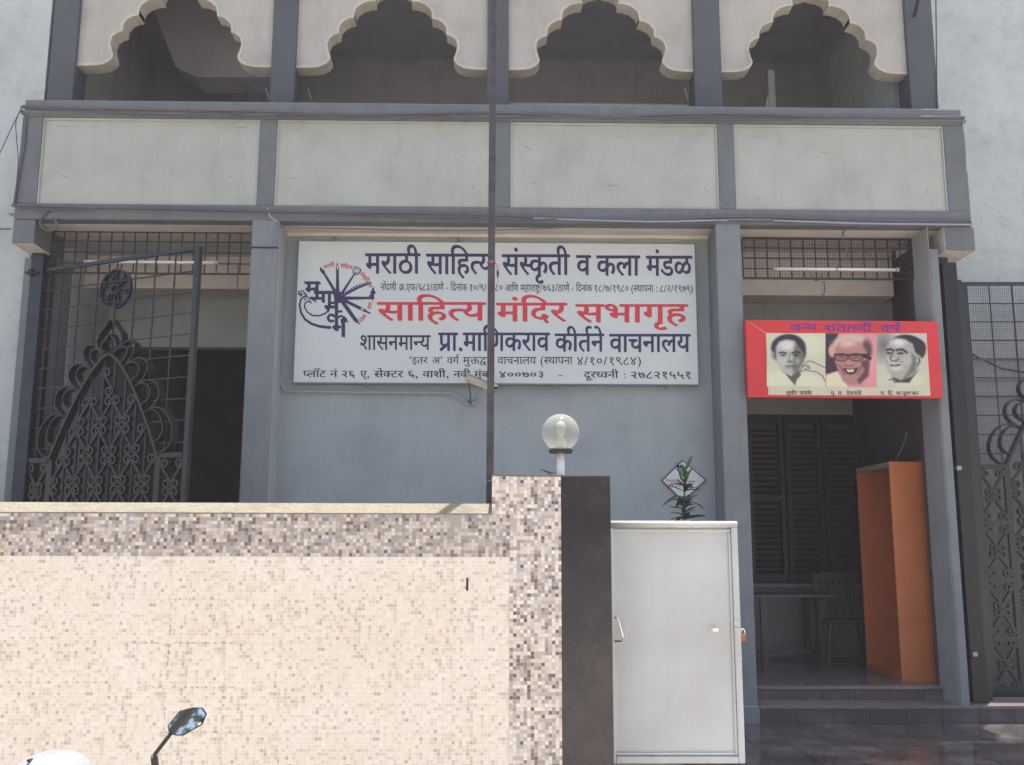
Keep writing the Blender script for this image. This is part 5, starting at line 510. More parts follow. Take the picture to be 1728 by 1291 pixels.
[2913,-4,-15,5,-7,7,-2,5,-2,8,2,9,4,10,0,1,-2,0,-197,1,-1,10,2,2,83,0,0,16,-2,1,-8,-1,-4,-1,-21,0,-15,3,-12,5,-6,4,-6,14,-1,7,2,9,-9,5,-10,3,-7,0,-9,-3,-5,-5,-2,-6,3,-7,5,-4,12,-3,10,0,1,-10,-5,-2,-16,0,-8,1,-6,-1,-6,-3,-4,-5,-2,-5,0,-4,3,-5,2,-2,7,-3,3,1,2,4,0,4,-2,5,0,1,11,5,9,0,4,-4,3,-6,0,-9,-1,-3,-5,-4,-9,-5,-6,-1,-18,0,-10,3,-8,4,-6,6,0,-10,-2,-2,-210,0,-2,2,0,9,2,2,61,1,0,15,-24,3,-17,7,-8,8,-2,5,-2,5,0,9,3,10,9,10,11,5,9,3,14,2,3,1,17,0,3,5,2,3,0,1,-12,1,-6,1,-12,7,-5,7,-2,7,1,8,5,8,8,5,15,4,19,0,18,-4,-4,-11,-3,-1,-5,0,-7,2,-9,2,-6,-2,-6,-3,-2,-6,1,-7,2,-2,11,-4,9,0,11,3,8,4,15,11,9,10,9,0,12,-5,-3,-5,-16,-15,-5,-4,-10,-5,-13,-5,-7,-8,-3,-5,8,-6,2,-4,-1,-8,-3,-5,-11,-4,-16,0,-7,3,-2,2,-2,5,1,7,-3,0,-13,-3,-9,-4,-4,-4,-3,-6,0,-7,2,-6,5,-5,9,-4,15,-3,23,-1,1,-26,2,-2,71,0,3,1,3,8,0,10,-3,7,-5,5,-4,1,-5,-3,-5,-2,-15,0,-6,2,-3,4,-1,6,4,7,9,11,24,20,28,19,11,0,7,-7,0,-2,-23,-15,-14,-11,-10,-9,1,-2,7,-2,13,-6,10,-9,5,-11,0,-13,-2,-9,22,1,-3,11,5,12,8,7,8,3,0,3,-4,7,-2,8,3,11,3,3,6,5,8,4,12,2,21,0,15,-2,13,-5,11,3,9,2,19,0,3,-1,5,0,12,-4,0,23,2,2,23,-1,1,-94,94,0,0,31,-64,0,-6,2,-4,3,0,10,2,4,7,7,7,4,5,2,14,0,4,-2,2,-3,2,-5,1,-9,30,0,1,50,22,1,2,-2,1,-92,29,-1,1,2,1,92,23,1,2,-2,0,-91,1,-2,20,0,1,-12,-23,-1,-11,-24,-7,-9,-8,-7,-5,-3,-10,-3],
[-2511,3,7,0,9,5,3,5,7,13,3,10,-32,0,-6,-13,0,-10,2,-4],
[234,-5,-5,4,-2,4,0,5,5,5,6,2,7,0,5,-2,5,-3,2,-6,-2,-4,-3,-3,-4,-2],
[2255,9,6,0,5,1,3,2,6,6,7,14,4,10,-35,0,-6,-11,0,-12,2,-4,5,-4],
[-5249,14,0,12,17,1,0,41,3,12,4,7,5,4,6,4,14,4,23,0,13,-3,10,10,28,20,10,0,7,-5,2,-4,-25,-17,-12,-13,-2,-6,1,-9,1,-3,5,-4,4,-2,9,0,12,5,0,3,-5,10,0,3,14,4,8,0,2,-1,6,-13,9,-8,5,-3,5,-1,1,63,24,0,1,-97,2,-1,29,0,1,98,25,0,0,-97,2,-1,73,0,0,23,-9,0,-18,4,-13,7,-8,8,-3,4,-3,12,2,11,5,11,9,8,13,6,18,4,22,0,3,-1,5,0,18,-4,7,-3,1,-1,-4,-11,-2,-1,-7,0,-13,5,-12,2,-13,0,-10,-2,-9,-6,-4,-5,-2,-5,0,-11,3,-7,4,-4,7,-4,18,-4,21,-1,1,-35,31,-1,0,-12],
[287,0,-8,2,-12,4,0,2,4,10,8,1,13,-5,7,-1,11,1,6,3,6,6,3,11,-1,7,-4,8,-8,8,-4,3,-13,-5,-15,0,-5,2,-3,3,-2,6,2,5,3,3,8,3,17,1,15,15,20,24,4,0,7,-1,9,-6,0,-3,-10,-12,-21,-22,0,-1,8,-5,11,-11,4,-8,3,-15,-2,-9,-4,-9,-8,-8,-12,-5,-6,-2],
[95,0,-10,3,-9,5,-6,7,-2,7,0,4,3,9,6,7,6,4,0,1,-4,6,-5,10,2,11,3,6,8,8,10,5,15,3,16,1,7,13,11,17,4,0,7,-1,10,-4,0,-3,-13,-18,-4,-7,1,-2,6,-3,3,-6,0,-7,-4,-7,-9,-4,-17,0,-8,5,-2,6,1,6,-1,1,-5,0,-8,-4,-5,-3,-2,-4,0,-10,1,-3,5,-5,8,-3,20,0,1,-12,-4,-2,-21,0,-4,2,-7,-3,-3,-3,-3,-5,0,-5,2,-4,3,-3,9,-3,28,0,1,-11,-5,-2],
[-389,2,0,10,2,2,85,0,0,32,-69,0,-6,2,-3,3,0,8,4,7,9,8,11,5,11,0,5,-2,3,-2,2,-4,0,-12,33,0,1,53,25,0,1,-96,1,-2,20,-1,0,-11],
[1224,0,-12,2,-12,5,-5,4,-4,8,0,7,4,11,12,9,-5,6,-5,10,2,10,3,6,10,9,13,6,9,1,21,1,8,14,11,16,9,0,13,-5,0,-3,-8,-9,-10,-14,1,-3,4,-2,5,-5,2,-5,-2,-7,-5,-5,-6,-3,-22,1,-6,4,-2,5,1,7,-1,1,-13,-3,-5,-3,-4,-3,-2,-4,0,-7,2,-4,5,-4,7,-3,10,-2,3,2,10,-1,2,-11,-4,-2,-23,0,-6,1,-10,-6,-2,-5,0,-5,2,-4,5,-3,10,-3,9,0,12,2,6,0,1,-2,1,-10,-1,-1,-8,0,-4,-2],
[-868,2,0,12,12,0,2,2,0,52,3,10,11,12,30,17,7,5,6,6,2,7,-6,13,1,3,9,5,10,0,7,-13,1,-7,0,-5,-3,-9,-2,-4,-9,-7,-36,-21,-5,-6,-3,-6,-2,-10,0,-42,2,-2,33,1,0,40,-2,4,-3,3,-5,3,-4,1,-1,1,2,9,1,3,12,0,8,-3,5,-3,7,-8,3,-10,0,-40,17,-1,0,-12],
[1151,2,-11,4,-7,7,-2,6,0,5,4,8,6,7,9,4,16,4,14,0,1,1,-1,3,-7,7,-8,4,-14,-5,-14,0,-5,2,-5,4,-1,5,1,4,4,4,6,2,8,2,7,0,4,-2,2,1,15,11,22,22,8,-1,12,-6,0,-2,-18,-18,-15,-11,0,-2,11,-6,9,-9,3,-4,4,-12,0,-12,-3,-9,-8,-10,-13,-6,-7,-2],
[-241,2,0,10,1,2,84,0,0,16,-36,-1,-15,3,-13,6,-6,6,-4,8,0,14,2,5,8,10,13,6,6,2,31,0,14,-4,1,23,2,2,21,0,2,-2,0,-94,30,0,1,95,26,0,0,-93,2,-2,20,-1,0,-11],
[-2166,6,135,0,2,1,0,19,-2,2,-15,2,-14,6,-7,-4,-15,-4,-19,0,-8,2,-11,5,-6,4,-3,5,-3,10,1,6,-9,4,-9,2,-6,-2,-6,-4,-4,-8,-2,-8],
[3281,-37,-2,5,0,7,2,5,4,6,12,12,18,14,1,1,-2,3,-10,7,-8,10,-3,8,0,6,2,6,5,5,7,4,16,4,19,0,8,-1,8,-3,7,-4,3,-3,3,-7,0,-8,-1,-5,-8,-10,-11,-9,-1,-3,3,-3,18,-14,12,-13,4,-10,0,-5,-2,-5,-14,0,-12,2,0,8,-4,10,-10,9,-11,9,-2,0,-14,-10,-8,-9,-3,-7,0,-10,-12,-2],
[655,0,-20,5,-1,3,4,8,12,0,12,-4,16,-1,8,3,4,5,0,8,-4,3,-11,5,-9,0,-9,1,0,11,21,0,10,2,4,1,4,5,2,7,-4,7,-7,4,-5,2,-10,-5,-6,-1,-20,0,-6,3,-2,5,0,4,5,4,8,4,22,0,13,11,14,13,8,0,14,-5,0,-1,-10,-10,-14,-10,-1,-2,13,-4,8,-6,4,-5,2,-5,0,-8,-3,-7,-7,-6,-10,-4,1,-1,4,-2,4,-5,3,-5,0,-9,-3,-7,-3,-3,-9,-5,-11,-3],
[-2755,3,41,0,0,37,-3,1,-15,1,-3,1,-8,0,-15,-2,0,-2,3,-5,3,-10,0,-11],
[185,-10,88,-1,2,2,0,20,-2,2,-10,0,-16,4,-15,8,-7,7,0,-8,-2,-2,-28,0,-10,2],
[783,-34,6,-1,10,5,4,4,1,3,2,5,0,4,-11,0,-7,-1,-6,-3,-4,-4,-1,-6,2,-4],
[3329,-2,-15,2,-13,4,0,3,5,10,7,0,21,-6,11,0,6,2,6,2,6,7,3,10,-2,8,-5,10,-7,5,-6,3,-2,0,-6,-3,-7,-1,-16,0,-7,3,-4,6,2,7,4,3,8,3,20,1,6,5,29,28,4,5,8,1,7,-3,7,-4,1,-2,-23,-24,-13,-11,0,-2,6,-2,7,-5,8,-8,5,-10,2,-6,0,-14,-4,-10,-10,-10,-12,-5,-15,-3],
[280,1,-31,30,-3,1,-29,29,-4,6,-6,13,0,11,2,5,4,7,7,5,8,4,15,5,34,0,22,-6,16,-6,-5,-10,-3,-4,-9,1,-13,5,-18,6,-15,0,-12,-5,-3,-3,-3,-5,-1,-5,2,-7,7,-10,59,-57,-1,-3,-11,-7,-5,-1],
[85,1,-15,2,-12,4,-1,3,5,10,7,0,21,-6,11,0,9,3,8,6,2,5,0,15,-6,10,-6,5,-5,3,-3,0,-6,-3,-6,-1,-17,0,-5,1,-3,3,-2,5,2,7,3,3,8,3,21,1,6,5,33,34,9,0,12,-7,1,-2,-11,-11,-1,-2,-24,-22,0,-2,13,-7,7,-7,5,-8,3,-9,0,-12,-4,-12,-8,-8,-13,-7,-15,-3],
[117,1,-7,1,-10,4,-3,2,-5,6,-2,6,0,5,5,10,6,6,11,4,8,0,5,-3,5,-5,0,-2,-10,-4,-3,-3,-2,-5,3,-6,7,-3,7,0,7,4,1,4,0,8,-3,5,-8,8,-18,12,-21,11,-1,4,10,7,38,24,4,9,0,3,-4,8,0,2,13,8,6,0,2,-1,4,-3,5,-10,2,-6,-3,-11,-7,-8,-29,-17,-6,-5,24,-15,13,-12,5,-10,2,-6,-2,-10,-8,-10,-8,-4,-13,-3],
[86,1,-3,3,-6,9,-5,18,0,15,2,6,7,13,6,5,11,5,20,4,16,1,20,34,10,14,9,1,16,-6,-18,-24,-12,-21,1,-2,6,-3,4,-5,2,-7,-3,-7,-6,-4,-5,-2,-19,0,-7,3,-3,3,-1,6,1,6,-1,1,-14,-3,-6,-3,-7,-7,-1,-3,-2,-6,0,-10,3,-10,11,-20,-18,-5],
[122,1,-5,6,-5,10,-4,16,0,10,1,7,2,5,4,6,11,10,13,5,16,3,15,1,19,31,11,17,10,1,15,-6,-19,-26,-10,-19,0,-2,6,-3,4,-4,2,-3,0,-6,-2,-5,-4,-4,-7,-3,-19,0,-5,1,-5,4,-2,4,1,9,-10,-1,-11,-4,-5,-6,-3,-5,-2,-7,0,-6,4,-15,9,-14,1,-3,-18,-5],
[147,1,-11,2,-8,4,-4,4,-4,7,0,8,5,9,3,3,9,6,5,1,10,0,9,-9,-1,-2,-4,0,-6,-3,-3,-3,-1,-6,2,-5,7,-3,5,0,5,2,5,4,0,10,-3,5,-8,8,-17,12,-22,11,0,4,2,2,45,30,3,4,2,5,-2,5,-4,7,14,8,6,0,5,-3,7,-11,0,-11,-3,-7,-3,-4,-6,-5,-32,-19,0,-1,24,-15,13,-12,4,-7,3,-10,-2,-8,-2,-5,-5,-5,-7,-4,-16,-4],
[-2790,4,-17,3,-1,3,1,3,0,5,4,19,9,24,12,17,6,5,7,4,13,4,7,2,25,0,18,-6,10,-8,4,-8,2,-6,0,-17,-3,-10,-3,-5,-11,-12,-9,-5,-11,-3,-23,0,-10,3,-10,8,-2,6,1,6,1,4,8,8,10,4,21,5,11,-1,3,-6,0,13,-3,10,-4,4,-6,3,-11,0,-5,-1,-12,-7,-7,-8,-5,-9,-5,-14,-5,-24,-2,-11,-2,-2],
[-784,3,37,0,0,38,-37,0],
[2729,-36,-11,3,0,1,4,30,8,25,9,17,10,11,13,8,10,3,6,1,25,0,11,-3,6,-3,11,-9,4,-8,1,-7,0,-5,2,-3,-2,-14,-3,-10,-4,-8,-10,-12,-10,-5,-10,-3,-21,0,-7,1,-9,4,-5,6,-2,3,-1,8,4,11,6,6,6,4,8,3,14,3,14,0,1,-1,2,-6,2,7,-1,9,-3,9,-3,5,-6,2,-5,2,-6,0,-9,-3,-7,-4,-9,-10,-7,-14,-3,-11,-4,-16,-3,-15,0,-6,-2,-5],
[-2190,6,-7,1,-14,4,-6,2,-8,7,-5,10,-2,6,2,11,5,10,8,6,6,3,6,3,15,2,18,0,3,-1,5,0,10,-3,11,-5,8,-8,4,-12,0,-9,-5,-12,-9,-8,-14,-5,-15,-3],
[113,1,-9,1,-12,4,-10,5,-5,5,-3,5,-3,9,0,8,6,12,5,6,12,6,19,4,17,0,4,-1,5,0,10,-3,12,-6,6,-6,4,-8,1,-6,-1,-11,-6,-10,-10,-8,-11,-4,-15,-3],
[240,1,-17,3,-11,6,-8,8,-4,9,0,13,4,9,8,8,11,5,18,4,17,0,15,-2,10,-4,9,-7,4,-5,4,-8,0,-13,-5,-9,-11,-10,-11,-5,-17,-3],
[-125,10,2,-1,9,4,6,6,4,8,0,3,-12,-1,-6,-2,-8,-4,-2,-3,0,-5,3,-4],
[-1662,1,1,6,0,19,-2,3,-13,7,-8,3,-14,0,-10,-6,-3,-7,0,-6,3,-7,3,-3,9,-4,9,-2,14,1,4,2,5,-1,2,-1],
[1395,-3,9,0,11,4,5,6,3,8,-1,9,-4,6,-5,4,-10,4,-9,0,-8,-3,-7,-6,-3,-7,0,-10,2,-4,7,-7],
[137,-4,9,0,10,3,7,6,3,6,0,10,-2,5,-7,7,-11,4,-8,0,-11,-4,-6,-6,-3,-9,2,-8,4,-6,4,-4],
[266,-4,10,0,10,4,5,3,4,10,0,7,-3,7,-8,7,-9,3,-8,0,-11,-4,-4,-4,-4,-9,0,-6,3,-8,4,-5],
[-2467,-3,13,-1,4,1,11,1,0,22,-10,7,-5,2,-10,3,-11,-3,-5,-2,-2,-2,-2,-7,0,-9,4,-7,8,-4],
[4028,0,-5,3,-2,4,0,5,3,5,4,2,13,0,3,-3,2,-6,-3,-8,-5,-3],
[-2729,2,4,-1,4,2,16,1,0,19,-4,5,-10,6,-10,3,-5,0,-11,-5,-4,-4,-2,-6,0,-4,3,-8,3,-3,6,-3],
[3027,-2,6,-1,7,4,6,6,3,6,1,6,-4,1,-7,-1,-6,-2,-8,-4,-3,-4,0,-6,1,-2],
[-2653,-2,13,0,3,1,10,0,1,22,-4,1],
[2014,-20,1,25,-4,5,-11,7,-10,3,-7,0,-6,-2,-6,-3,-3,-3,-2,-7,-1,-4,2,-5,3,-5,7,-4,13,-3,13,2,4,1,5,0,2,-2],
[-2056,-1,2,0,17,17,6,8,-5,2,-6,0,-11,-5,-4,-4,-2,-4,0,-8],
[1270,14,-1,12,2,2,60,0,2,-2,0,-11,-2,-2],
[-1006,2,2,-1,3,1,7,7,3,7,0,7,-5,4,-4,2,-9,0,-3,-2,-5,-6,0,-6,3,-6],
[-2269,8,-6,4,-2,5,1,4,2,5,6,2,1,5,-1,6,-6,9,0,3,2,0,7,0,10,-5,6,-8,4,-9,0,-7,-2,-6,-4,-5,-6,-3],
[806,0,-6,1,-5,7,0,5,2,4,8,3,1,3,-1,8,-2,3,-5,6,0,3,2,0,10,-1,9,-4,7,-6,4,-7,2,-5,0,-6,-2,-5,-5,-6,-9,-3],
[511,1,-4,2,-3,3,-1,3,1,7,2,2,6,2,2,4,-1,6,-3,6,-4,3,0,2,1,1,9,0,12,-6,6,-5,4,-10,0,-10,-3,-5,-3,-3,-6,-2],
[2978,13,-4,3,-2,4,0,4,2,5,5,3,10,0,4,-2,4,-7,-3,-8,-4,-3]]),
  'banner_heading': (1329, 540, [[1319,29,-8,1,-14,4,-9,5,-5,5,-3,5,-1,8,3,10,6,10,-1,2,-549,0,-2,2,0,8,1,2,2,1,7,2,16,0,0,94,1,2,3,1,6,1,21,0,2,-1,1,-97,140,0,0,24,-63,1,-15,2,-18,7,-7,6,-4,7,0,12,3,6,7,8,13,10,16,9,15,7,5,1,14,-7,0,-3,-17,-8,-14,-9,-8,-8,-3,-7,0,-5,2,-3,4,-5,11,-4,10,-1,49,0,1,55,9,3,21,0,1,-98,47,0,0,95,9,3,20,0,2,-1,1,-97,229,0,2,2,-1,11,-8,2,-16,0,-15,2,-14,4,-12,7,-6,7,-3,5,-1,13,2,7,-1,0,-7,-7,-7,-3,-8,4,-3,0,-32,-24,0,-2,2,-1,18,0,3,1,14,1,2,-4,0,-7,-9,-4,-37,-2,-3,2,-10,0,-8,1,-17,5,-12,7,-6,7,-3,9,2,9,2,5,5,5,17,9,15,4,15,2,25,0,3,-1,5,0,25,-7,13,-6,8,7,13,7,11,4,28,5,27,0,18,19,11,3,17,-5,-18,-19,0,-1,8,-4,5,-5,0,-9,-5,-5,-17,-6,-20,0,-5,1,-5,3,-2,5,1,8,-15,0,-4,-1,-7,0,-14,-5,-6,-7,-2,-5,0,-4,3,-7,3,-3,7,-4,15,-4,5,0,4,-1,38,-1,2,-29,61,0,1,95,9,3,22,0,1,-98,31,-1,0,-10,0,-1,-8,-3,-26,-1,-8,-14,-8,-13,-7,-7,-16,-9,-17,-5,-7,0,-3,-1],
[528,5,-8,1,-14,4,-6,3,-7,7,-1,4,0,10,1,6,10,13,-1,2,-271,0,0,12,9,3,101,0,2,2,0,46,-1,2,-14,7,-21,5,-15,0,-7,-1,-7,-4,-3,-5,1,-10,3,-5,7,-4,15,-4,27,0,4,1,5,0,2,-1,1,-2,0,-9,-4,-3,-5,-2,-33,-1,-3,1,-10,0,-13,3,-7,3,-12,6,-5,5,-4,8,0,14,4,7,8,6,15,7,16,4,8,1,23,0,24,-4,1,23,9,3,21,-1,1,-98,39,0,2,2,0,36,1,6,5,9,5,6,12,7,27,6,21,0,22,-5,3,1,1,28,9,3,21,-1,1,-98,29,-1,1,-10,-1,-1,-7,-3,-32,-1,-8,-9,-3,-7,0,-5,1,-4,5,-5,7,-3,6,-1,11,0,16,3,6,-11,-7,-3,-11,-3,-6,0,-4,-1],
[-548,10,3,0,4,1,5,0,8,4,10,13,6,10,2,6,-53,0,-6,-9,-2,-5,1,-7,4,-8,10,-4],
[-1297,28,0,11,9,4,145,0,1,14,-2,2,-71,0,-5,7,-2,5,8,3,10,7,6,5,3,7,0,6,-2,5,-6,3,-6,2,-9,0,-6,-2,-12,-8,-13,-14,-12,-19,-7,-3,-5,0,-12,2,-3,2,0,1,10,16,9,11,14,13,20,10,22,6,15,0,14,-3,10,-5,6,-6,2,-6,0,-8,-2,-5,-2,-5,-7,-7,-7,-3,0,-2,41,0,1,59,0,2,3,1,6,1,19,0,2,-1,0,-93,147,0,0,37,-18,1,-1,-7,-8,-3,-81,0,-8,2,-5,5,0,5,6,8,5,5,13,6,10,3,9,0,6,-2,3,-3,1,-13,43,-1,1,1,2,6,9,8,14,7,11,3,9,0,4,-2,4,-3,2,-10,1,-1,49,0,2,2,0,37,9,3,18,0,1,-1,1,-93,25,0,2,-2,0,-10,-8,-4],
[169,5,-18,3,-8,4,-4,5,-3,8,1,6,3,5,7,5,18,8,19,4,16,1,5,-10,-1,-3,-7,-2,-17,-1,-10,-3,-3,-2,-1,-4,0,-5,8,-4,18,-1,10,5,3,3,3,5,0,12,-3,8,-11,9,-8,4,-10,3,-21,-6,-15,0,-10,5,-2,4,1,5,4,4,6,3,10,3,6,1,15,0,5,-1,11,5,18,13,15,12,6,3,6,1,16,-6,1,-2,-10,-8,-19,-13,-16,-9,0,-1,0,-1,16,-8,8,-5,8,-9,4,-8,1,-9,-4,-14,-12,-11,-10,-5,-12,-4,-16,-3],
[-286,12,51,0,0,36,-51,1],
[1406,-26,49,0,0,40,-45,-35],
[-19,8,2,0,44,35,3,4,-6,2,-15,3,-10,0,-9,-1,-3,-2,-3,-3,-4,-8],
[-662,-14,3,0,5,3,28,21,2,2,-4,2,-8,0,-5,2,-4,-2,-8,0,-11,-4,-4,-4,-2,-5,0,-5,2,-4]]),
  'banner_names': (1324, 655, [[137,27,-6,2,-3,7,0,10,1,5,-2,1,-1,5,1,1,3,1,1,3,0,25,-3,4,-7,3,-4,0,-3,-2,-2,-4,1,-2,2,-4,10,-3,1,-2,0,-3,-4,-2,-13,0,-2,-2,-2,-4,3,-7,1,0,2,0,0,5,1,3,6,2,4,-1,2,-5,-1,-5,-3,-4,-6,-2,-11,-1,-6,3,-5,-3,-67,1,1,6,5,2,14,1,1,6,-2,7,-1,1,-4,-1,-7,0,-3,2,0,3,3,7,4,5,19,20,6,1,4,-5,-17,-18,0,-2,6,-1,4,2,15,0,0,20,-5,3,-1,2,1,4,4,1,9,-2,1,1,3,4,-2,4,-2,2,-5,2,-7,-2,-5,-3,-6,-7,-5,-2,-5,3,-1,1,4,7,10,6,12,4,13,0,4,-2,4,-4,2,-4,0,-7,-2,-3,-6,-5,-2,-3,0,-46,2,-2,5,1,1,6,2,4,6,6,0,2,-2,5,0,5,2,5,4,4,10,3,11,0,4,-1,1,9,5,2,6,0,2,-2,1,-49,10,1,0,47,1,2,5,1,6,0,1,-2,0,-48,27,-1,2,6,-2,6,-4,3,-5,-1,-8,0,-2,3,0,4,4,7,21,21,7,2,5,-2,1,-2,-10,-8,-10,-11,0,-1,9,-5,4,-6,2,-7,-1,-8,8,-1,0,-7,-4,-2,-45,0,-5,-13,-7,-9,-8,-3],
[249,1,-1,2,2,4,5,2,6,-1,4,4,4,9,1,4,-1,0,-168,0,-1,1,0,5,0,1,8,3,0,22,2,6,6,5,8,3,10,1,4,-1,1,12,5,2,6,0,1,-23,3,-5,7,-3,3,6,-1,8,-4,8,1,1,5,3,5,1,3,-2,4,-12,0,-9,-5,-7,-9,-5,-12,1,0,-11,2,-2,62,0,0,6,-12,0,-7,2,-3,2,-2,4,0,7,2,4,7,6,6,1,10,-2,4,2,2,4,-2,5,-5,1,-11,0,-6,-3,-7,-6,-5,-2,-2,1,-4,2,0,2,10,8,5,3,14,4,11,0,8,-3,5,-4,1,-3,0,-7,-1,-4,-3,-3,-6,-3,-5,-2,-14,1,-2,-4,1,-3,6,-2,19,-1,1,-11,1,-2,39,0,0,8,-6,-2,-9,0,-9,3,-6,6,-2,6,0,5,3,6,3,4,12,4,14,-1,1,10,5,2,5,0,2,-2,1,-21,2,-4,8,-4,3,4,0,7,-5,12,11,5,1,-1,5,-11,0,-13,-1,-3,-5,-4,-3,-2,-5,-2,-11,1,-1,-11,2,-2,30,0,0,-7,-4,-2,-28,0,-8,-17,-3,-3,-9,-5],
[640,3,-5,2,2,6,4,1,4,0,5,0,5,8,2,8,-26,1,-2,1,0,5,6,1,21,0,2,2,-1,6,-11,2,-6,2,-4,5,-2,3,0,11,2,5,4,4,13,5,10,1,7,10,5,2,5,-3,0,-1,-5,-9,2,-3,2,-3,0,-4,-2,-4,-9,-3,-3,0,-5,4,-1,5,-3,1,-5,-2,-3,-2,-1,-4,0,-5,0,-2,5,-5,5,-1,14,-1,1,-15,13,-1,1,1,2,8,3,3,10,4,5,1,1,2,-4,5,-2,0,-6,-2,-8,0,-3,4,2,5,6,3,8,1,15,15,5,2,5,-3,-4,-7,-10,-11,9,-8,3,-8,-1,-9,-4,-9,-12,-5,-10,0,-5,2,-4,4,-1,-3,-3,-2,-12,0,-2,-2,-6,-14,-3,-5,-10,-5],
[198,0,-4,2,2,5,5,2,7,0,4,3,5,11,-1,2,-1,1,-143,0,0,6,8,2,0,1,1,48,5,2,6,-1,1,-49,2,-2,9,1,0,18,3,11,4,5,9,3,15,0,1,12,5,2,6,0,2,-2,1,-49,11,0,0,48,1,1,5,2,6,-1,1,-1,0,-49,43,0,0,7,-16,0,-6,2,-3,5,-1,5,2,6,9,7,5,1,6,-2,7,0,2,5,-3,5,-6,2,-5,0,-8,-3,-9,-7,-4,-2,-6,3,0,1,6,6,3,3,16,6,17,1,7,-3,5,-9,0,-5,-3,-6,-9,-4,-6,-2,-11,1,-2,-4,1,-2,3,-2,22,-1,1,-14,10,-1,0,-5,-4,-2,-8,-1,-7,-16,-4,-5,-11,-4],
[490,4,-7,3,-3,3,-3,7,2,11,-6,1,-1,1,1,4,7,2,1,2,0,49,5,2,7,-1,1,-51,30,-1,2,2,-1,6,-9,1,-5,1,-3,2,-4,4,-3,8,1,8,5,7,12,6,12,2,5,9,5,1,5,-2,1,-2,-5,-7,1,-2,2,-3,1,-5,-4,-5,-4,-2,-8,0,-3,2,-1,6,-5,0,-5,-2,-2,-4,0,-7,4,-5,3,-1,5,-2,12,0,1,-15,14,-1,0,-6,-3,-1,-7,-1,-12,-14,-11,-6,-11,-5],
[-1632,2,2,0,3,2,5,11,0,4,-1,0,-12,0,-2,-4,0,-8,1,-1],
[1083,-3,-2,3,0,6,2,2,4,1,6,0,2,-4,0,-4,-5,-4],
[535,6,8,-1,7,2,7,4,10,11,-38,0,-2,-6,1,-5,2,-3],
[-983,12,0,6,7,2,0,23,3,6,4,5,9,3,12,0,4,-1,0,13,-6,2,-1,2,2,4,5,1,4,-1,5,0,2,1,1,2,-1,5,-6,3,-6,0,-5,-1,-11,-9,-4,-2,-3,0,-4,3,0,2,11,9,13,5,18,1,4,-2,4,-5,2,-4,0,-4,-3,-6,-7,-5,-1,-1,0,-48,2,-2,7,0,1,-5,-4,-2],
[60,0,-1,6,6,1,40,1,0,9,-8,2,-5,3,-12,-5,-8,2,-3,2,-4,4,-2,8,1,6,4,7,11,11,8,3,4,-4,-13,-13,-3,-7,2,-7,4,-3,5,2,0,1,-1,7,2,1,9,3,4,-9,5,-4,1,30,5,2,5,-1,0,-49,2,-2,8,0,0,-5,-4,-2],
[659,3,0,5,5,2,6,0,1,2,-1,15,-6,1,-2,3,0,3,2,3,4,5,8,3,7,0,1,-4,1,-30,13,0,1,50,5,2,7,-1,1,-50,2,-2,7,0,1,-6,-4,-1],
[200,0,0,5,5,2,6,0,1,2,0,17,-1,2,-5,0,-3,2,0,3,2,4,6,6,5,1,5,0,3,-1,1,-7,15,0,1,22,5,2,6,0,2,-2,1,-51,11,1,0,48,1,2,5,2,6,-1,1,-1,1,-51,41,1,0,6,-14,0,-8,4,-3,5,0,6,1,2,9,8,6,2,8,-3,4,1,2,4,0,3,-2,3,-4,2,-9,-1,-5,-1,-10,-9,-4,-2,-6,5,0,1,8,7,11,6,11,3,7,0,12,-5,4,-5,1,-6,-5,-9,-8,-4,-17,-1,-1,-2,1,-4,5,-2,20,0,1,-15,15,0,0,17,-6,1,-2,3,0,3,2,3,5,6,6,2,5,0,2,-1,1,-2,0,-31,13,-1,1,48,-1,2,-6,2,-1,1,2,4,4,1,4,1,3,-2,3,1,3,3,0,3,-2,3,-2,1,-12,0,-7,-4,-5,-6,-4,-2,-4,2,-2,4,9,9,8,4,10,2,9,0,11,-4,4,-9,-2,-7,-4,-3,-4,-2,-2,-3,0,-47,2,-2,52,1,0,8,-6,3,-3,3,-3,0,-5,-3,-5,-2,-10,0,-7,3,-4,4,-2,5,0,11,2,4,5,6,10,3,9,0,4,-2,4,-3,13,5,9,0,5,-1,5,-4,4,-9,0,-5,-2,-6,-2,-5,-8,-5,0,-11,46,0,0,8,-3,-1,-12,0,-10,5,-5,7,0,8,2,6,4,4,3,1,9,3,12,-1,1,11,6,2,7,-1,1,-23,1,-3,4,-3,4,-1,3,4,0,6,-4,10,0,2,9,3,3,0,5,-11,0,-10,-3,-7,-10,-5,-12,0,0,-14,47,0,1,1,2,3,0,4,-2,6,-4,2,-6,-2,-5,0,-3,2,-2,3,1,3,4,7,24,23,6,1,5,-5,-7,-5,-13,-14,0,-1,8,-5,3,-3,3,-6,0,-10,-1,-3,10,-2,0,-5,-4,-1],
[-2203,3,15,0,0,17,-7,2,-9,-1,2,-8],
[210,-10,15,-1,2,2,0,21,-4,4,-8,3,-3,-2,-2,-5],
[843,-21,4,0,3,3,2,6,0,1,-8,-1,-2,-2,-1,-6],
[-312,0,19,0,0,23,-3,3,-6,3,-6,0,-3,-3,-1,-8],
[381,-18,17,0,0,24,-2,2,-6,3,-6,0,-3,-4],
[721,-22,16,0,0,20,-16,0],
[-1495,-10,12,-1,2,2,-1,9,-2,2,-9,4,-5,-1,-2,-4,0,-8],
[1766,3,7,-1,6,1,0,10,-6,5,-5,1,-4,-1,-3,-8,2,-4],
[-68,-2,2,-1,4,2,3,4,1,1,-4,9,-5,4,-4,1,-4,-5,0,-7,1,-5,2,-2],
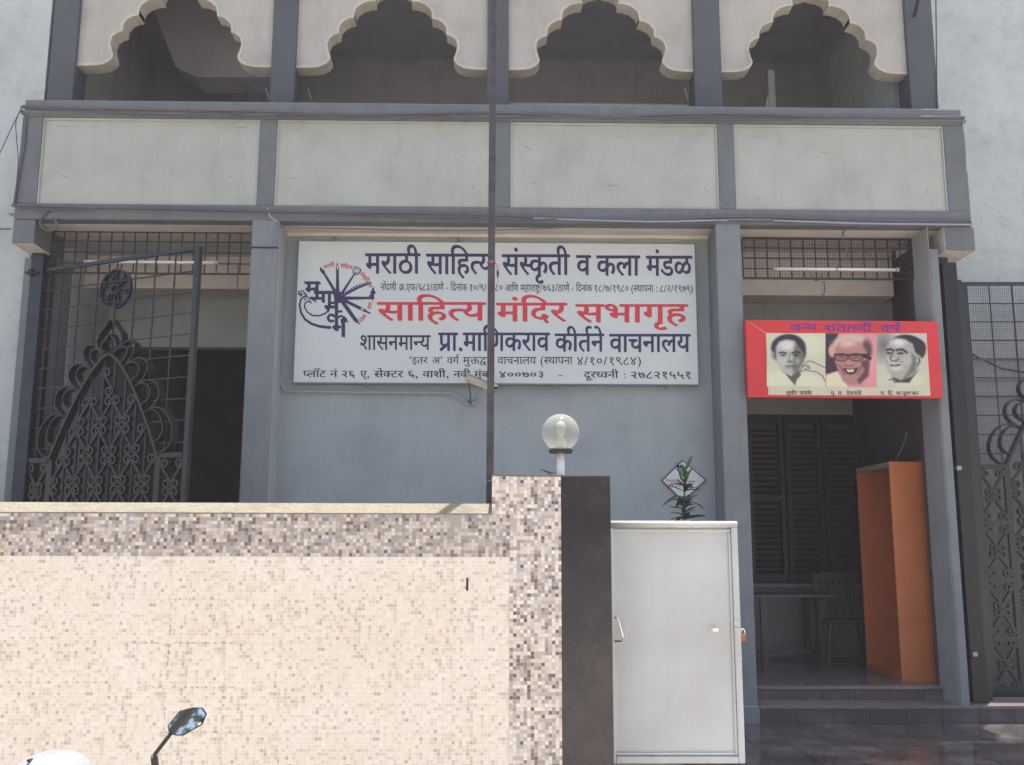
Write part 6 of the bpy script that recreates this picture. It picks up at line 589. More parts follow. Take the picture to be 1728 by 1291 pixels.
[34,-1,4,1,2,3,0,10,-3,5,-6,1,-6,-2,-1,-4,4,-9],
[-1272,15,-3,2,-1,3,0,2,3,3,5,2,7,-1,2,-5,-2,-3,-6,-4],
[116,1,-4,4,1,5,8,3,5,-1,2,-3,-2,-5,-5,-3],
[856,2,-5,4,0,5,2,2,6,2,6,-1,2,-3,-1,-4,-7,-5],
[-146,2,-4,4,3,5,6,2,5,0,3,-3,1,-4,-2,-3,-5,-2]]),
  'emblem_words': (543, 439, [[171,22,-7,2,-5,7,0,8,5,10,-1,3,-139,43,0,2,2,5,3,2,8,-1,1,1,4,14,0,2,-5,4,1,5,3,3,11,5,4,1,1,-1,2,-4,-1,-5,0,-1,14,-4,6,18,6,3,5,-2,-1,-6,-13,-44,1,-2,22,-6,2,0,1,4,0,8,-2,2,-7,0,-4,1,-2,3,1,4,7,7,7,5,25,13,2,0,1,-5,-1,-3,-14,-6,-7,-5,7,-14,0,-7,-4,-10,2,-2,7,-2,2,1,14,45,6,3,5,-1,0,-6,-14,-46,26,-8,2,1,2,6,-7,4,-6,5,-3,8,0,5,2,5,3,6,4,4,8,4,5,2,8,0,5,-2,8,-4,4,-4,3,-7,0,-5,-4,-11,-7,-6,-12,-6,-2,-9,20,-7,1,0,1,3,14,43,5,3,6,-1,0,-4,-14,-45,0,-3,7,-3,-2,-6,-5,-2,-3,1,-3,-1,-6,-8,-8,-7,-8,-3],
[-2,11,6,0,4,4,4,7,-10,4,-4,0,-3,-5,0,-6],
[235,12,-6,3,-3,3,-3,7,-1,9,-77,-16,-1,5,1,3,3,1,10,2,1,2,-3,12,-10,-1,-2,0,-3,4,0,4,5,12,10,20,5,3,5,-3,-10,-22,0,-2,4,-1,15,6,-4,22,7,4,4,-1,11,-51,5,1,3,3,-10,44,0,5,6,3,5,-1,11,-50,2,0,6,1,-10,49,1,2,8,4,2,-2,11,-50,29,6,-1,7,-9,-3,-9,0,-6,6,-2,6,2,7,-4,4,-2,7,-1,9,5,11,4,7,7,3,3,-4,-6,-9,-2,-6,0,-6,3,-6,7,-3,6,2,0,8,-3,3,-3,1,-1,1,1,5,5,3,5,-1,4,-3,2,-4,2,-5,0,-6,-3,-6,-10,-6,-8,-2,-1,-2,1,-4,4,-1,15,4,4,0,2,-11,3,-3,25,5,11,3,1,9,-4,5,-2,0,-5,-3,-6,-1,-10,-1,-8,3,-5,7,0,11,7,16,6,3,4,-2,0,-3,-6,-11,0,-8,4,-6,8,0,5,1,2,12,5,6,10,5,7,1,-2,11,5,3,5,1,4,-10,9,-41,7,0,1,-6,-8,-3,-70,-16,-10,-20,-8,-8,-11,-5,-6,-1],
[-1,10,6,0,7,3,7,9,3,9,-28,-6,-2,-2,1,-7,2,-3],
[-65,8,4,0,6,1,0,2,-2,14,-2,3,-2,1,-8,-2,-1,-1],
[-165,-6,4,-1,5,4,3,7,-1,5,-1,3,-6,4,-5,2,-8,0,-4,-7,0,-7,5,-7],
[-104,12,3,0,5,16,-12,4,-3,-2,-4,-13,3,-3],
[443,5,1,-1,3,0,6,2,-5,24,-6,4,-7,0,-3,-4,0,-4,5,-2,4,-4,2,-6],
[187,81,-5,4,7,9,0,3,-7,7,-8,-4,-3,-1,-7,5,-6,18,-3,12,0,2,7,3,4,0,2,-12,4,-9,10,11,-6,6,-12,10,2,4,5,2,4,-1,34,-30,3,0,7,10,-1,3,-6,5,-3,0,-3,-3,-4,-2,-5,2,-4,6,-4,10,-5,20,7,3,4,0,4,-18,1,-4,2,0,6,9,-4,6,0,8,3,5,7,4,-9,8,-8,1,-7,3,-5,6,0,9,5,5,8,4,3,0,2,-5,-6,-4,-1,-4,1,-3,6,-4,5,3,2,-1,20,-17,4,-2,3,0,0,2,-1,4,-5,5,-11,5,-1,5,0,1,7,2,13,-6,-6,11,-3,10,1,3,6,3,4,-2,3,-12,5,-7,5,-2,7,5,0,5,-22,19,2,3,6,3,4,-3,32,-27,4,-2,2,3,0,3,-38,32,0,3,2,2,4,2,2,0,37,-31,2,-1,6,3,3,-3,0,-2,-2,-3,0,-2,11,-18,0,-7,-3,-5,-10,-5,-9,3,-8,8,-3,0,-87,-103,-5,-5],
[32,13,-5,3,-1,3,2,3,7,2,5,-3,0,-3,-2,-4],
[-33,9,2,0,3,2,2,4,0,1,-9,8,-6,3,-4,-4,-1,-4,7,-4],
[36,29,3,0,15,17,0,2,-3,3,-2,0,-4,-5,-8,-4,-13,1,-1,-3,0,-2,10,-5],
[1,18,3,0,2,4,3,1,0,2,-9,7,-7,0,-1,-4,2,-4],
[32,1,3,-1,26,30,0,2,-7,6,-2,0,-6,-6,-10,-4,-10,3,0,-2,4,-5,2,-7,-2,-5,-6,-4],
[60,14,4,0,0,5,-4,7,-4,4,-4,-4,0,-2,1,-3],
[43,95,-4,2,0,1,12,30,-4,1,-7,-13,-3,-3,-8,-4,-9,0,-8,3,-4,5,-2,5,0,6,4,9,5,5,-13,6,2,5,5,3,3,0,41,-17,2,1,2,2,6,3,5,-2,-18,-46,-3,-2],
[-24,24,5,0,4,2,3,9,2,2,0,2,-12,4,-5,-3,-3,-8,2,-5],
[-10,269,-2,4,-26,110,1,3,6,3,4,0,1,-3,5,-20,2,-1,3,1,-1,1,-3,9,3,8,12,7,5,2,9,0,6,-4,3,-6,0,-2,-2,-8,13,4,2,-1,1,-3,-2,-3,-4,-2,-20,-4,-2,-4,0,-5,2,-2,5,0,5,1,10,6,5,-2,0,-1,-3,-4,-9,-5,-15,-4,-10,4,-2,4,1,8,-12,-3,13,-52,1,-1,5,0,2,9,0,3,-4,4,-2,5,0,3,2,5,3,3,13,5,9,0,8,-2,10,-5,1,-2,-4,-5,-4,-1,-14,6,-11,0,-1,-5,3,-4,3,0,6,2,3,-3,-1,-2,-5,-3,-4,-4,0,-5,31,7,2,0,1,-3,-3,-4,-3,-1,-45,-11,1,-8,2,-2,5,1,45,11,1,-1,1,-2,-3,-4,-3,-2,-44,-10,-1,-7,-6,-3],
[-2,99,2,0,6,1,4,2,2,5,0,4,-3,3,-4,2,-5,-2,-2,-6,2,-6],
[-85,102,-97,113,0,1,4,4,4,2,1,0,5,-5,2,0,10,9,-1,5,1,3,10,6,7,0,4,-2,0,-2,-4,-7,4,-6,5,-4,6,3,6,7,5,2,3,0,3,-2,-1,-3,-39,-32,1,-2,21,-25,2,0,1,2,-6,5,-3,7,4,9,9,5,10,2,3,-1,5,-10,5,0,2,3,-1,3,-4,7,-6,2,-7,2,-7,-1,0,7,7,3,8,0,7,-2,8,-4,6,-7,1,-7,-2,-5,-3,-5,-8,-5,-5,-1,-5,0,-6,3,-5,9,-2,-1,-1,-2,0,-3,10,-12,-10,-10,0,-1,28,-32,2,0,2,2,-1,6,1,5,-11,4,-3,3,-2,4,0,6,2,5,2,4,7,5,13,6,4,-1,6,-2,3,-5,0,-9,9,-2,4,-3,3,-6,1,-5,-3,-7,-10,-10,-10,-4,-8,0,-4,-3,0,-2,7,-8,0,-1,-5,-5],
[10,28,4,0,6,8,0,7,-7,3,-3,-2,-3,-8,0,-4,1,-2],
[-13,16,5,0,4,6,1,5,-3,5,-5,0,-4,-2,-2,-5,-1,-3,2,-4],
[-85,23,-1,1,-1,3,3,3,8,4,4,-1,0,-4,-2,-4,-6,-2],
[16,25,2,0,11,10,-4,6,-6,5,-12,-10,1,-2]]),
  'protected': (1122, 804, [[25,34,0,60,1,2,4,0,2,-1,0,-25,9,-1,5,-4,3,-9,0,-7,-3,-9,-4,-4,-6,-2],
[196,0,0,21,-6,-1,-4,1,-3,4,-4,11,0,9,3,10,4,5,4,2,11,0,1,-1,0,-59,-2,-2],
[-204,10,8,0,1,2,1,6,-2,6,-2,3,-6,-1],
[146,-13,-9,15,4,3,0,22,1,3,4,5,5,2,5,-3,0,-6,-1,-2,-4,2,-3,-1,0,-22,0,-1,6,-1,1,-6,-2,-2,-5,0,0,-7],
[-72,1,-7,12,4,4,0,22,1,3,2,5,3,1,4,1,5,-3,0,-6,-1,-2,-5,2,-2,-1,-1,-3,0,-19,1,-2,6,0,0,-6,-2,-2,-5,0,0,-5],
[-49,4,-4,4,-3,-3,-3,0,-1,1,0,38,2,2,4,0,1,-1,0,-24,1,-3,3,-5,6,2,2,-5,-2,-4],
[15,-2,-3,1,-5,5,-3,8,0,7,3,15,6,5,6,2,8,-5,2,-6,1,-16,-3,-10,-3,-3],
[39,-3,-3,2,-4,4,-2,10,0,9,4,13,4,3,6,2,8,-5,0,-7,-2,0,-6,3,-4,0,-3,-4,0,-7,15,-1,0,-7,-4,-11,-4,-3],
[21,-1,-5,3,-3,6,-2,7,0,10,2,7,3,6,3,3,7,1,5,-3,0,-7,-2,-1,-6,2,-4,-2,-2,-6,0,-9,3,-7,3,-1,2,0,5,3,1,-7,-1,-2,-6,-3],
[40,0,-5,3,-3,6,-2,13,2,10,3,6,4,4,6,1,7,-5,0,-7,-2,0,-5,3,-4,0,-3,-5,-1,-5,1,-1,15,-1,-1,-8,-2,-9,-7,-5],
[-1,8,3,1,2,5,-1,3,-9,-1,2,-6],
[-116,-1,3,-1,4,2,2,9,-1,9,-1,4,-4,2,-3,0,-3,-2,-2,-7,1,-10],
[53,-6,3,-1,2,2,1,7,-9,-1,0,-4],
[98,-3,3,0,2,2,0,22,-2,1,-5,0,-3,-7,0,-11,3,-6]]),
  'cctv': (1127, 812, [[44,34,-11,5,-6,6,-6,14,-1,12,2,9,3,8,8,8,9,5,13,1,10,-3,5,-3,0,-10,-3,0,-7,4,-10,2,-11,-2,-7,-10,-2,-5,0,-13,3,-8,7,-8,9,-3,5,0,15,7,0,-9,-1,-1,-9,-5],
[38,-1,-11,6,-6,7,-6,13,-1,8,1,7,6,15,7,6,9,5,13,1,9,-3,5,-3,0,-10,-2,0,-9,5,-8,1,-11,-2,-4,-4,-4,-6,-2,-7,0,-9,4,-11,5,-6,6,-3,9,-1,14,6,1,-1,0,-8,-2,-1,-12,-5],
[20,1,0,9,18,1,0,54,2,2,7,0,0,-56,18,-1,0,-8,-3,-1],
[8,0,22,65,3,1,23,-65,-3,-1,-6,0,-15,42,-1,0,-14,-40,-3,-2]]),
  'emblem_mark': (495, 430, [[743,121,-27,89,0,55,6,2,-4,321,-187,-289,1,-26,-81,-73,-2,68,38,51,17,7,163,281,-239,0,0,-108,48,-1,-37,-51,-267,0,29,51,35,2,-1,45,-41,36,4,7,68,56,32,-42,65,5,-16,1,0,53,25,3,0,48,-92,-11,-1,41,126,74,-32,-53,102,-7,3,37,54,30,1,-159,49,0,0,191,-37,-12,-30,25,56,78,-55,39,-83,30,-106,-5,-80,-51,-41,-68,-1,-66,36,-25,36,4,31,23,7,-1,4,-10,-17,-15,0,-13,-17,-6,-10,-42,-19,-17,2,-15,-51,-16,30,-1,5,-15,-30,-15,6,-7,-5,-14,-29,-10,-14,3,-5,16,10,11,23,1,-8,11,4,17,-14,1,-68,59,-23,107,25,131,73,121,116,78,140,46,168,20,17,0,16,-17,-2,-20,-14,-11,-177,-18,-128,-38,-112,-73,-65,-107,-23,-111,15,-93,54,-49,34,6,34,29,6,29,-32,-3,-51,36,-3,81,45,81,93,62,119,7,94,-33,53,-43,12,11,30,-75,74,8,0,113,-8,-20,-22,-12,-36,-3,-28,9,-17,12,-18,24,-7,23,3,32,11,23,27,23,29,9,22,0,36,-15,3,-24,-20,-13,-22,8,-27,-5,-16,-17,2,-26,17,-15,22,-3,10,10,39,20,0,113,-28,17,-21,28,56,60,55,13,1,-49,42,-7,1,-41,-50,-9,0,-109,50,-30,27,13,-40,30,19,95,0,192,61,20,1,-268,36,11,24,-9,-28,-29,2,-23,-43,-43,-54,-26,-11,0,-44,25,1,-60,85,-6,-31,-39,-55,6,0,-123,44,-7,231,320,43,18,61,41,-39,-68,-17,-46,-10,1,-186,-264,259,126,140,58,8,3,25,-13,-77,-44,-31,-31,-305,-149,416,-11,20,35,7,-34,25,-9,-9,-66,33,-33,-30,-55,5,-48,-42,30,-7,37,-41,33,34,5,-36,48,-1,15,-419,-6,236,-127,230,-90,-29,-45,-238,80,-202,119,184,-301,16,7,69,-25,29,-79,-110,-54,-44,74,4,48,16,15,-218,311,-7,-15,-15,-5,-11,-314,3,-75],
[-31,-49,10,-1,6,7,0,63,-7,7,-14,-7,0,-63],
[313,27,83,39,-22,57,-51,18,-41,-28,0,-34],
[30,-29,0,12,21,9,7,-2,-3,-10],
[18,11,-1,10,22,10,8,-3,-2,-8],
[-86,12,-2,11,24,25,45,-9,-4,-8,-36,4,-20,-21],
[250,175,7,22,-22,6,-5,-22],
[-27,8,7,22,-19,6,-5,-21],
[-32,10,6,0,4,19,-19,6,-5,-20],
[-29,11,7,20,-18,5,-5,-20],
[-840,-4,79,0,1,46,-80,13],
[809,-42,4,0,4,19,-18,5,-4,-19],
[-33,16,5,0,4,18,-17,4,-4,-18],
[-33,19,5,0,3,16,-16,5,-4,-18],
[-34,21,5,0,2,17,-15,4,-4,-17],
[-807,5,-10,11,5,16,41,4,7,-5,-5,-16],
[-93,2,-11,12,5,16,42,3,6,-5,-5,-16],
[793,-4,5,14,-14,6,-4,-16],
[-36,24,6,0,3,14,-14,4,-3,-14],
[-780,-1,-7,5,-3,16,10,10,30,1,-9,11,5,16,41,3,7,-5,-5,-15,-26,-10,32,-2,5,-6,-5,-13,-29,-11,-17,7],
[317,15,49,0,0,48,-49,0],
[207,-48,43,0,14,122,-57,7],
[189,-125,6,0,3,12,-12,4,-5,-13],
[-618,58,-15,12,0,20,10,10,20,0,10,-10,0,-20,-10,-11],
[-15,12,14,5,-6,13,-12,-6],
[482,77,18,0,0,24,-59,0,0,-22],
[503,63,40,7,19,21,-25,8,-30,-11]]),
}
def decode(loops_in):
    loops = []; px = py = 0
    for vals in loops_in:
        lp = []
        for j in range(0, len(vals), 2):
            px += vals[j]; py += vals[j+1]; lp.append((px/10, py/10))
        loops.append(lp)
    return loops
def lettering(key, name, Y, mat, parent, label=None):
    a, b, s = TEXT[key]
    c = bpy.data.curves.new(name, 'CURVE'); c.dimensions = '2D'; c.fill_mode = 'BOTH'
    for lp in decode(s):
        sp = c.splines.new('POLY'); sp.points.add(len(lp)-1)
        for k, (x, y) in enumerate(lp):
            p = P(a+x, b+y, Y); sp.points[k].co = (p.x, p.z, 0, 1)
        sp.use_cyclic_u = True
    tmp = bpy.data.objects.new('tmp', c); COL.objects.link(tmp)
    dg = bpy.context.evaluated_depsgraph_get()
    me = bpy.data.meshes.new_from_object(tmp.evaluated_get(dg))
    bpy.data.objects.remove(tmp); bpy.data.curves.remove(c)
    for v in me.vertices: v.co = (v.co.x, Y, v.co.y)
    me.materials.clear(); me.materials.append(mat); me.name = name
    o = bpy.data.objects.new(name, me); COL.objects.link(o); o.parent = parent
    if label: o['label'] = label
    return o

# ------------------------------------------------------------------ planes of the place
YW, YG, YPOLE = 5.2, 5.42, 5.56       # street wall, white gate, pole
Y0, Y1, YA = 8.2, 8.54, 8.78          # front of columns and balcony, recessed wall, upper arches

# ================================================================== SETTING
ZG = Z_(1400, 1221, Y0)                # courtyard level
g = MB(); g.quad((-60, -60, -0.03), (60, -60, -0.03), (60, YW+0.02, -0.03), (-60, YW+0.02, -0.03))
M_road = plaster('street_concrete', (0.42, 0.38, 0.33), dirt=0.4, streak=False, scale=0.8, bump=0.3)
tag(g.build('street', M_road), kind='structure')
g = MB(); g.quad((-60, YW+0.02, ZG-0.03), (60, YW+0.02, ZG-0.03), (60, 80, ZG-0.03), (-60, 80, ZG-0.03))
M_yard = plaster('courtyard_bed', (0.16, 0.15, 0.145), dirt=0.4, streak=False)
yard = g.build('courtyard', M_yard); tag(yard, kind='structure')

def granite(name, col, col2, rough, speck=140.0, dust=0.55):
    m, n, l, b = newmat(name)
    tc = n.new('ShaderNodeTexCoord'); ge = n.new('ShaderNodeNewGeometry'); oi = n.new('ShaderNodeObjectInfo')
    n1 = n.new('ShaderNodeTexNoise'); n1.inputs['Scale'].default_value = speck; n1.inputs['Detail'].default_value = 3
    l.new(ge.outputs['Position'], n1.inputs['Vector'])
    r = ramp(n, [(0.45, col), (0.7, col2)]); l.new(n1.outputs[0], r.inputs[0])
    n2 = n.new('ShaderNodeTexNoise'); n2.inputs['Scale'].default_value = 3.0; n2.inputs['Detail'].default_value = 9; n2.inputs['Roughness'].default_value = 0.75
    l.new(ge.outputs['Position'], n2.inputs['Vector'])
    r2 = ramp(n, [(0.48, (0, 0, 0)), (0.8, (dust, dust, dust))]); l.new(n2.outputs[0], r2.inputs[0])
    mx = n.new('ShaderNodeMixRGB'); l.new(r2.outputs[0], mx.inputs[0]); l.new(r.outputs[0], mx.inputs[1]); mx.inputs[2].default_value = (0.27, 0.235, 0.225, 1)
    hs = n.new('ShaderNodeHueSaturation'); l.new(mx.outputs[0], hs.inputs['Color'])
    mr = n.new('ShaderNodeMapRange'); mr.inputs[3].default_value = 0.8; mr.inputs[4].default_value = 1.25; l.new(oi.outputs['Random'], mr.inputs[0]); l.new(mr.outputs[0], hs.inputs['Value'])
    l.new(hs.outputs[0], b.inputs['Base Color'])
    mr2 = n.new('ShaderNodeMapRange'); mr2.inputs[3].default_value = rough*0.7; mr2.inputs[4].default_value = rough*1.8; l.new(n2.outputs[0], mr2.inputs[0]); l.new(mr2.outputs[0], b.inputs['Roughness'])
    return m
M_floor = granite('dark_paving_granite', (0.036, 0.033, 0.035), (0.085, 0.07, 0.074), 0.12, 60, 0.8)
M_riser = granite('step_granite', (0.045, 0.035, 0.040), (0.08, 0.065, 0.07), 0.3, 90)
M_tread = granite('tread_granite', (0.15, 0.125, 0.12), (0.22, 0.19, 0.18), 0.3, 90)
M_joint = flat('pale_joint_mortar', (0.16, 0.14, 0.135), 0.9)
M_slab  = granite('black_granite_cladding', (0.015, 0.013, 0.015), (0.038, 0.031, 0.035), 0.15, 260, 0.16)
M_infloor = granite('inner_floor_stone', (0.11, 0.10, 0.09), (0.16, 0.145, 0.13), 0.18, 20)

# paving tiles, each its own piece
T = 0.30
pm = MB().box(0.0015, T-0.0015, 0.0015, T-0.0015, -0.02, 0).mesh('paving_tile'); pm.materials.append(M_floor)
xs0 = 2.18 - 3*T
for i in range(11):
    for j in range(9):
        o = bpy.data.objects.new('paving_tile', pm); COL.objects.link(o); o.parent = yard
        o.location = (xs0 + i*T, Y0 - 0.002 - (j+1)*T, ZG + random.uniform(-0.001, 0.001))

# neighbours' walls on both sides
zbal = Z_(40, 345, Y0)
zt_led = Z_(40, 168, Y0)
YL = 8.75
xa = X_(50, 445, YL)
nl = thing('neighbour_wall', 'pale rough plastered wall at the left edge, behind the open grille gate', 'wall')
MB().box(-9, xa, YL, YL+1.5, -0.03, 9.2).build('wall', M_white, nl)
YR = 9.3
nr = thing('neighbour_wall', 'bright rough white wall filling the right edge behind the balcony end', 'wall')
xr = 3.99
MB().box(xr, 12, YR, YR+1.5, -0.03, 7.3).build('wall', M_white, nr)
a = P(1625, 605, YR-0.03); b = P(1760, 607, YR-0.03)
MB().tube([(xr+0.05, YR-0.03, a.z), (6, YR-0.03, a.z-0.02)], 0.014).build('pipe', M_pipe, nr)
for vv in (640, 668):
    z = Z_(1680, vv, YR-0.02)
    MB().box(xr+0.02, 6, YR-0.028, YR-0.002, z-0.006, z+0.006).build('ridge', M_pipe, nr)
MB().tube([P(1628, 590, YR-0.03), P(1650, 603, YR-0.03), P(1668, 611, YR-0.03), P(1690, 622, YR-0.03), P(1728, 628, YR-0.03), P(1790, 622, YR-0.03)], 0.009, 6).build('pipe', M_wire, nr)

# ================================================================== BUILDING
B = thing('building', 'grey and cream two storey hall with scalloped arches over a panelled balcony', 'building')
def bpart(name, mat, x0, x1, y0, y1, z0, z1, bevel=0.0, label=None, mb=None):
    o = (mb or MB()).box(x0, x1, y0, y1, z0, z1).build(name, mat, B, bevel=bevel)
    if label: o['label'] = label
    return o
xl, xrr = X_(38, 200, Y0), X_(1630, 250, Y0)                       # balcony ends
z_led_t = (Z_(44, 168, Y0)+Z_(1575, 183, Y0))/2
z_pan_t = (Z_(75, 197, Y0)+Z_(1592, 212, Y0))/2
z_pan_b = (Z_(60, 341, Y0)+Z_(1600, 357, Y0))/2
z_beam_b = (Z_(150, 367, Y0)+Z_(1570, 385, Y0))/2
z_brk = (Z_(40, 411, Y0)+Z_(1620, 421, Y0))/2
z_s1 = Z_(1400, 1191, Y0); z_s2 = Z_(1400, 1158, Y0+0.30)
ZF = z_s2

# columns
c1l, c1r = X_(425, 385, Y0), X_(470, 385, Y0)
c2l, c2r = X_(1208, 400, Y0), X_(1250, 400, Y0)
for a_, b_ in ((c1l, c1r), (c2l, c2r)):
    bpart('column', M_blue, a_, b_, Y0, Y1+0.02, 0.0, z_beam_b+0.01, 0.012)
    bpart('column_base', M_blue, a_-0.012, b_+0.012, Y0-0.012, Y1+0.03, 0.0, z_s1-0.002, 0.008)
MB().box(c1l-0.002, c1r+0.002, Y0-0.004, Y0+0.05, Z_(448, 419, Y0), Z_(448, 416.5, Y0)).build('scrape', M_iron, B)
# right pier beside the door, left pier
pj0, pj1 = X_(1588, 700, Y0), X_(1603, 700, Y0)
bpart('pier', M_blue, pj0+0.004, pj1, Y0+0.004, Y1, z_s1-0.05, z_brk+0.01, 0.006)
bpart('jamb', M_jamb, pj0-0.004, pj0, Y0+0.008, Y1+0.02, z_s1-0.05, z_beam_b)
bpart('pier', M_brown, pj0+0.001, 3.94, Y1+0.003, Y1+0.1, z_s1, z_beam_b)
bpart('header_wall', M_jamb, c2r, 3.94, 9.35, 9.45, Z_(1400, 655, 9.35), z_beam_b)
# balcony slab / beam with brackets
bpart('balcony_beam', M_ledge, xl, xrr, Y0, Y0+0.14, z_beam_b, z_pan_b, 0.01)
bpart('balcony_soffit', M_soffit, xl+0.01, xrr-0.01, Y0+0.14, YA+0.1, z_beam_b+0.0, z_beam_b+0.10)
bl = X_(57, 400, Y0)
bpart('bracket', M_ledge, xl-0.0, bl, Y0+0.002, YA, z_brk, z_beam_b-0.002, 0.01)
br = X_(1597, 420, Y0)
bpart('bracket', M_ledge, br, xrr+0.02, Y0+0.002, YA, z_brk, z_beam_b-0.002, 0.01)
MB().box(br-0.004, br-0.001, Y0+0.01, YA, z_brk, z_beam_b-0.002).build('bracket_side', M_soffit, B)
MB().box(br, xrr+0.015, Y0+0.012, YA, z_brk-0.004, z_brk-0.001).build('bracket_underside', M_soffit, B)
MB().box(xl+0.005, bl, Y0+0.012, YA, z_brk-0.004, z_brk-0.001).build('bracket_underside', M_soffit, B)
# parapet: recessed panels between grey ribs under a ledge
ribs = [(xl, X_(72, 205, Y0)), (X_(432, 345, Y0), X_(465, 270, Y0)), (X_(831, 270, Y0), X_(861, 270, Y0)), (X_(1211, 230, Y0), X_(1240, 270, Y0)), (X_(1596, 270, Y0), xrr)]
for a_, b_ in ribs:
    bpart('parapet_rib', M_ledge, a_, b_, Y0+0.002, Y0+0.12, z_pan_b+0.0, z_pan_t, 0.006)
for k in range(4):
    bpart('parapet_panel', M_panel, ribs[k][1], ribs[k+1][0], Y0+0.028, Y0+0.11, z_pan_b, z_pan_t)
    fr = MB()
    a_, b_ = ribs[k][1], ribs[k+1][0]
    fr.box(a_, b_, Y0+0.012, Y0+0.028, z_pan_t-0.022, z_pan_t-0.001)
    fr.box(a_, a_+0.016, Y0+0.012, Y0+0.028, z_pan_b, z_pan_t-0.022); fr.box(b_-0.016, b_, Y0+0.012, Y0+0.028, z_pan_b, z_pan_t-0.022)
    fr.build('panel_edge', M_panel, B, bevel=0.004)
for u_, v_, du_, dv_ in ((102, 214, 14, -1), (104, 296, 12, 4), (400, 215, 16, 0), (384, 298, 8, -1), (487, 300, 14, 2), (500, 217, 8, 3), (765, 230, 6, -3), (668, 262, 3, -8), (797, 318, 3, -10), (885, 245, 12, 9), (1042, 231, 14, 1), (1178, 229, 12, -3), (1026, 312, 18, 2), (1188, 314, 6, 12), (1272, 231, 14, 0), (1382, 256, 14, 2), (1556, 232, 10, -2), (1562, 328, 4, -9), (1272, 335, 14, 1), (895, 308, 10, 2)):
    a = P(u_, v_, Y0+0.0265); b = P(u_+du_, v_+dv_, Y0+0.0265)
    MB().tube([a, b], 0.0022, 4).build('scratch', M_scratch, B)
bpart('parapet_ledge', M_ledge, xl+0.012, xrr-0.02, Y0-0.012, Y0+0.2, z_pan_t, z_led_t, 0.02)
bpart('ledge_lip', M_ledge, xl-0.015, xrr+0.01, Y0-0.03, Y0+0.12, z_pan_t+0.02, z_pan_t+0.055, 0.012)

# recessed wall with sign
zr_t = z_beam_b
bpart('recess_wall', M_recess, c1r-0.12, c2l+0.12, Y1, Y1+0.2, 0.0, zr_t)
MB().box(c1r+0.0, c1r+0.004, Y0+0.02, Y1, 0.15, z_beam_b-0.002).build('column_side', M_jamb, B)
bpart('recess_head', M_soffit, c1r+0.004, c2l, Y1-0.03, Y1-0.001, Z_(800, 402, Y1), zr_t-0.002)
# left opening: inner beam, lit wall, dark passage
xo0 = X_(92, 420, Y1)
bpart('pier', M_blue, xa+0.003, xo0-0.05, YL-0.10, YL+0.3, 0, z_brk)
bpart('inner_wall', M_inner, xo0-0.16, xo0-0.04, YL+0.31, 12.5, 0, z_beam_b)
bpart('inner_beam', M_soffit, xo0-0.04, c1r-0.1, 9.3, 9.55, Z_(350, 487, 9.3), z_beam_b)
bpart('inner_wall', M_inner, xo0-0.04, c1r-0.1, 9.95, 10.1, Z_(350, 586, 9.95), z_beam_b+0.3)
bpart('inner_wall', M_inner, xo0-0.04, X_(125, 700, 9.95), 9.95, 10.1, 0, Z_(350, 586, 9.95))
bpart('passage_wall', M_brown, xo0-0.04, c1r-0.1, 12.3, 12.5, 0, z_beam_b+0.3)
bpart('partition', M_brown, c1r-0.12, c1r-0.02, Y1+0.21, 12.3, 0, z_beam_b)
bpart('passage_floor', M_infloor, -4.3, c1r-0.12, Y1, 12.3, -0.02, ZF)
bpart('passage_ceiling', M_inner, -4.4, c2l, YA+0.1, 13, z_beam_b+0.0, z_beam_b+0.12)
# right opening (doorway room)
YB = 10.6
xd0 = c2r
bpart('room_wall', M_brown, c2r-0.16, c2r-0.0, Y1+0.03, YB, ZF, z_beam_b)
bpart('inner_beam', M_soffit, xd0, pj0-0.004, 9.0, 9.3, Z_(1400, 499, 9.0), z_beam_b)
bpart('room_ceiling', M_dim, xd0-0.2, 3.94, 9.46, 13, Z_(1400, 600, 9.5), Z_(1400, 600, 9.5)+0.1)
bpart('room_ceiling', M_soffit, xd0-0.2, pj0-0.004, Y1, 9.0, z_beam_b+0.003, z_beam_b+0.1)
xb0, xb1 = X_(1262, 850, YB), X_(1456, 850, YB)
zt_b = Z_(1350, 700, YB); zdado = Z_(1350, 985, YB)
bpart('back_wall', M_jamb, xd0-0.3, 3.94, YB+0.05, YB+0.2, ZF, zdado)
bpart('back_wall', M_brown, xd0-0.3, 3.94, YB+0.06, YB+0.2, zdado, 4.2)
bpart('wall_post', M_jamb, xb1, xb1+0.10, YB-0.05, YB+0.06, zdado, zt_b+0.15)
bpart('door_head', M_jamb, xd0-0.3, xb1+0.0, YB-0.03, YB+0.05, zt_b, zt_b+0.9)
bpart('dado_ledge', M_jamb, xd0-0.3, 3.93, YB-0.02, YB+0.05, zdado-0.04, zdado)
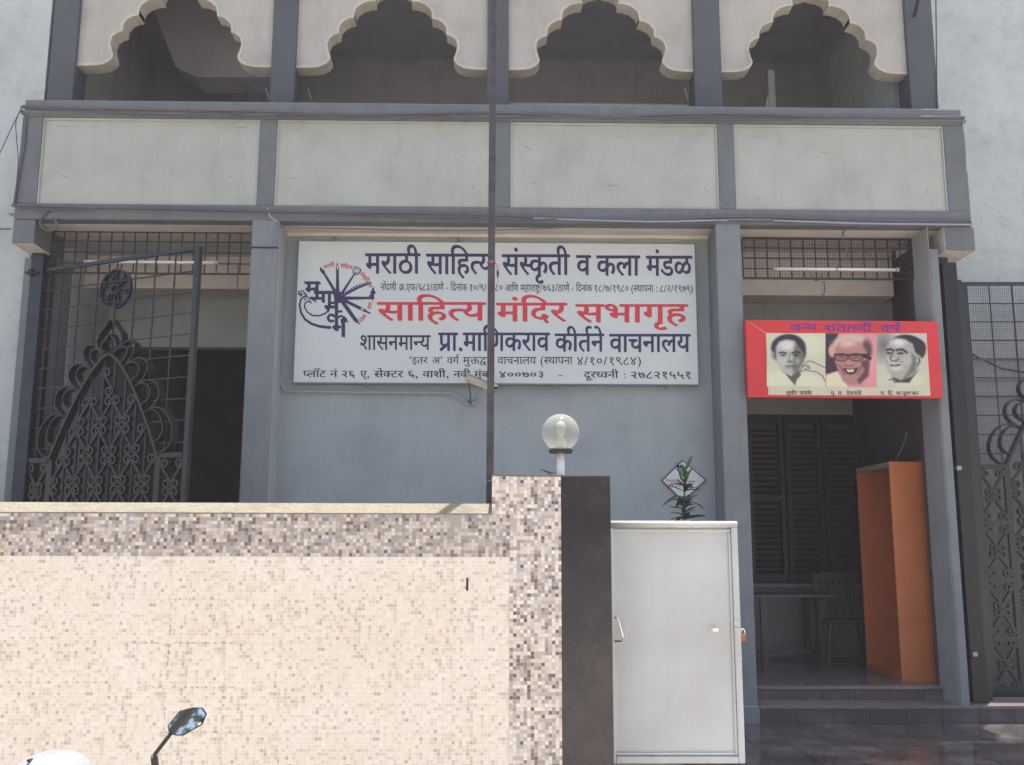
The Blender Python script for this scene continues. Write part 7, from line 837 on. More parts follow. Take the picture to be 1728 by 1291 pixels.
# dark louvred shutters on the back wall: every leaf and every slat built
wp = xb1 - xb0
for k in range(3):
    a_, b_ = xb0+wp*k/3+0.01, xb0+wp*(k+1)/3-0.01
    sh = MB(); z0, z1 = zdado+0.02, zt_b-0.02
    sh.box(a_, a_+0.05, YB-0.02, YB+0.04, z0, z1); sh.box(b_-0.05, b_, YB-0.02, YB+0.04, z0, z1)
    sh.box(a_+0.05, b_-0.05, YB-0.02, YB+0.04, z1-0.08, z1); sh.box(a_+0.05, b_-0.05, YB-0.02, YB+0.04, z0, z0+0.08)
    sh.box(a_+0.05, b_-0.05, YB-0.02, YB+0.04, (z0+z1)/2-0.03, (z0+z1)/2+0.03)
    s_ = sh.build('shutter', M_wood, B)
    sm = MB(); sm.v = [(0, 0, 0), (b_-a_-0.1, 0, 0), (b_-a_-0.1, 0.03, 0.028), (0, 0.03, 0.028), (0, 0.006, 0), (b_-a_-0.1, 0.006, 0), (b_-a_-0.1, 0.036, 0.028), (0, 0.036, 0.028)]
    sm.f = [(0, 1, 2, 3), (4, 7, 6, 5), (0, 4, 5, 1), (3, 2, 6, 7)]
    me = sm.mesh('slat'); me.materials.append(M_wood)
    nsl = 26
    for q in range(nsl):
        z = z0+0.085 + (z1-z0-0.2)*q/nsl
        if abs(z-(z0+z1)/2) < 0.035: continue
        o = bpy.data.objects.new('slat', me); COL.objects.link(o); o.parent = s_; o.location = (a_+0.05, YB-0.005, z)
bpart('room_floor', M_infloor, xd0-0.3, 3.94, Y0+0.33, 13, ZF-0.1, ZF)
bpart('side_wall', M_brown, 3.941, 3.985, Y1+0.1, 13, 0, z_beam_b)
# steps: two, with tiled risers and treads
S = thing('entrance_steps', 'two dark granite steps running along below the doorway', 'steps')
sx0, sx1 = c2r+0.015, 5.6
MB().box(sx0, sx1, Y0+0.012, Y0+0.6, 0, z_s1-0.022).build('step_core', M_joint, S)
MB().box(sx0, pj0+0.01, Y0+0.312, Y0+0.6, z_s1-0.02, ZF-0.022).build('step_core', M_joint, S)
n = int((sx1-sx0)/T)+1
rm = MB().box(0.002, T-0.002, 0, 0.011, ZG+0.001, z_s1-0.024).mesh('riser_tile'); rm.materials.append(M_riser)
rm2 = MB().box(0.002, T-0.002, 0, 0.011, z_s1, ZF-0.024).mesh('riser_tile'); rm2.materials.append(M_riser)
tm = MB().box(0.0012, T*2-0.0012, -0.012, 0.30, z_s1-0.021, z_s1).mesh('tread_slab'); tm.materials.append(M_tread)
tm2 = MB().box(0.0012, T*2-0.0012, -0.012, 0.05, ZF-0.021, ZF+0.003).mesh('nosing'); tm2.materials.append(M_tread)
for i in range(n):
    x = sx0+i*T
    if x+T < sx1+0.3:
        o = bpy.data.objects.new('riser_tile', rm); COL.objects.link(o); o.parent = S; o.location = (x, Y0, 0)
        if x+T < pj0+0.05:
            o = bpy.data.objects.new('riser_tile', rm2); COL.objects.link(o); o.parent = S; o.location = (x, Y0+0.3, 0)
        if i % 2 == 0:
            o = bpy.data.objects.new('tread_slab', tm); COL.objects.link(o); o.parent = S; o.location = (x, Y0, 0)
            if x+2*T < pj0+0.2:
                o = bpy.data.objects.new('nosing', tm2); COL.objects.link(o); o.parent = S; o.location = (x, Y0+0.3, 0)

# ---- upper storey
zc = Z_(667, -6, YA+0.15)                      # crown of the arches
pil = [(X_(84, 150, YA), X_(127, 150, YA)), (X_(457, 160, YA), X_(498, 160, YA)), (X_(822, 160, YA), X_(858, 160, YA)), (X_(1171, 160, YA), X_(1217, 160, YA)), (X_(1533, 160, YA), X_(1579, 160, YA))]
ZTOP = 16.5
for a_, b_ in pil:
    bpart('pilaster', M_pil, a_, b_, YA-0.05, YA+0.22, z_beam_b+0.1, zc+1.4, 0.01)
half = [(0, 0), (0.045, 0.018), (0.10, 0.026), (0.15, 0.052), (0.172, 0.085), (0.163, 0.124),
        (0.22, 0.128), (0.285, 0.15), (0.335, 0.19), (0.352, 0.235), (0.352, 0.278),
        (0.40, 0.288), (0.45, 0.315), (0.483, 0.36), (0.488, 0.425),
        (0.53, 0.438), (0.573, 0.47), (0.588, 0.525), (0.575, 0.585), (0.555, 0.638),
        (0.562, 0.665), (0.59, 0.697), (0.64, 0.722), (0.70, 0.733), (0.78, 0.736)]
half = [(x*1.075, z*1.16) for x, z in half]
def offs(p, d):
    out = []
    for i in range(len(p)):
        a = p[max(i-1, 0)]; b = p[min(i+1, len(p)-1)]
        dx, dz = b[0]-a[0], b[1]-a[1]; L = math.hypot(dx, dz) or 1
        out.append((p[i][0]+dz/L*d, p[i][1]-dx/L*d))
    out[0] = (0, p[0][1]-d)
    return out
for k in range(4):
    a_, b_ = pil[k][1], pil[k+1][0]
    cx = (a_+b_)/2; hw = (b_-a_)/2
    hs = [(min(x, hw), z) for x, z in half if x < hw-0.01]+[(hw, 0.737*1.16)]
    m = MB()
    yf, yb = YA, YA+0.15
    zt = zc+1.35
    for s in (-1, 1):
        poly_ = [(cx+s*x, zc-z) for x, z in hs]+[(cx+s*hw, zt), (cx, zt)]
        for yy in (yf, yb):
            n_ = len(m.v); m.v += [(x, yy, z) for x, z in poly_]
            f_ = list(range(n_, n_+len(poly_)))
            m.f.append(tuple(f_ if (s > 0) == (yy == yb) else f_[::-1]))
        for i in range(len(hs)-1):
            (x0, z0), (x1, z1) = hs[i], hs[i+1]
            A = (cx+s*x0, zc-z0); Bq = (cx+s*x1, zc-z1)
            m.quad((A[0], yf, A[1]), (A[0], yb, A[1]), (Bq[0], yb, Bq[1]), (Bq[0], yf, Bq[1]))
    m.build('arch_panel', M_arch, B)
    # raised cream moulding following the scallops
    of = offs(hs, 0.026)
    m = MB()
    for s in (-1, 1):
        for i in range(len(hs)-1):
            i0 = (cx+s*hs[i][0], zc-hs[i][1]); i1 = (cx+s*hs[i+1][0], zc-hs[i+1][1])
            o0 = (cx+s*of[i][0], zc-of[i][1]); o1 = (cx+s*of[i+1][0], zc-of[i+1][1])
            y = yf-0.008
            m.quad((i0[0], y, i0[1]), (i1[0], y, i1[1]), (o1[0], y, o1[1]), (o0[0], y, o0[1]))
            m.quad((o0[0], y, o0[1]), (o1[0], y, o1[1]), (o1[0], yf+0.001, o1[1]), (o0[0], yf+0.001, o0[1]))
            m.quad((i0[0], y, i0[1]), (i1[0], y, i1[1]), (i1[0], yb+0.01, i1[1]-0.001), (i0[0], yb+0.01, i0[1]-0.001))
    m.build('arch_moulding', M_trim, B)
# upper room behind the arches
X0u, X1u = pil[0][0]-0.1, pil[4][1]-0.02
bpart('upper_wall', M_dim, X0u, X1u, 11.6, 11.9, z_beam_b, ZTOP)
bpart('upper_wall', M_dim, X0u-0.15, X0u+0.05, YA+0.221, 12.9, z_beam_b+0.12, ZTOP)
bpart('upper_wall', M_dim, X1u-0.15, X1u, YA+0.221, 12.9, z_beam_b+0.12, ZTOP)
bpart('upper_ceiling', M_dim, X0u, X1u, YA+0.16, 12.6, zc+0.75, zc+0.95)
bpart('facade_top', M_arch, X0u-0.1, X1u, YA+0.0, YA+0.3, zc+1.4, ZTOP)
bpart('unseen_shade_wall', M_arch, X1u+0.002, X1u+3.4, YA+0.02, YA+0.12, 11.4, ZTOP)  # added out of view, only to shade the near edge of the sunlit paving
bpart('roof_slab', M_cement, X0u-0.1, X1u+0.0, YA-0.0, 13.0, ZTOP, ZTOP+0.15)
bpart('upper_floor', M_inner, X0u, X1u, Y0+0.2, 12.9, z_beam_b+0.121, z_beam_b+0.2)
bpart('back_wall', M_dim, -4.5, X1u, 12.95, 13.1, 0, ZTOP)
# things seen through the arches: sloping roof beam, partition, whitewashed post
def slopebeam(u0, v0, u1, v1, Y, w, mat, name):
    a = P(u0, v0, Y); b = P(u1, v1, Y+0.9)
    MB().tube([a, b], w, 4).build(name, mat, B)
m_ = MB(); q_ = [P(u_, v_, 10.2) for u_, v_ in ((225, -70), (296, 112), (330, 130), (470, 130), (470, -70))]
m_.prism([(p_.x, p_.z) for p_ in q_], 10.2, 10.6); m_.build('stair_soffit', M_dim, B)
slopebeam(905, 30, 925, 75, 10.4, 0.05, M_dim, 'roof_beam')
bpart('upper_post', M_inner, X_(1297, 150, 10.0), X_(1308, 150, 10.0), 10.0, 10.1, z_beam_b, Z_(1300, 118, 10.0))
mm = MB(); a = P(1283, 185, 10.0); b = P(1306, 118, 10.0); c = P(1306, 185, 10.0)
mm.prism([(a.x, a.z-0.2), (c.x, c.z-0.2), (b.x, b.z)], 10.02, 10.05)
mm.build('hanging_cloth', M_soffit, B)
bpart('shelf_rail', M_inner, X_(860, 175, 9.6), X_(1160, 175, 9.6), 9.6, 9.64, Z_(1000, 178, 9.6), Z_(1000, 174.5, 9.6))
for u_ in (523, 1159, 452):
    a = P(u_-3, 150, 9.0); b = P(u_+2, 168, 9.0)
    MB().tube([a, b], 0.007, 6).build('stay_rod', M_jamb, B)

# ================================================================== transom grilles over the two openings
def transom(label, u0, u1, vt, vb, Y, nv, nh, fine):
    x0, x1, z0, z1 = rect(u0, vt, u1, vb, Y)
    t = thing('transom_grille', label, 'grille', ((x0+x1)/2, Y, z0), 'transom grilles over the openings')
    fm = MB(); cx = (x0+x1)/2
    for zz in (0, z1-z0-0.014): fm.box(x0-cx, x1-cx, -0.009, 0.009, zz, zz+0.014)
    fm.build('frame', M_rod, t)
    rv = MB().box(-0.005, 0.005, -0.005, 0.005, 0.014, z1-z0-0.014).mesh('bar'); rv.materials.append(M_rod)
    rh = MB().box(x0-cx, x1-cx, -0.0055, 0.0045, -0.005, 0.005).mesh('bar'); rh.materials.append(M_rod)
    for i in range(nv+1):
        o = bpy.data.objects.new('bar', rv); COL.objects.link(o); o.parent = t; o.location = (x0-cx+(x1-x0)*i/nv*0.998, random.uniform(-.001, .001), 0)
    for i in range(1, nh):
        o = bpy.data.objects.new('bar', rh); COL.objects.link(o); o.parent = t; o.location = (0, -0.004, (z1-z0)*i/nh)
    if fine:
        wm = MB(); s = 0.026; w = 0.0012
        k = 0
        while x0-cx+k*s < x1-cx:
            wm.box(x0-cx+k*s-w, x0-cx+k*s+w, 0.006, 0.006+2*w, 0, z1-z0); k += 1
        k = 1
        while k*s < z1-z0: wm.box(x0-cx, x1-cx, 0.0085, 0.0085+2*w, k*s-w, k*s+w); k += 1
        tag(wm.build('wire_mesh', M_wire, t), kind='stuff')
    return t
transom('iron grille of square cells above the left opening, behind the open gate', 90, 425, 389, 464, Y1, 17, 4, False)
transom('iron grille backed with fine wire mesh above the red poster and doorway', 1252, 1563, 401, 473, Y1, 15, 4, True)

# tube lights
def tubelight(label, u0, v0, u1, v1, Y):
    a = P(u0, v0, Y); b = P(u1, v1, Y); c = (a+b)/2
    t = thing('tube_light', label, 'tube light', c, 'tube lights above the openings')
    d = (b-a); d.z = 0
    L = abs(b.x-a.x)
    MB().box(-L/2, L/2, 0.0, 0.03, 0.0, 0.022).build('batten', M_tube, t)
    MB().tube([(-L/2+0.02, -0.012, 0.008), (L/2-0.02, -0.012, 0.008)], 0.013, 10).build('tube', M_tube, t, smooth=True)
    for s in (-1, 1): MB().box(s*L/2-0.012, s*L/2+0.012, -0.022, 0.0, -0.01, 0.024).build('end_cap', M_jamb, t)
tubelight('unlit white tube light against the grille above the left opening', 145, 443, 366, 446, Y1-0.07)
tubelight('bright white tube light across the grille above the red poster', 1306, 455, 1514, 458, Y1-0.07)

# ================================================================== main sign board
YS = 8.47
sgn = thing('sign_board', 'large white board lettered in navy, red and black with a round spoked emblem', 'sign', (0, 0, 0))
x0, x1, z0, z1 = X_(500, 520, YS), X_(1175, 520, YS), (Z_(500, 646, YS)+Z_(1178, 648, YS))/2, (Z_(504, 407, YS)+Z_(1172, 412, YS))/2
MB().box(x0, x1, YS, YS+0.035, z0, z1).build('board', M_sign, sgn, bevel=0.002)
fr = MB()
fr.box(x0-0.008, x1+0.008, YS-0.006, YS+0.04, z0-0.014, z0); fr.box(x0-0.008, x0, YS-0.003, YS+0.04, z0, z1); fr.box(x1, x1+0.008, YS-0.003, YS+0.04, z0, z1)
fr.build('frame', M_signed, sgn)
for u_, v_ in ((563, 402), (773, 403), (620, 650), (745, 650), (842, 651), (937, 652), (1125, 653)):
    p = P(u_, v_, YS); MB().box(p.x-0.012, p.x+0.012, YS+0.0, YS+0.03, p.z-0.02, p.z+0.018).build('clip', M_signed, sgn)
yl = YS-0.0015
lettering('heading', 'heading_lettering', yl, M_navy, sgn)
lettering('registration_line', 'small_lettering', yl, M_black, sgn)
lettering('red_heading', 'red_lettering', yl, M_red, sgn)
lettering('library_line_lead', 'black_lettering', yl, M_black, sgn)
lettering('library_line', 'navy_lettering', yl, M_navy, sgn)
lettering('category_line', 'small_lettering', yl, M_black, sgn)
lettering('address_line', 'address_lettering', yl, M_black, sgn)
lettering('emblem_mark', 'emblem', yl, M_navy, sgn)
lettering('emblem_words', 'emblem_lettering', yl, M_red, sgn)

# ================================================================== red poster with three portraits
YP_ = 8.12
ban = thing('poster_board', 'red framed poster with three portraits hung across the top of the doorway', 'poster', (0, 0, 0))
A, Bq, C_, D_ = P(1258, 541, YP_), P(1583, 541, YP_), P(1591, 672, YP_), P(1262, 671, YP_)
bx0, bx1, bz0, bz1 = (A.x+D_.x)/2, (Bq.x+C_.x)/2, (C_.z+D_.z)/2, (A.z+Bq.z)/2
MB().box(bx0, bx1, YP_, YP_+0.06, bz0, bz1).build('board', M_banred, ban, bevel=0.006)
ia, ib = P(1293, 562, YP_), P(1570, 668, YP_)
ix0, ix1 = (X_(1293, 562, YP_)+X_(1296, 668, YP_))/2, (X_(1563, 562, YP_)+X_(1570, 668, YP_))/2
iz0, iz1 = ib.z, ia.z
MB().box(ix0, ix1, YP_-0.0015, YP_-0.0005, iz0, iz1).build('picture_panel', M_cream, ban)
m = MB(); a = P(1262, 543, YP_); b = P(1294, 562, YP_); m.quad((a.x, YP_-0.001, a.z), (a.x+0.022, YP_-0.001, a.z-0.004), (b.x+0.002, YP_-0.001, b.z+0.002), (b.x-0.004, YP_-0.001, b.z-0.012))
m.build('crease', M_crease, ban)
lettering('banner_heading', 'purple_lettering', YP_-0.0016, M_purple, ban)
lettering('banner_names', 'name_lettering', YP_-0.003, M_black, ban)

def canvas(w, h, s):
    yy, xx = np.mgrid[0:h, 0:w].astype(float)
    return xx*s, yy*s
class Paint:
    "a little printed picture: soft blobs and strokes laid down on a grid"
    def __init__(s, x0, y0, x1, y1, n, base):
        s.nx = n; s.ny = int(n*(y1-y0)/(x1-x0)); s.b = (x0, y0, x1, y1)
        jx = np.linspace(x0, x1, s.nx+1); jy = np.linspace(y0, y1, s.ny+1)
        s.X, s.Y = np.meshgrid(jx, jy); s.C = np.zeros(s.X.shape+(3,)); s.C[:] = base
    def mix(s, m, c, a=1.0):
        m = np.clip(m, 0, 1)[..., None]*a; s.C = s.C*(1-m)+np.array(c)*m
    def ell(s, cx, cy, rx, ry, c, rot=0, soft=6, a=1.0):
        t = math.radians(rot); dx, dy = s.X-cx, s.Y-cy
        u = dx*math.cos(t)+dy*math.sin(t); v = -dx*math.sin(t)+dy*math.cos(t)
        d = (np.sqrt((u/rx)**2+(v/ry)**2)-1)*min(rx, ry)
        s.mix(0.5-d/(2*soft), c, a)
    def line(s, pts, r, c, soft=4, a=1.0):
        D = np.full(s.X.shape, 1e9)
        for (x0, y0), (x1, y1) in zip(pts, pts[1:]):
            dx, dy = x1-x0, y1-y0; t = np.clip(((s.X-x0)*dx+(s.Y-y0)*dy)/(dx*dx+dy*dy+1e-9), 0, 1)
            D = np.minimum(D, np.hypot(s.X-x0-t*dx, s.Y-y0-t*dy))
        s.mix(0.5-(D-r)/(2*soft), c, a)
    def poly(s, pts, c, soft=5, a=1.0):
        ins = np.zeros(s.X.shape, bool); D = np.full(s.X.shape, 1e9); n = len(pts)
        for i in range(n):
            x0, y0 = pts[i]; x1, y1 = pts[(i+1) % n]
            if y0 != y1:
                cr = ((y0 > s.Y) != (y1 > s.Y)) & (s.X < (x1-x0)*(s.Y-y0)/(y1-y0)+x0); ins ^= cr
            dx, dy = x1-x0, y1-y0; t = np.clip(((s.X-x0)*dx+(s.Y-y0)*dy)/(dx*dx+dy*dy+1e-9), 0, 1)
            D = np.minimum(D, np.hypot(s.X-x0-t*dx, s.Y-y0-t*dy))
        D = np.where(ins, -D, D); s.mix(0.5-D/(2*soft), c, a)
    def build(s, name, parent):
        ny, nx = s.X.shape
        vs = []
        x0, y0, x1, y1 = s.b
        for j in range(ny):
            for i in range(nx):
                p = P(1255+s.X[j, i]/5.009, 530+s.Y[j, i]/5.009, YP_-0.0025); vs.append((p.x, YP_-0.0025, p.z))
        fs = [(j*nx+i, (j+1)*nx+i, (j+1)*nx+i+1, j*nx+i+1) for j in range(ny-1) for i in range(nx-1)]
        me = bpy.data.meshes.new(name); me.from_pydata(vs, [], fs)
        at = me.color_attributes.new('print', 'FLOAT_COLOR', 'POINT')
        lin = np.where(s.C <= 0.04045, s.C/12.92, ((s.C+0.055)/1.055)**2.4)
        at.data.foreach_set('color', np.concatenate([lin, np.ones(lin.shape[:2]+(1,))], 2).reshape(-1).astype(np.float32))
        put(name, me, M_print, parent)
M_print, n_, l_, b_ = newmat('printed_portrait')
va = n_.new('ShaderNodeVertexColor'); va.layer_name = 'print'; l_.new(va.outputs[0], b_.inputs['Base Color']); b_.inputs['Roughness'].default_value = 0.45
def g_(v, w=0.0): v = min(0.88, v*1.08); return (v+0.01, v-0.0, v-0.04+w)
# first portrait: man with dark combed hair, hand raised to the chin
p = Paint(195, 162, 690, 612, 88, (0.80, 0.80, 0.68))
p.ell(300, 590, 150, 60, (0.70, 0.69, 0.60), soft=30, a=0.6); p.ell(560, 260, 120, 90, (0.84, 0.84, 0.72), soft=40)
p.ell(378, 285, 146, 115, (0.16, 0.13, 0.17), soft=8); p.ell(385, 330, 140, 100, (0.20, 0.17, 0.20), soft=10)
p.ell(245, 345, 14, 36, g_(.55), soft=5)
p.poly([(270, 280), (300, 235), (360, 215), (430, 225), (462, 280), (500, 330), (505, 400), (480, 460), (440, 500), (395, 515), (345, 500), (300, 450), (272, 380)], g_(.64), 10)
p.ell(365, 265, 62, 38, g_(.80), soft=20, a=.9); p.ell(330, 400, 45, 40, g_(.70), soft=22, a=.7)
p.poly([(430, 250), (500, 320), (510, 400), (470, 470), (420, 500), (415, 430), (425, 340)], g_(.30), 16, .75); p.ell(455, 395, 22, 26, g_(.62), soft=12, a=.7)
p.line([(300, 330), (330, 322), (360, 332)], 6, g_(.12), 4); p.line([(410, 330), (440, 318), (475, 325)], 6, g_(.10), 4)
p.ell(333, 348, 20, 8, g_(.22), soft=5); p.ell(440, 345, 20, 8, g_(.15), soft=5); p.ell(338, 345, 6, 4, g_(.05), soft=3)
p.line([(392, 330), (385, 385), (372, 402)], 5, g_(.40), 6, .7); p.ell(395, 403, 24, 8, g_(.25), soft=5, a=.8)
p.line([(355, 442), (385, 436), (425, 443)], 4, g_(.18), 4); p.ell(390, 455, 28, 6, g_(.40), soft=5, a=.7)
p.poly([(330, 490), (400, 525), (470, 470), (480, 520), (430, 590), (380, 540)], g_(.25), 8, .9)
p.poly([(195, 500), (300, 480), (350, 500), (430, 600), (440, 612), (195, 612)], (0.84, 0.84, 0.72), 6); p.poly([(435, 612), (440, 560), (520, 480), (690, 500), (690, 612)], (0.84, 0.84, 0.72), 6)
p.line([(355, 505), (432, 598)], 3, g_(.3), 3); p.line([(432, 598), (450, 545), (480, 515)], 4, g_(.35), 3)
p.poly([(470, 480), (510, 410), (560, 392), (620, 420), (690, 455), (690, 560), (600, 510), (520, 500)], (0.80, 0.79, 0.68), 5)
for q in ([(475, 485), (505, 430), (545, 398), (575, 400), (640, 430), (690, 455)], [(500, 445), (540, 430), (560, 455), (540, 470)], [(510, 470), (560, 480), (620, 490), (665, 520), (690, 575)], [(480, 490), (520, 470), (545, 440)]): p.line(q, 3.5, g_(.28), 3, .9)
p.build('portrait', ban)
# second portrait: laughing man with swept white hair and black glasses
p = Paint(690, 162, 1122, 618, 84, (0.84, 0.55, 0.55))
p.poly([(690, 162), (800, 162), (770, 260), (800, 480), (700, 505), (690, 505)], (0.20, 0.14, 0.20), 8)
p.ell(1090, 420, 60, 200, (0.90, 0.62, 0.60), soft=50, a=.6)
p.poly([(695, 618), (700, 520), (790, 485), (850, 560), (880, 618)], (0.86, 0.84, 0.68), 6)
p.ell(905, 275, 160, 108, (0.80, 0.70, 0.64), soft=14); p.ell(1040, 300, 45, 80, (0.30, 0.17, 0.22), soft=16, a=.85); p.ell(750, 310, 34, 55, (0.84, 0.62, 0.52), soft=8)
p.poly([(770, 300), (800, 240), (900, 215), (990, 240), (1040, 320), (1065, 420), (1050, 520), (980, 590), (900, 600), (840, 570), (800, 480), (770, 400)], (0.68, 0.49, 0.46), 12)
p.ell(880, 250, 70, 36, (0.86, 0.72, 0.63), soft=22); p.ell(930, 290, 60, 22, (0.76, 0.52, 0.45), soft=14, a=.8)
p.poly([(990, 400), (1065, 380), (1055, 520), (980, 590), (960, 560), (1020, 480)], (0.30, 0.15, 0.20), 12, .8)
for cx_ in (825, 950):
    p.ell(cx_, 366, 60, 34, (0.16, 0.09, 0.12), soft=5); p.ell(cx_, 367, 51, 26, (0.62, 0.42, 0.40), soft=5); p.line([(cx_-25, 370), (cx_, 362), (cx_+25, 370)], 3, (0.2, .1, .12), 3)
p.line([(765, 344), (890, 346), (1060, 342)], 6, (0.10, 0.05, 0.09), 4); p.line([(1010, 350), (1068, 375)], 13, (0.13, 0.07, 0.11), 5)
p.ell(888, 415, 30, 22, (0.78, 0.50, 0.44), soft=9); p.line([(850, 430), (885, 440), (925, 430)], 4, (0.3, .15, .17), 4, .8)
p.poly([(835, 455), (900, 465), (975, 450), (945, 500), (900, 515), (865, 500)], (0.28, 0.12, 0.15), 5); p.poly([(868, 468), (900, 472), (935, 466), (925, 488), (880, 490)], (0.93, 0.88, 0.74), 3)
p.line([(805, 430), (830, 460), (850, 510)], 4, (0.35, .18, .2), 5, .8); p.line([(1000, 430), (985, 470), (960, 510)], 4, (0.3, .15, .18), 5, .8)
p.ell(900, 545, 40, 16, (0.72, 0.46, 0.42), soft=12, a=.7)
p.build('portrait', ban)
# third portrait: smiling man turned to the left
p = Paint(1124, 162, 1548, 620, 84, (0.76, 0.76, 0.68))
p.ell(1180, 260, 70, 100, (0.42, 0.40, 0.42), soft=60, a=.9); p.ell(1170, 560, 60, 80, (0.80, 0.79, 0.69), soft=40)
p.ell(1400, 560, 150, 70, (0.82, 0.81, 0.70), soft=20)
p.ell(1395, 262, 142, 84, (0.14, 0.12, 0.15), rot=12, soft=8); p.ell(1492, 300, 46, 74, (0.16, 0.13, 0.17), soft=8)
p.poly([(1210, 290), (1235, 230), (1290, 205), (1370, 215), (1430, 250), (1450, 320), (1490, 360), (1480, 470), (1420, 540), (1330, 570), (1270, 550), (1215, 470), (1195, 400)], g_(.60), 10)
p.ell(1310, 240, 55, 30, g_(.78), soft=18); p.ell(1250, 400, 40, 30, g_(.72), soft=14, a=.8); p.ell(1370, 400, 50, 36, g_(.66), soft=16, a=.8); p.ell(1290, 460, 50, 22, g_(.75), soft=12, a=.8)
p.line([(1210, 305), (1240, 295), (1265, 308)], 8, g_(.12), 5); p.line([(1290, 305), (1340, 298), (1380, 325)], 8, g_(.12), 5)
p.ell(1228, 330, 20, 9, g_(.15), soft=6); p.ell(1325, 332, 26, 9, g_(.15), soft=6)
p.line([(1262, 320), (1240, 375), (1250, 395), (1290, 395), (1310, 380)], 5, g_(.25), 5)
p.poly([(1205, 400), (1270, 418), (1345, 400), (1310, 438), (1250, 440)], g_(.20), 5); p.line([(1222, 412), (1270, 424), (1325, 412)], 5, g_(.85), 3)
p.poly([(1420, 330), (1470, 380), (1450, 480), (1380, 540), (1340, 560), (1400, 470), (1425, 400)], g_(.34), 14, .8)
p.ell(1480, 390, 22, 40, g_(.62), soft=6); p.line([(1478, 370), (1488, 400), (1470, 430)], 5, g_(.2), 4)
p.poly([(1250, 530), (1330, 560), (1420, 530), (1470, 480), (1400, 580), (1290, 578)], g_(.20), 7)
p.line([(1230, 555), (1260, 552), (1278, 580)], 4, g_(.15), 3)
p.build('portrait', ban)

# ================================================================== CCTV notice, camera, conduit
yd = Y1-0.02
dia = thing('warning_sign', 'white diamond notice on the blue wall, half hidden by the potted plant', 'sign', (0, 0, 0))
pts = [P(1152, 776, yd), P(1116, 811, yd), P(1153, 847, yd), P(1192, 810, yd)]
cen = P(1153, 811, yd)
def shr(k): return [((p_.x-cen.x)*k+cen.x, (p_.z-cen.z)*k+cen.z) for p_ in pts]
MB().prism(shr(1.0), yd, yd+0.012).build('rim', M_wire, dia, bevel=0.004)
MB().prism(shr(0.93), yd-0.002, yd+0.002).build('plate', M_sign, dia)
lettering('protected', 'notice_lettering', yd-0.0035, M_red, dia)
lettering('cctv', 'notice_lettering', yd-0.0035, M_black, dia)
for q in range(3):
    a = P(1160+q*0, 812+q*4, yd); MB().box(a.x, a.x+0.07-q*0.015, yd-0.0035, yd-0.0025, a.z-0.004, a.z+0.002).build('printed_line', M_black, dia)

yc = 8.28
cc = thing('security_camera', 'weathered beige security camera under the white board, beside the pole', 'camera', P(800, 655, Y1))
def rel(o, p): return Vector(p)-Vector(o.location)
a = P(789, 634, yc); b = P(830, 651, yc-0.06)
d = (b-a); L = d.length
hb = MB().box(0, L, -0.045, 0.045, -0.035, 0.03).build('housing', M_camgrey, cc, bevel=0.006)
hb.rotation_euler = d.to_track_quat('X', 'Z').to_euler(); hb.location = rel(cc, a)+Vector((0, 0, -0.02))
hd = MB().box(-0.02, L+0.03, -0.055, 0.055, 0.032, 0.040).build('sunshade', M_camgrey, cc, bevel=0.003)
hd.rotation_euler = hb.rotation_euler; hd.location = hb.location
MB().lathe([(0, 0), (0.028, 0), (0.028, 0.012), (0.02, 0.014), (0, 0.01)], 0, 0, 16).build('lens', M_rubber, cc, loc=None).location = rel(cc, b)+Vector((0.0, -0.01, -0.06))
MB().tube([rel(cc, P(809, 655, yc)), rel(cc, P(804, 668, yc+0.05)), rel(cc, P(800, 676, Y1-0.02))], 0.012).build('arm', M_pipe, cc)
MB().box(-0.03, 0.03, -0.01, 0.0, -0.04, 0.04).build('wall_plate', M_pipe, cc).location = rel(cc, P(800, 676, Y1-0.005))
MB().tube([rel(cc, P(791, 648, yc)), rel(cc, P(794, 668, yc+0.1)), rel(cc, P(795, 684, Y1-0.02)), rel(cc, P(790, 676, Y1-0.02))], 0.006, 6).build('lead', M_cable, cc)

cd = MB().tube([P(452, 352, Y0-0.01), P(456, 366, Y0-0.012), P(468, 374, Y0-0.012), P(474, 376, Y0+0.1), P(478, 388, Y1-0.03), P(480, 420, Y1-0.03), P(475, 560, Y1-0.03), P(472, 640, Y1-0.03), P(476, 654, Y1-0.03), P(484, 660, Y1-0.03), P(600, 662, Y1-0.03), P(762, 663, Y1-0.03), P(775, 671, Y1-0.03), P(787, 682, Y1-0.03), P(795, 683, Y1-0.03)], 0.009, 8).build('conduit', M_pipe, smooth=True)
tag(cd, 'thin grey conduit framing the left and bottom of the white board', 'conduit')

# ================================================================== cables
def cable(label, pts, r=0.007, mat=M_cable, Y=Y0-0.035, group='cables strung along the balcony'):
    out = []
    P3 = [P(u, v, Y) for u, v in pts]
    for i in range(len(P3)-1):
        for k in range(4):
            t = k/4
            p0 = P3[max(i-1, 0)]; p1 = P3[i]; p2 = P3[i+1]; p3 = P3[min(i+2, len(P3)-1)]
            out.append(0.5*((2*p1)+(-p0+p2)*t+(2*p0-5*p1+4*p2-p3)*t*t+(-p0+3*p1-3*p2+p3)*t**3))
    out.append(P3[-1]); r *= 1.35
    return tag(MB().tube(out, r, 6).build('cable', mat, smooth=True), label, 'cable', group)
cable('topmost cable lying along the ledge above the balcony panels', [(37, 179), (200, 184), (420, 188), (640, 193), (820, 190), (1000, 197), (1200, 192), (1400, 196), (1628, 198)])
cable('second cable sagging just under the ledge of the balcony', [(35, 181), (180, 190), (400, 196), (560, 192), (760, 200), (960, 196), (1180, 203), (1420, 199), (1627, 200)], 0.006)
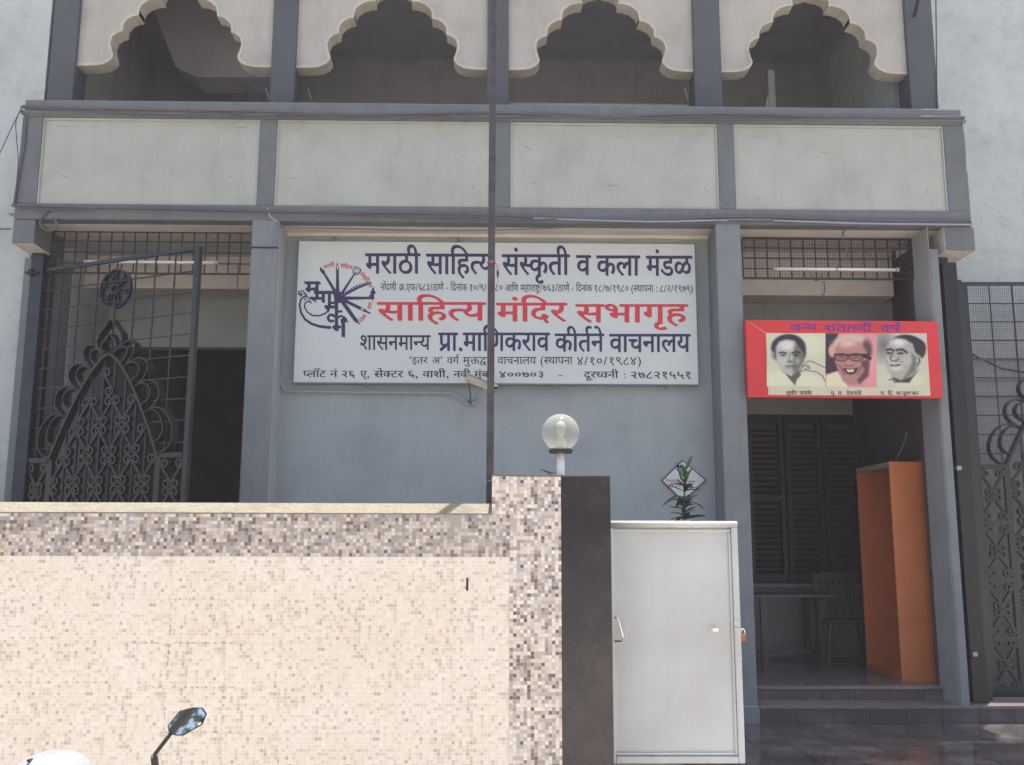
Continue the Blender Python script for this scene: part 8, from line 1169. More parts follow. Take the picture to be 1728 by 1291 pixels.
cable('thin upper cable with a dip above the second balcony panel', [(40, 182), (300, 187), (520, 199), (700, 196), (900, 191), (1100, 199), (1300, 197), (1628, 197)], 0.005)
cable('thick lower cable tied along the beam under the balcony panels', [(20, 346), (150, 350), (300, 353), (500, 358), (700, 360), (850, 364), (1050, 371), (1250, 366), (1450, 371), (1638, 373)], 0.008)
cable('lower cable curving up from the left bracket along the beam', [(22, 348), (100, 355), (220, 349), (420, 354), (640, 364), (840, 372), (960, 369), (1200, 371), (1400, 373), (1640, 376)], 0.006)
cable('pale cable running below the right balcony panels', [(900, 368), (1100, 374), (1260, 371), (1450, 377), (1641, 379)], 0.006, M_pipe)
cable('thin cable sagging below the beam above the white board', [(470, 383), (600, 386), (740, 389), (880, 387), (1050, 380), (1210, 377)], 0.0035)
cable('dark cable climbing the left end of the balcony', [(24, 344), (31, 300), (40, 250), (44, 200)], 0.008, M_cable, Y0-0.01)
cable('loose wire falling from the ledge corner to the left edge', [(37, 182), (20, 215), (0, 258), (-20, 300)], 0.003, M_wire)
cable('loose wire looping down beside the left balcony end', [(36, 183), (27, 205), (28, 235), (31, 270), (28, 310), (26, 344)], 0.003, M_wire)
cable('white wire dropping at the right end of the ledge', [(1627, 199), (1625, 215), (1629, 240), (1631, 290)], 0.003, M_pipe)
cable('coil of cable hanging under the beam beside the left bracket', [(90, 352), (72, 366), (68, 378), (78, 388), (92, 388), (96, 378), (90, 368)], 0.008, M_cable, Y0-0.01)
cable('drooping wire loop below the beam over the right grille', [(1421, 398), (1427, 388), (1437, 384), (1436, 376), (1428, 378), (1422, 390), (1424, 410), (1430, 430), (1415, 448), (1412, 456)], 0.004, M_cable, Y0+0.04)
cable('wire hanging below the left tube light', [(402, 446), (401, 485), (408, 498)], 0.004, M_cable, Y1-0.03)
cable('pale wire hanging inside the dark doorway', [(1538, 690), (1528, 740), (1512, 778)], 0.004, M_pipe, 9.2)
cable('wire hook under the tube light over the red poster', [(1368, 458), (1370, 470), (1381, 473), (1388, 462)], 0.004, M_cable, Y1-0.06)
cable('wire dropping from the right grille to the wall', [(1390, 474), (1391, 494), (1376, 508)], 0.003, M_cable, 8.95)
sb = MB().tube([P(1556, -30, YA-0.3), P(1543, 28, YA-0.06)], 0.016, 6).build('strut', M_iron)
tag(sb, 'dark slanting metal strut at the top of the right pilaster', 'strut')
cb = MB().tube([P(-40, 388, YL-0.02), P(18, 386, YL-0.02)], 0.006, 6).build('cable', M_cable)
tag(cb, 'short wire along the left neighbouring wall beside the bracket', 'cable', 'cables strung along the balcony')
cb = MB().tube([P(1579, -20, YA-0.06), P(1580, 60, YA-0.06), P(1581, 183, YA-0.06)], 0.006, 6).build('cable', M_wire)
tag(cb, 'dark cable running down the outer edge of the right pilaster', 'cable', 'cables strung along the balcony')

# ================================================================== iron gates
def spiral(cx, cz, r, a0, turns, n=12, dirn=1):
    out = []
    for i in range(n+1):
        t = i/n; rr = r*(1-0.72*t); a = a0+dirn*turns*2*math.pi*t
        out.append((cx+rr*math.cos(a), cz+rr*math.sin(a)))
    return out
def s_scroll(w, h, flip, k=0.36):
    "an S of flat iron filling a cell w by h"
    r = w*k
    top = spiral(w*(0.5-k), h/2-r, r, math.pi*0.0, 1.2, 12, 1)
    bot = spiral(-w*(0.5-k), -h/2+r, r, math.pi, 1.2, 12, 1)
    pts = bot[::-1]+[(-w*0.02, 0)]+top
    return [(x*flip, z) for x, z in pts]
def c_scroll(w, h, flip):
    r = w*0.26
    top = spiral(w*0.2, h/2-r, r, math.pi, 1.1, 10, -1)
    bot = spiral(w*0.2, -h/2+r, r, math.pi, 1.1, 10, 1)
    return [(x*flip, z) for x, z in top[::-1]+bot]
def make_leaf(name, label, W, H, zb, spring, apex, side, mat, group):
    """gate leaf in its own plane: x from the hinge, z up"""
    t = thing(name, label, 'gate', (0, 0, 0), group)
    q = MB(); sw = 0.05; dy = 0.02
    q.box(0, sw, -dy, dy, zb, H); q.box(W-sw, W, -dy, dy, zb, H)
    q.box(sw, W-sw, -dy*0.7, dy*0.7, H-0.03, H); q.box(sw, W-sw, -dy, dy, zb, zb+0.09)
    q.build('frame', mat, t)
    # inner stiles and panel rails
    il, ir = side, W-side
    for x in (il, ir): MB().box(x-0.028, x+0.028, -dy*0.9, dy*0.9, zb+0.09, spring).build('stile', mat, t)
    nr = 4
    for k in range(1, nr+1):
        z = zb+(spring-zb)*k/nr
        for xa_, xb_ in ((sw, il-0.028), (ir+0.028, W-sw)):
            MB().box(xa_, xb_, -0.026, 0.026, z-0.028, z+0.012).build('rail', mat, t)
    # grid of rods above the springing
    cell = (W-2*sw)/8.0
    nb = 9
    zl = spring-0.25
    def archz(x):
        u = abs(x-W/2)/((ir-il)/2)
        if u >= 1: return spring
        return spring+(apex-spring)*(1-u**1.5)
    for k in range(1, nb-1):
        x = sw+cell*k
        z0_ = archz(x)
        r_ = MB().box(-0.005, 0.005, -0.005, 0.005, 0, H-0.03-z0_).build('bar', M_rod, t); r_.location = (x, 0, z0_)
    hz = 0.178; k = 1
    while H-0.03-hz*k > spring+0.05:
        z = H-0.03-hz*k
        if z > apex-0.02: segs = [(sw, W-sw)]
        else:
            u = max(0, 1-(z-spring)/(apex-spring))**(1/1.5)*((ir-il)/2)
            segs = [(sw, W/2-u), (W/2+u, W-sw)]
        for a_, b_ in segs:
            if b_-a_ > 0.04: MB().box(a_, b_, -0.010, -0.001, z-0.005, z+0.005).build('bar', M_rod, t)
        k += 1
    # pointed arch of wide flat iron
    N = 14
    for s in (-1, 1):
        pts = [(W/2+s*(ir-il)/2*(1-i/N), archz(W/2+s*(ir-il)/2*(1-i/N))) for i in range(N+1)]
        MB().strap(pts, 0.075, 0.022).build('arch_bar', mat, t)
        # petals: paired loops climbing the arch
        M_ = 4
        for j in range(M_):
            t0 = 0.02+0.235*j; t1 = t0+0.235
            A_ = Vector(pts[int(round(t0*N))]); B_ = Vector(pts[min(N, int(round(t1*N)))])
            for kk, (ex, fr_) in enumerate(((0.21, 1.0), (0.13, 0.70))):
                B2 = A_.lerp(B_, 1.0); A2 = B2.lerp(A_, fr_)
                mid = (A2+B2)/2; ax = (B2-A2); L_ = ax.length; nrm = Vector((s*abs(ax.y), abs(ax.x)))/L_
                pl = []
                for i in range(13):
                    a = math.pi*i/12
                    pl.append(tuple(mid - ax*0.5*math.cos(a)*(1.0+0.18*math.sin(a)) + nrm*ex*math.sin(a)**0.8 + Vector((s*0.02*math.sin(a), 0))))
                MB().strap(pl, 0.070, 0.011).build('petal', mat, t)
        # ogee finial above the apex
        for hgt, wd in ((0.30, 0.145), (0.17, 0.085)):
            pl = [(W/2+s*0.015, apex), (W/2+s*wd*0.75, apex+hgt*0.15), (W/2+s*wd, apex+hgt*0.36), (W/2+s*wd*0.85, apex+hgt*0.58), (W/2+s*wd*0.4, apex+hgt*0.80), (W/2+s*0.012, apex+hgt)]
            MB().strap(pl, 0.075, 0.012).build('finial', mat, t)
    MB().box(W/2-0.006, W/2+0.006, -0.006, 0.006, apex+0.28, apex+0.40).build('bar', mat, t)
    # round medallion of rings
    zc_ = apex+0.40+0.175; R_ = 0.172
    m_ = MB().strap([(W/2+R_*math.cos(a*math.pi/14), zc_+R_*math.sin(a*math.pi/14)) for a in range(29)], 0.03, 0.010)
    for a in range(6):
        aa = a*math.pi/3+0.26
        m_.strap([(W/2+0.098*math.cos(aa)+0.068*math.cos(b*math.pi/7), zc_+0.098*math.sin(aa)+0.068*math.sin(b*math.pi/7)) for b in range(15)], 0.022, 0.007)
    m_.strap([(W/2+0.04*math.cos(b*math.pi/6), zc_+0.04*math.sin(b*math.pi/6)) for b in range(13)], 0.03, 0.008)
    m_.build('medallion', mat, t)
    bk = MB(); n_ = len(bk.v)
    bk.v += [(W/2+(R_-0.003)*math.cos(a*math.pi/12), 0.012, zc_+(R_-0.003)*math.sin(a*math.pi/12)) for a in range(24)]; bk.f.append(tuple(range(24)))
    bk.v += [(x, 0.014, z) for x, y, z in bk.v[:24]]; bk.f.append(tuple(range(47, 23, -1)))
    for i in range(24): bk.f.append((i, 24+i, 24+(i+1) % 24, (i+1) % 24))
    bk.build('backing_disc', M_ironb, t)
    # scrolls: lattice inside the arch and down the centre, and in the narrow side panels
    cw = (ir-il-0.056)/9; ch = 0.25
    ms = {}
    for fl in (-1, 1):
        ms[fl] = MB().strap(s_scroll(cw*1.0, ch, fl), 0.038, 0.018).mesh('scroll'); ms[fl].materials.append(mat)
    for i in range(9):
        x = il+0.028+cw*(i+0.5)
        if i: 
            xx_ = il+0.028+cw*i
            MB().box(xx_-0.008, xx_+0.008, -0.008, 0.008, zb+0.09, archz(xx_)-0.02).build('bar', M_rod, t)
        z = zb+0.09+ch/2; j = 0
        while z+ch/2 < archz(x)-0.10:
            o = bpy.data.objects.new('scroll', ms[1 if (i+j) % 2 else -1]); COL.objects.link(o); o.parent = t; o.location = (x, 0, z)
            z += ch; j += 1
    pw = (side-0.028-sw); ph = (spring-zb)/nr-0.045
    mc = {}
    for fl in (-1, 1):
        mc[fl] = MB().strap(s_scroll(pw*0.50, ph*0.5, fl, 0.36), 0.034, 0.019).mesh('scroll'); mc[fl].materials.append(mat)
    for k in range(nr):
        zc2 = zb+(spring-zb)*(k+0.5)/nr-0.008 + (0.03 if k == 0 else 0)
        for xm in ((sw+il-0.028)/2, (W-sw+ir+0.028)/2):
            for sx in (-1, 1):
                for sz in (-1, 1):
                    o = bpy.data.objects.new('scroll', mc[sx*sz]); COL.objects.link(o); o.parent = t
                    o.location = (xm+sx*pw*0.25, 0, zc2+sz*ph*0.24*(0.9 if k == 0 else 1))
    # fine wire mesh behind
    if name != 'iron_gate': return t
    wm = MB(); s = 0.0205; w = 0.0011; k = 1
    z_hi = H-0.03
    while sw+k*s < W-sw: wm.box(sw+k*s-w, sw+k*s+w, 0.020, 0.020+2*w, zb+0.05, z_hi); k += 1
    k = 1
    while zb+0.05+k*s < z_hi: wm.box(sw, W-sw, 0.0225, 0.0225+2*w, zb+0.05+k*s-w, zb+0.05+k*s+w); k += 1
    tag(wm.build('wire_mesh', M_wire, t), kind='stuff')
    return t
ga = P(70, 459, Y1+0.0); gb = P(340, 411, 7.80)
Wl = math.hypot(gb.x-ga.x, gb.y-ga.y); Hl = (ga.z+gb.z)/2
spr = Z_(40, 777, Y1)
LG = make_leaf('grille_gate', 'open black iron gate leaf swung towards the street on the left', Wl, Hl, 0.16, spr, P(475/2.58, 598, 8.17).z, 0.31, M_ironb, 'ornate iron gate leaves')
LG.location = (ga.x, ga.y, 0); LG.rotation_euler = (0, 0, math.atan2(gb.y-ga.y, gb.x-ga.x))
# right leaf folded flat against the neighbour's wall
YRG = 8.86
gx = X_(1627, 560, YRG)
HR = Z_(1680, 477, YRG)
RG = make_leaf('iron_gate', 'black iron gate leaf folded flat against the white wall at the right edge', Wl, HR, Z_(1680, 1176, YRG), Z_(1680, 786, YRG), Z_(1680, 786, YRG)+0.86, 0.29, M_ironb, 'ornate iron gate leaves')
RG.location = (gx, YRG, 0); RG.rotation_euler = (0, 0, -0.03)
# gate posts
def post(label, u, v, Y, w, z0, z1, mat):
    x = X_(u, v, Y)
    return tag(MB().box(-w/2, w/2, -0.04, 0.04, 0, z1-z0).build('gate_post', mat, None, bevel=0.005, loc=(x, Y, z0)), label, 'post', 'gate posts')
zpt = z_brk-0.005
post('dark blue hinge post under the left bracket, carrying the swung gate leaf', 66, 450, Y1-0.02, 0.11, 0, zpt, M_bluepost)
post('brown black post just inside the left hinge post', 84, 470, Y1+0.05, 0.06, 0, zpt, M_ironb)
post('blue painted post under the right bracket beside the red poster', 1590, 470, Y1-0.10, 0.09, z_s1, zpt, M_bluepost)
post('broad black post between the doorway pier and the right gate leaf', 1617, 700, Y0+0.16, 0.13, z_s1, Z_(1600, 445, Y0+0.16), M_iron)
post('thin black post against the hinge side of the right gate leaf', 1632, 700, Y1-0.02, 0.045, z_s1, Z_(1615, 475, Y1), M_ironb)
for i, (u_, v_, lab) in enumerate(((1645, 1104, 'steel bolt on the lowest rail of the right gate leaf'), (1618, 790, 'small steel latch at the hinge side of the right gate'))):
    p_ = P(u_, v_, Y0+0.1)
    t = thing('gate_latch', lab, 'latch', p_)
    MB().tube([(-0.05, 0, 0), (0.08, 0, -0.004)], 0.006, 8).build('bolt', M_iron, t)
    MB().box(-0.02, 0.02, -0.012, 0.012, -0.018, 0.018).build('bracket', M_pipe, t, bevel=0.003)
p_ = P(52, 460, Y1-0.08)
t = thing('gate_latch', 'rusty hinge bolt jutting left from the left gate post', 'latch', p_)
MB().tube([(-0.05, 0, 0), (0.07, 0, 0)], 0.012, 8).build('bolt', M_iron, t); MB().box(-0.015, 0.015, -0.02, 0.02, -0.03, 0.03).build('bracket', M_iron, t)

# ================================================================== things inside the doorway
xf = X_(1500, 780, 8.76)
OC = thing('cabinet', 'tall orange laminate cabinet standing open-sided inside the doorway', 'cabinet', (xf, 8.76, ZF))
cw_, cd_, chh = X_(1560, 780, 8.76)-xf, 0.82, Z_(1530, 779, 8.76)-ZF
MB().box(0, cw_, 0, 0.025, 0, chh).build('end_panel', M_orange, OC, bevel=0.002)
MB().box(0, cw_, cd_-0.025, cd_, 0, chh).build('end_panel', M_orange, OC, bevel=0.002)
MB().box(cw_-0.02, cw_-0.002, 0.026, cd_-0.026, 0, chh).build('back_panel', M_orange, OC)
MB().box(0, cw_-0.021, 0.026, cd_-0.026, chh-0.05, chh-0.002).build('top_board', M_beige, OC)
MB().box(0.004, cw_-0.021, 0.026, cd_-0.026, 0.0, 0.06).build('plinth', M_orange, OC)
for x_, z_ in ((0.05, chh-0.06), (0.2, chh-0.1), (0.05, chh-0.18)):
    MB().tube([(x_, 0.001, z_), (x_, -0.003, z_)], 0.006, 8).build('screw', M_wire, OC)
yt = 9.9
tx0, tx1 = X_(1262, 1003, yt), X_(1412, 1003, yt); ztb = Z_(1350, 1003, yt)
TB = thing('table', 'dark plain table against the left side inside the doorway', 'table', ((tx0+tx1)/2, yt, ZF))
hw_ = (tx1-tx0)/2; ht = ztb-ZF
MB().box(-hw_, hw_, -0.02, 0.55, ht-0.03, ht).build('table_top', M_table, TB, bevel=0.004)
for sx in (-1, 1):
    for yy_ in (0.04, 0.5): MB().box(sx*(hw_-0.16)-0.03, sx*(hw_-0.16)+0.03, yy_-0.025, yy_+0.025, 0, ht-0.03).build('leg', M_table, TB)
MB().box(-hw_+0.16, hw_-0.16, 0.26, 0.29, 0.09, 0.12).build('stretcher', M_table, TB)
yc_ = 9.75
CH = thing('plastic_chair', 'beige plastic chair beside the table, half behind the orange cabinet', 'chair', (X_(1437, 1108, yc_), yc_, ZF))
m_ = MB()
for i in range(7): m_.box(-0.21+0.07*i, -0.21+0.07*i+0.045, 0.40, 0.42, 0.46, 0.84)
m_.box(-0.23, 0.26, 0.395, 0.425, 0.82, 0.90); m_.build('backrest', M_chair, CH, bevel=0.006)
MB().box(-0.22, 0.25, 0.0, 0.42, 0.42, 0.45).build('seat', M_chair, CH, bevel=0.01)
for sx in (-1, 1):
    for yy_ in (0.03, 0.39): MB().tube([(sx*0.20+0.015, yy_, 0.42), (sx*0.24+0.015, yy_, 0)], 0.022, 6).build('leg', M_chair, CH)
    MB().tube([(sx*0.235+0.015, 0.02, 0.42), (sx*0.245+0.015, 0.02, 0.64), (sx*0.245+0.015, 0.40, 0.66)], 0.02, 6).build('arm', M_chair, CH)

# ================================================================== STREET WALL
tile_h = Z_(400, 865, YW)-Z_(400, 937, YW)
tile_w = (X_(860, 950, YW)-X_(5, 950, YW))/9.0
cxp, czp = tile_w/16, tile_h/12
cream_stops = [(0.0, (0.79, 0.715, 0.61)), (0.28, (0.83, 0.76, 0.655)), (0.55, (0.765, 0.69, 0.585)), (0.74, (0.70, 0.62, 0.53)), (0.88, (0.62, 0.54, 0.47)), (0.97, (0.52, 0.445, 0.39))]
cream2 = [(0.0, (0.84, 0.74, 0.62)), (0.9, (0.78, 0.67, 0.56)), (0.97, (0.70, 0.59, 0.50))]
dark_stops = [(0.0, (0.50, 0.43, 0.37)), (0.14, (0.41, 0.35, 0.31)), (0.30, (0.58, 0.52, 0.45)), (0.44, (0.38, 0.355, 0.395)), (0.56, (0.64, 0.57, 0.49)), (0.70, (0.34, 0.29, 0.27)), (0.80, (0.72, 0.66, 0.58)), (0.87, (0.16, 0.125, 0.105)), (0.94, (0.26, 0.20, 0.165))]
dark2 = [(0.0, (0.42, 0.37, 0.33)), (0.93, (0.30, 0.27, 0.27)), (0.96, (0.22, 0.18, 0.155)), (0.98, (0.36, 0.33, 0.32))]
pil_stops = [(0.0, (0.62, 0.54, 0.46)), (0.16, (0.50, 0.43, 0.38)), (0.30, (0.70, 0.62, 0.54)), (0.46, (0.45, 0.43, 0.46)), (0.56, (0.76, 0.68, 0.60)), (0.70, (0.38, 0.32, 0.29)), (0.78, (0.84, 0.77, 0.69)), (0.86, (0.14, 0.11, 0.095)), (0.92, (0.27, 0.215, 0.18))]
M_mcream = mosaic('cream_mosaic_print', cream_stops, cream2, 0.985, cxp, czp, (0.90, 0.83, 0.735), 0.75)
M_mdark = mosaic('brown_grey_mosaic_print', dark_stops, dark2, 0.95, cxp, czp, (0.42, 0.36, 0.33), 0.5)
M_mpil = mosaic('pillar_mosaic_print', pil_stops, dark2, 0.97, cxp, czp, (0.56, 0.49, 0.45), 0.5)
xp0, xp1 = X_(830, 840, YW), X_(1030, 840, YW)
xpm = X_(860, 950, YW); xpg = X_(947, 950, YW)
zwt = Z_(400, 865, YW); zpt_ = Z_(930, 803, YW)
SW = thing('street_wall', 'low street wall faced with cream mosaic tiles under a darker mosaic band', 'wall', (0, 0, 0))
MB().box(-8, xp0, YW+0.012, YW+0.2, -0.03, zwt-0.001).build('masonry', M_cement, SW)
# sloping cement coping
zc1 = Z_(400, 848.5, YW+0.10)
cp = MB(); n_ = 0
import bmesh
for (y, z) in ((YW-0.001, zwt-0.006), (YW-0.001, zwt), (YW+0.10, zc1), (YW+0.205, zc1-0.01), (YW+0.205, zwt-0.006)): cp.v += [(-8, y, z)]
for (y, z) in ((YW-0.001, zwt-0.006), (YW-0.001, zwt), (YW+0.10, zc1), (YW+0.205, zc1-0.01), (YW+0.205, zwt-0.006)): cp.v += [(xp0, y, z)]
for i in range(5): cp.f.append((i, 5+i, 5+(i+1) % 5, (i+1) % 5))
cp.f += [(4, 3, 2, 1, 0), (5, 6, 7, 8, 9)]
cp.build('coping', M_cement, SW)
def tile_mesh(w, h, mat, nm='mosaic_tile'):
    me = MB().box(0.0002, w-0.0002, 0, 0.011, 0.0002, h-0.0002).mesh(nm); me.materials.append(mat); return me
tmC = tile_mesh(tile_w, tile_h, M_mcream); tmD = tile_mesh(tile_w, tile_h, M_mdark)
def putt(me, par, x, z, nm='mosaic_tile'):
    o = bpy.data.objects.new(nm, me); COL.objects.link(o); o.parent = par
    o.location = (x, YW+random.uniform(-0.0006, 0.0006), z); o.rotation_euler = (random.uniform(-.0012, .0012), 0, random.uniform(-.0012, .0012))
rows = int((zwt+0.03)/tile_h)
for r in range(rows+1):
    z = zwt-0.006-(r+1)*tile_h
    if z < -0.25: break
    for c in range(12):
        x = xpm-(c+1)*tile_w
        if r == 0 and c == 0:      # cut round the pillar foot
            putt(tmD, SW, x, z)
        else:
            putt(tmD if r == 0 else tmC, SW, x, z)
MB().box(X_(788, 990, YW)-0.004, X_(789, 990, YW)+0.004, YW-0.002, YW+0.001, Z_(788, 997, YW), Z_(788, 975, YW)).build('paint_mark', M_iron, SW)

# gate pillar
PL = thing('gate_pillar', 'square gate pillar, mosaic tiled on the left and black granite on the right', 'pillar', (0, 0, 0))
MB().box(xp0+0.001, xp1-0.012, YW+0.0125, YW+0.34, -0.03, zpt_-0.002).build('masonry', M_cement, PL)
MB().box(xp0-0.001, xp1-0.0, YW-0.002, YW+0.345, zpt_-0.0015, zpt_+0.006).build('cap', M_cement, PL)
ptw = xpg-xpm
tmP = tile_mesh(ptw, tile_h, M_mpil)
z = zpt_-0.004
hsmall = (Z_(900, 803, YW)-zwt)
tmS = tile_mesh(xpm-xp0, zpt_-0.003-(zwt-0.0055), M_mpil)
putt(tmS, PL, xp0, zwt-0.0055)
tmP0 = tile_mesh(ptw, tile_h, M_mpil)
r = 0
while z > -0.1:
    z -= tile_h
    putt(tmP, PL, xpm+0.0005, z)
MB().box(xpg+0.001, xp1, YW-0.001, YW+0.0115, -0.03, zpt_-0.0025).build('granite_slab', M_slab, PL, bevel=0.001)
MB().box(xp1-0.011, xp1-0.0005, YW+0.0125, YW+0.335, -0.03, zpt_-0.0025).build('granite_slab', M_slab, PL)

# globe lamp
YLp = YW+0.15
lc = P(946, 730, YLp); lr = (X_(977.5, 730, YLp)-X_(914.5, 730, YLp))/2
LM = thing('globe_lamp', 'clear round globe lamp on a short white stem, on top of the gate pillar', 'lamp', (lc.x, YLp, zpt_+0.006))
zr = lambda v: Z_(946, v, YLp)-(zpt_+0.006)
def glassmat():
    m, n, l, b = newmat('lamp_glass')
    b.inputs['Base Color'].default_value = (0.62, 0.63, 0.60, 1); b.inputs['Roughness'].default_value = 0.18
    tr = n.new('ShaderNodeBsdfTransparent'); tr.inputs[0].default_value = (0.84, 0.87, 0.86, 1)
    tl = n.new('ShaderNodeBsdfTranslucent'); tl.inputs[0].default_value = (0.62, 0.62, 0.56, 1)
    m1 = n.new('ShaderNodeMixShader'); m1.inputs[0].default_value = 0.16; l.new(tr.outputs[0], m1.inputs[1]); l.new(tl.outputs[0], m1.inputs[2])
    fr = n.new('ShaderNodeLayerWeight'); fr.inputs[0].default_value = 0.35
    mr = n.new('ShaderNodeMapRange'); mr.inputs[3].default_value = 0.05; mr.inputs[4].default_value = 0.42; l.new(fr.outputs['Facing'], mr.inputs[0])
    m2 = n.new('ShaderNodeMixShader'); l.new(mr.outputs[0], m2.inputs[0]); l.new(m1.outputs[0], m2.inputs[1]); l.new(b.outputs[0], m2.inputs[2])
    l.new(m2.outputs[0], n['Material Output'].inputs[0])
    return m
prof = []
for i in range(25):
    a = -math.pi/2+math.asin(0.5)*0+math.pi*(i+2.5)/26.5
    prof.append((lr*math.cos(a), lr*math.sin(a)))
prof[-1] = (0.0005, lr)
zc_l = zr(730)
MB().lathe([(r_, z_+zc_l) for r_, z_ in prof], 0, 0, 40).build('globe', glassmat(), LM, smooth=True)
MB().lathe([(0, zr(765)), (0.062, zr(765)), (0.066, zr(763)), (0.066, zr(759)), (0.055, zr(757)), (0, zr(757))], 0, 0, 32).build('collar', M_rubber, LM, smooth=False)
MB().lathe([(0.022, 0), (0.022, zr(765)), (0.0, zr(765))], 0, 0, 20).build('stem', M_tube, LM, smooth=True)
MB().lathe([(0.026, zr(757)), (0.028, zr(742)), (0.022, zr(740)), (0, zr(739))], 0, 0, 20).build('bulb_holder', M_camgrey, LM, smooth=True)
MB().lathe([(0.012, zr(741)), (0.026, zr(730)), (0.030, zr(722)), (0.024, zr(714)), (0.0, zr(710))], 0, 0, 20).build('bulb', M_bulb, LM, smooth=True)
wr = MB()
for k in range(5):
    p0 = (xp0-lc.x+0.36+random.uniform(-.05, .0), 0, 0.004)
    wr.tube([(-0.05+k*0.004, -0.03, 0.001), (-0.07-k*0.012, -0.05, 0.022+0.004*k), (-0.03, -0.06, 0.012)], 0.0018, 4)
wr.build('loose_wire', M_wire, LM)

# tall pole behind the wall
px_b, px_t = X_(826.5, 850, YPOLE), X_(832.5, 0, YPOLE)
PO = thing('pole', 'tall dark maroon pole standing behind the street wall beside the pillar', 'pole', (px_b, YPOLE, -0.03))
zz0, zz1 = 1.7, Z_(832, 0, YPOLE)
k_ = (px_t-px_b)/(zz1-Z_(826, 850, YPOLE))
MB().box(-0.021, 0.021, -0.02, 0.02, 0, 5.6).build('shaft', M_pole, PO, bevel=0.003)
PO.rotation_euler = (0, math.atan(k_), 0); PO.location = (px_b-k_*1.8, YPOLE, -0.03)
for vv in (445,):
    z_ = Z_(832, vv, YPOLE)+0.03
    st = MB()
    for q in range(3): st.tube([(0.024*math.cos(a)+0.0, 0.024*math.sin(a), z_+q*0.006+0.002*math.sin(3*a)) for a in [i*math.pi/6 for i in range(13)]], 0.0022, 4)
    st.tube([(0.024, -0.02, z_), (0.035, -0.03, z_-0.03), (0.028, -0.03, z_-0.07), (0.04, -0.03, z_-0.11), (0.03, -0.03, z_-0.14)], 0.0022, 4)
    st.tube([(0.024, -0.02, z_), (0.045, -0.03, z_-0.02), (0.042, -0.03, z_-0.05), (0.027, -0.03, z_-0.06)], 0.0022, 4)
    st.build('tied_string', M_string, PO)
zb_ = Z_(835, 653, YPOLE)+0.03
MB().tube([(0.0, 0.0, zb_), (0.04, 0.0, zb_)], 0.012, 8).build('bolt', M_iron, PO)
tw = MB()
for q in range(4): tw.tube([(0.022, -0.024, 1.92+q*0.002), (-0.03-q*0.005, -0.04, 1.905-q*0.003), (-0.042-q*0.004, -0.04, 1.87), (-0.036-q*0.01, -0.04, 1.80+q*0.006)], 0.0012, 4)
tw.build('wire_tie', M_pipe, PO)

# ================================================================== white gate
gx0, gx1 = X_(1024, 1000, YG), X_(1247, 1000, YG)
gz0, gz1 = Z_(1150, 1287.5, YG), Z_(1150, 879.5, YG)
WG = thing('metal_gate', 'white painted sheet metal gate standing just behind the granite pillar', 'gate', (gx0, YG, gz0))
Wg, Hg = gx1-gx0, gz1-gz0
f = MB(); w = 0.036
f.tube([(0, 0, Hg-w/2), (Wg, 0, Hg-w/2)], w/2*1.1, 12)
f.build('top_rail', M_gate, WG, smooth=True)
f = MB(); f.box(0, w, -0.018, 0.018, 0, Hg-w); f.box(Wg-w, Wg, -0.018, 0.018, 0, Hg-w*0.9); f.box(w, Wg-w, -0.018, 0.018, 0, w)
f.build('frame', M_gate, WG, bevel=0.006)
f = MB(); i0 = w+0.001; i1 = Wg-w-0.001
f.box(i0, i1, -0.008, 0.004, Hg-w-0.024, Hg-w-0.008); f.box(i1-0.014, i1, -0.008, 0.004, w+0.004, Hg-w-0.026); f.box(i0, i1-0.016, -0.008, 0.004, w+0.004, w+0.018)
f.build('bead', M_gate, WG, bevel=0.004)
MB().box(i0-0.01, i1+0.01, 0.0045, 0.007, w-0.01, Hg-w).build('sheet', M_gate, WG)
hh = [P(1037, 1042, YG-0.05), P(1043, 1043, YG-0.05), P(1052, 1074, YG-0.05), P(1049, 1082, YG-0.05), P(1037, 1082, YG-0.05)]
MB().tube([Vector(q)-WG.location for q in hh], 0.006, 8).build('handle', M_chrome, WG, smooth=True)
q = P(1207, 1063, YG-0.03)-WG.location
MB().tube([q-Vector((0.022, 0, 0)), q+Vector((0.016, 0, 0))], 0.011, 10).build('knob', M_tube, WG, smooth=True)
MB().tube([q, q+Vector((0, 0.035, 0))], 0.006, 8).build('knob_stem', M_tube, WG)
for v_ in (1050, 1062, 1110):
    q = P(1242, v_, YG)-WG.location
    MB().box(Wg-0.038, Wg-0.006, -0.024, -0.016, q.z-0.012, q.z+0.012).build('weld_plate', M_gate, WG, bevel=0.003)
p_ = P(1253, 1068, YG-0.0)
PK = thing('padlock', 'small copper coloured padlock hanging on the edge of the white gate', 'padlock', p_)
MB().box(-0.012, 0.016, -0.010, 0.010, -0.045, -0.008).build('body', M_brass, PK, bevel=0.004)
MB().tube([(0.012, 0, -0.01), (0.012, 0, 0.012), (0.006, 0, 0.02), (-0.002, 0, 0.02), (-0.008, 0, 0.012), (-0.008, 0, -0.01)], 0.0035, 8).build('shackle', M_chrome, PK, smooth=True)

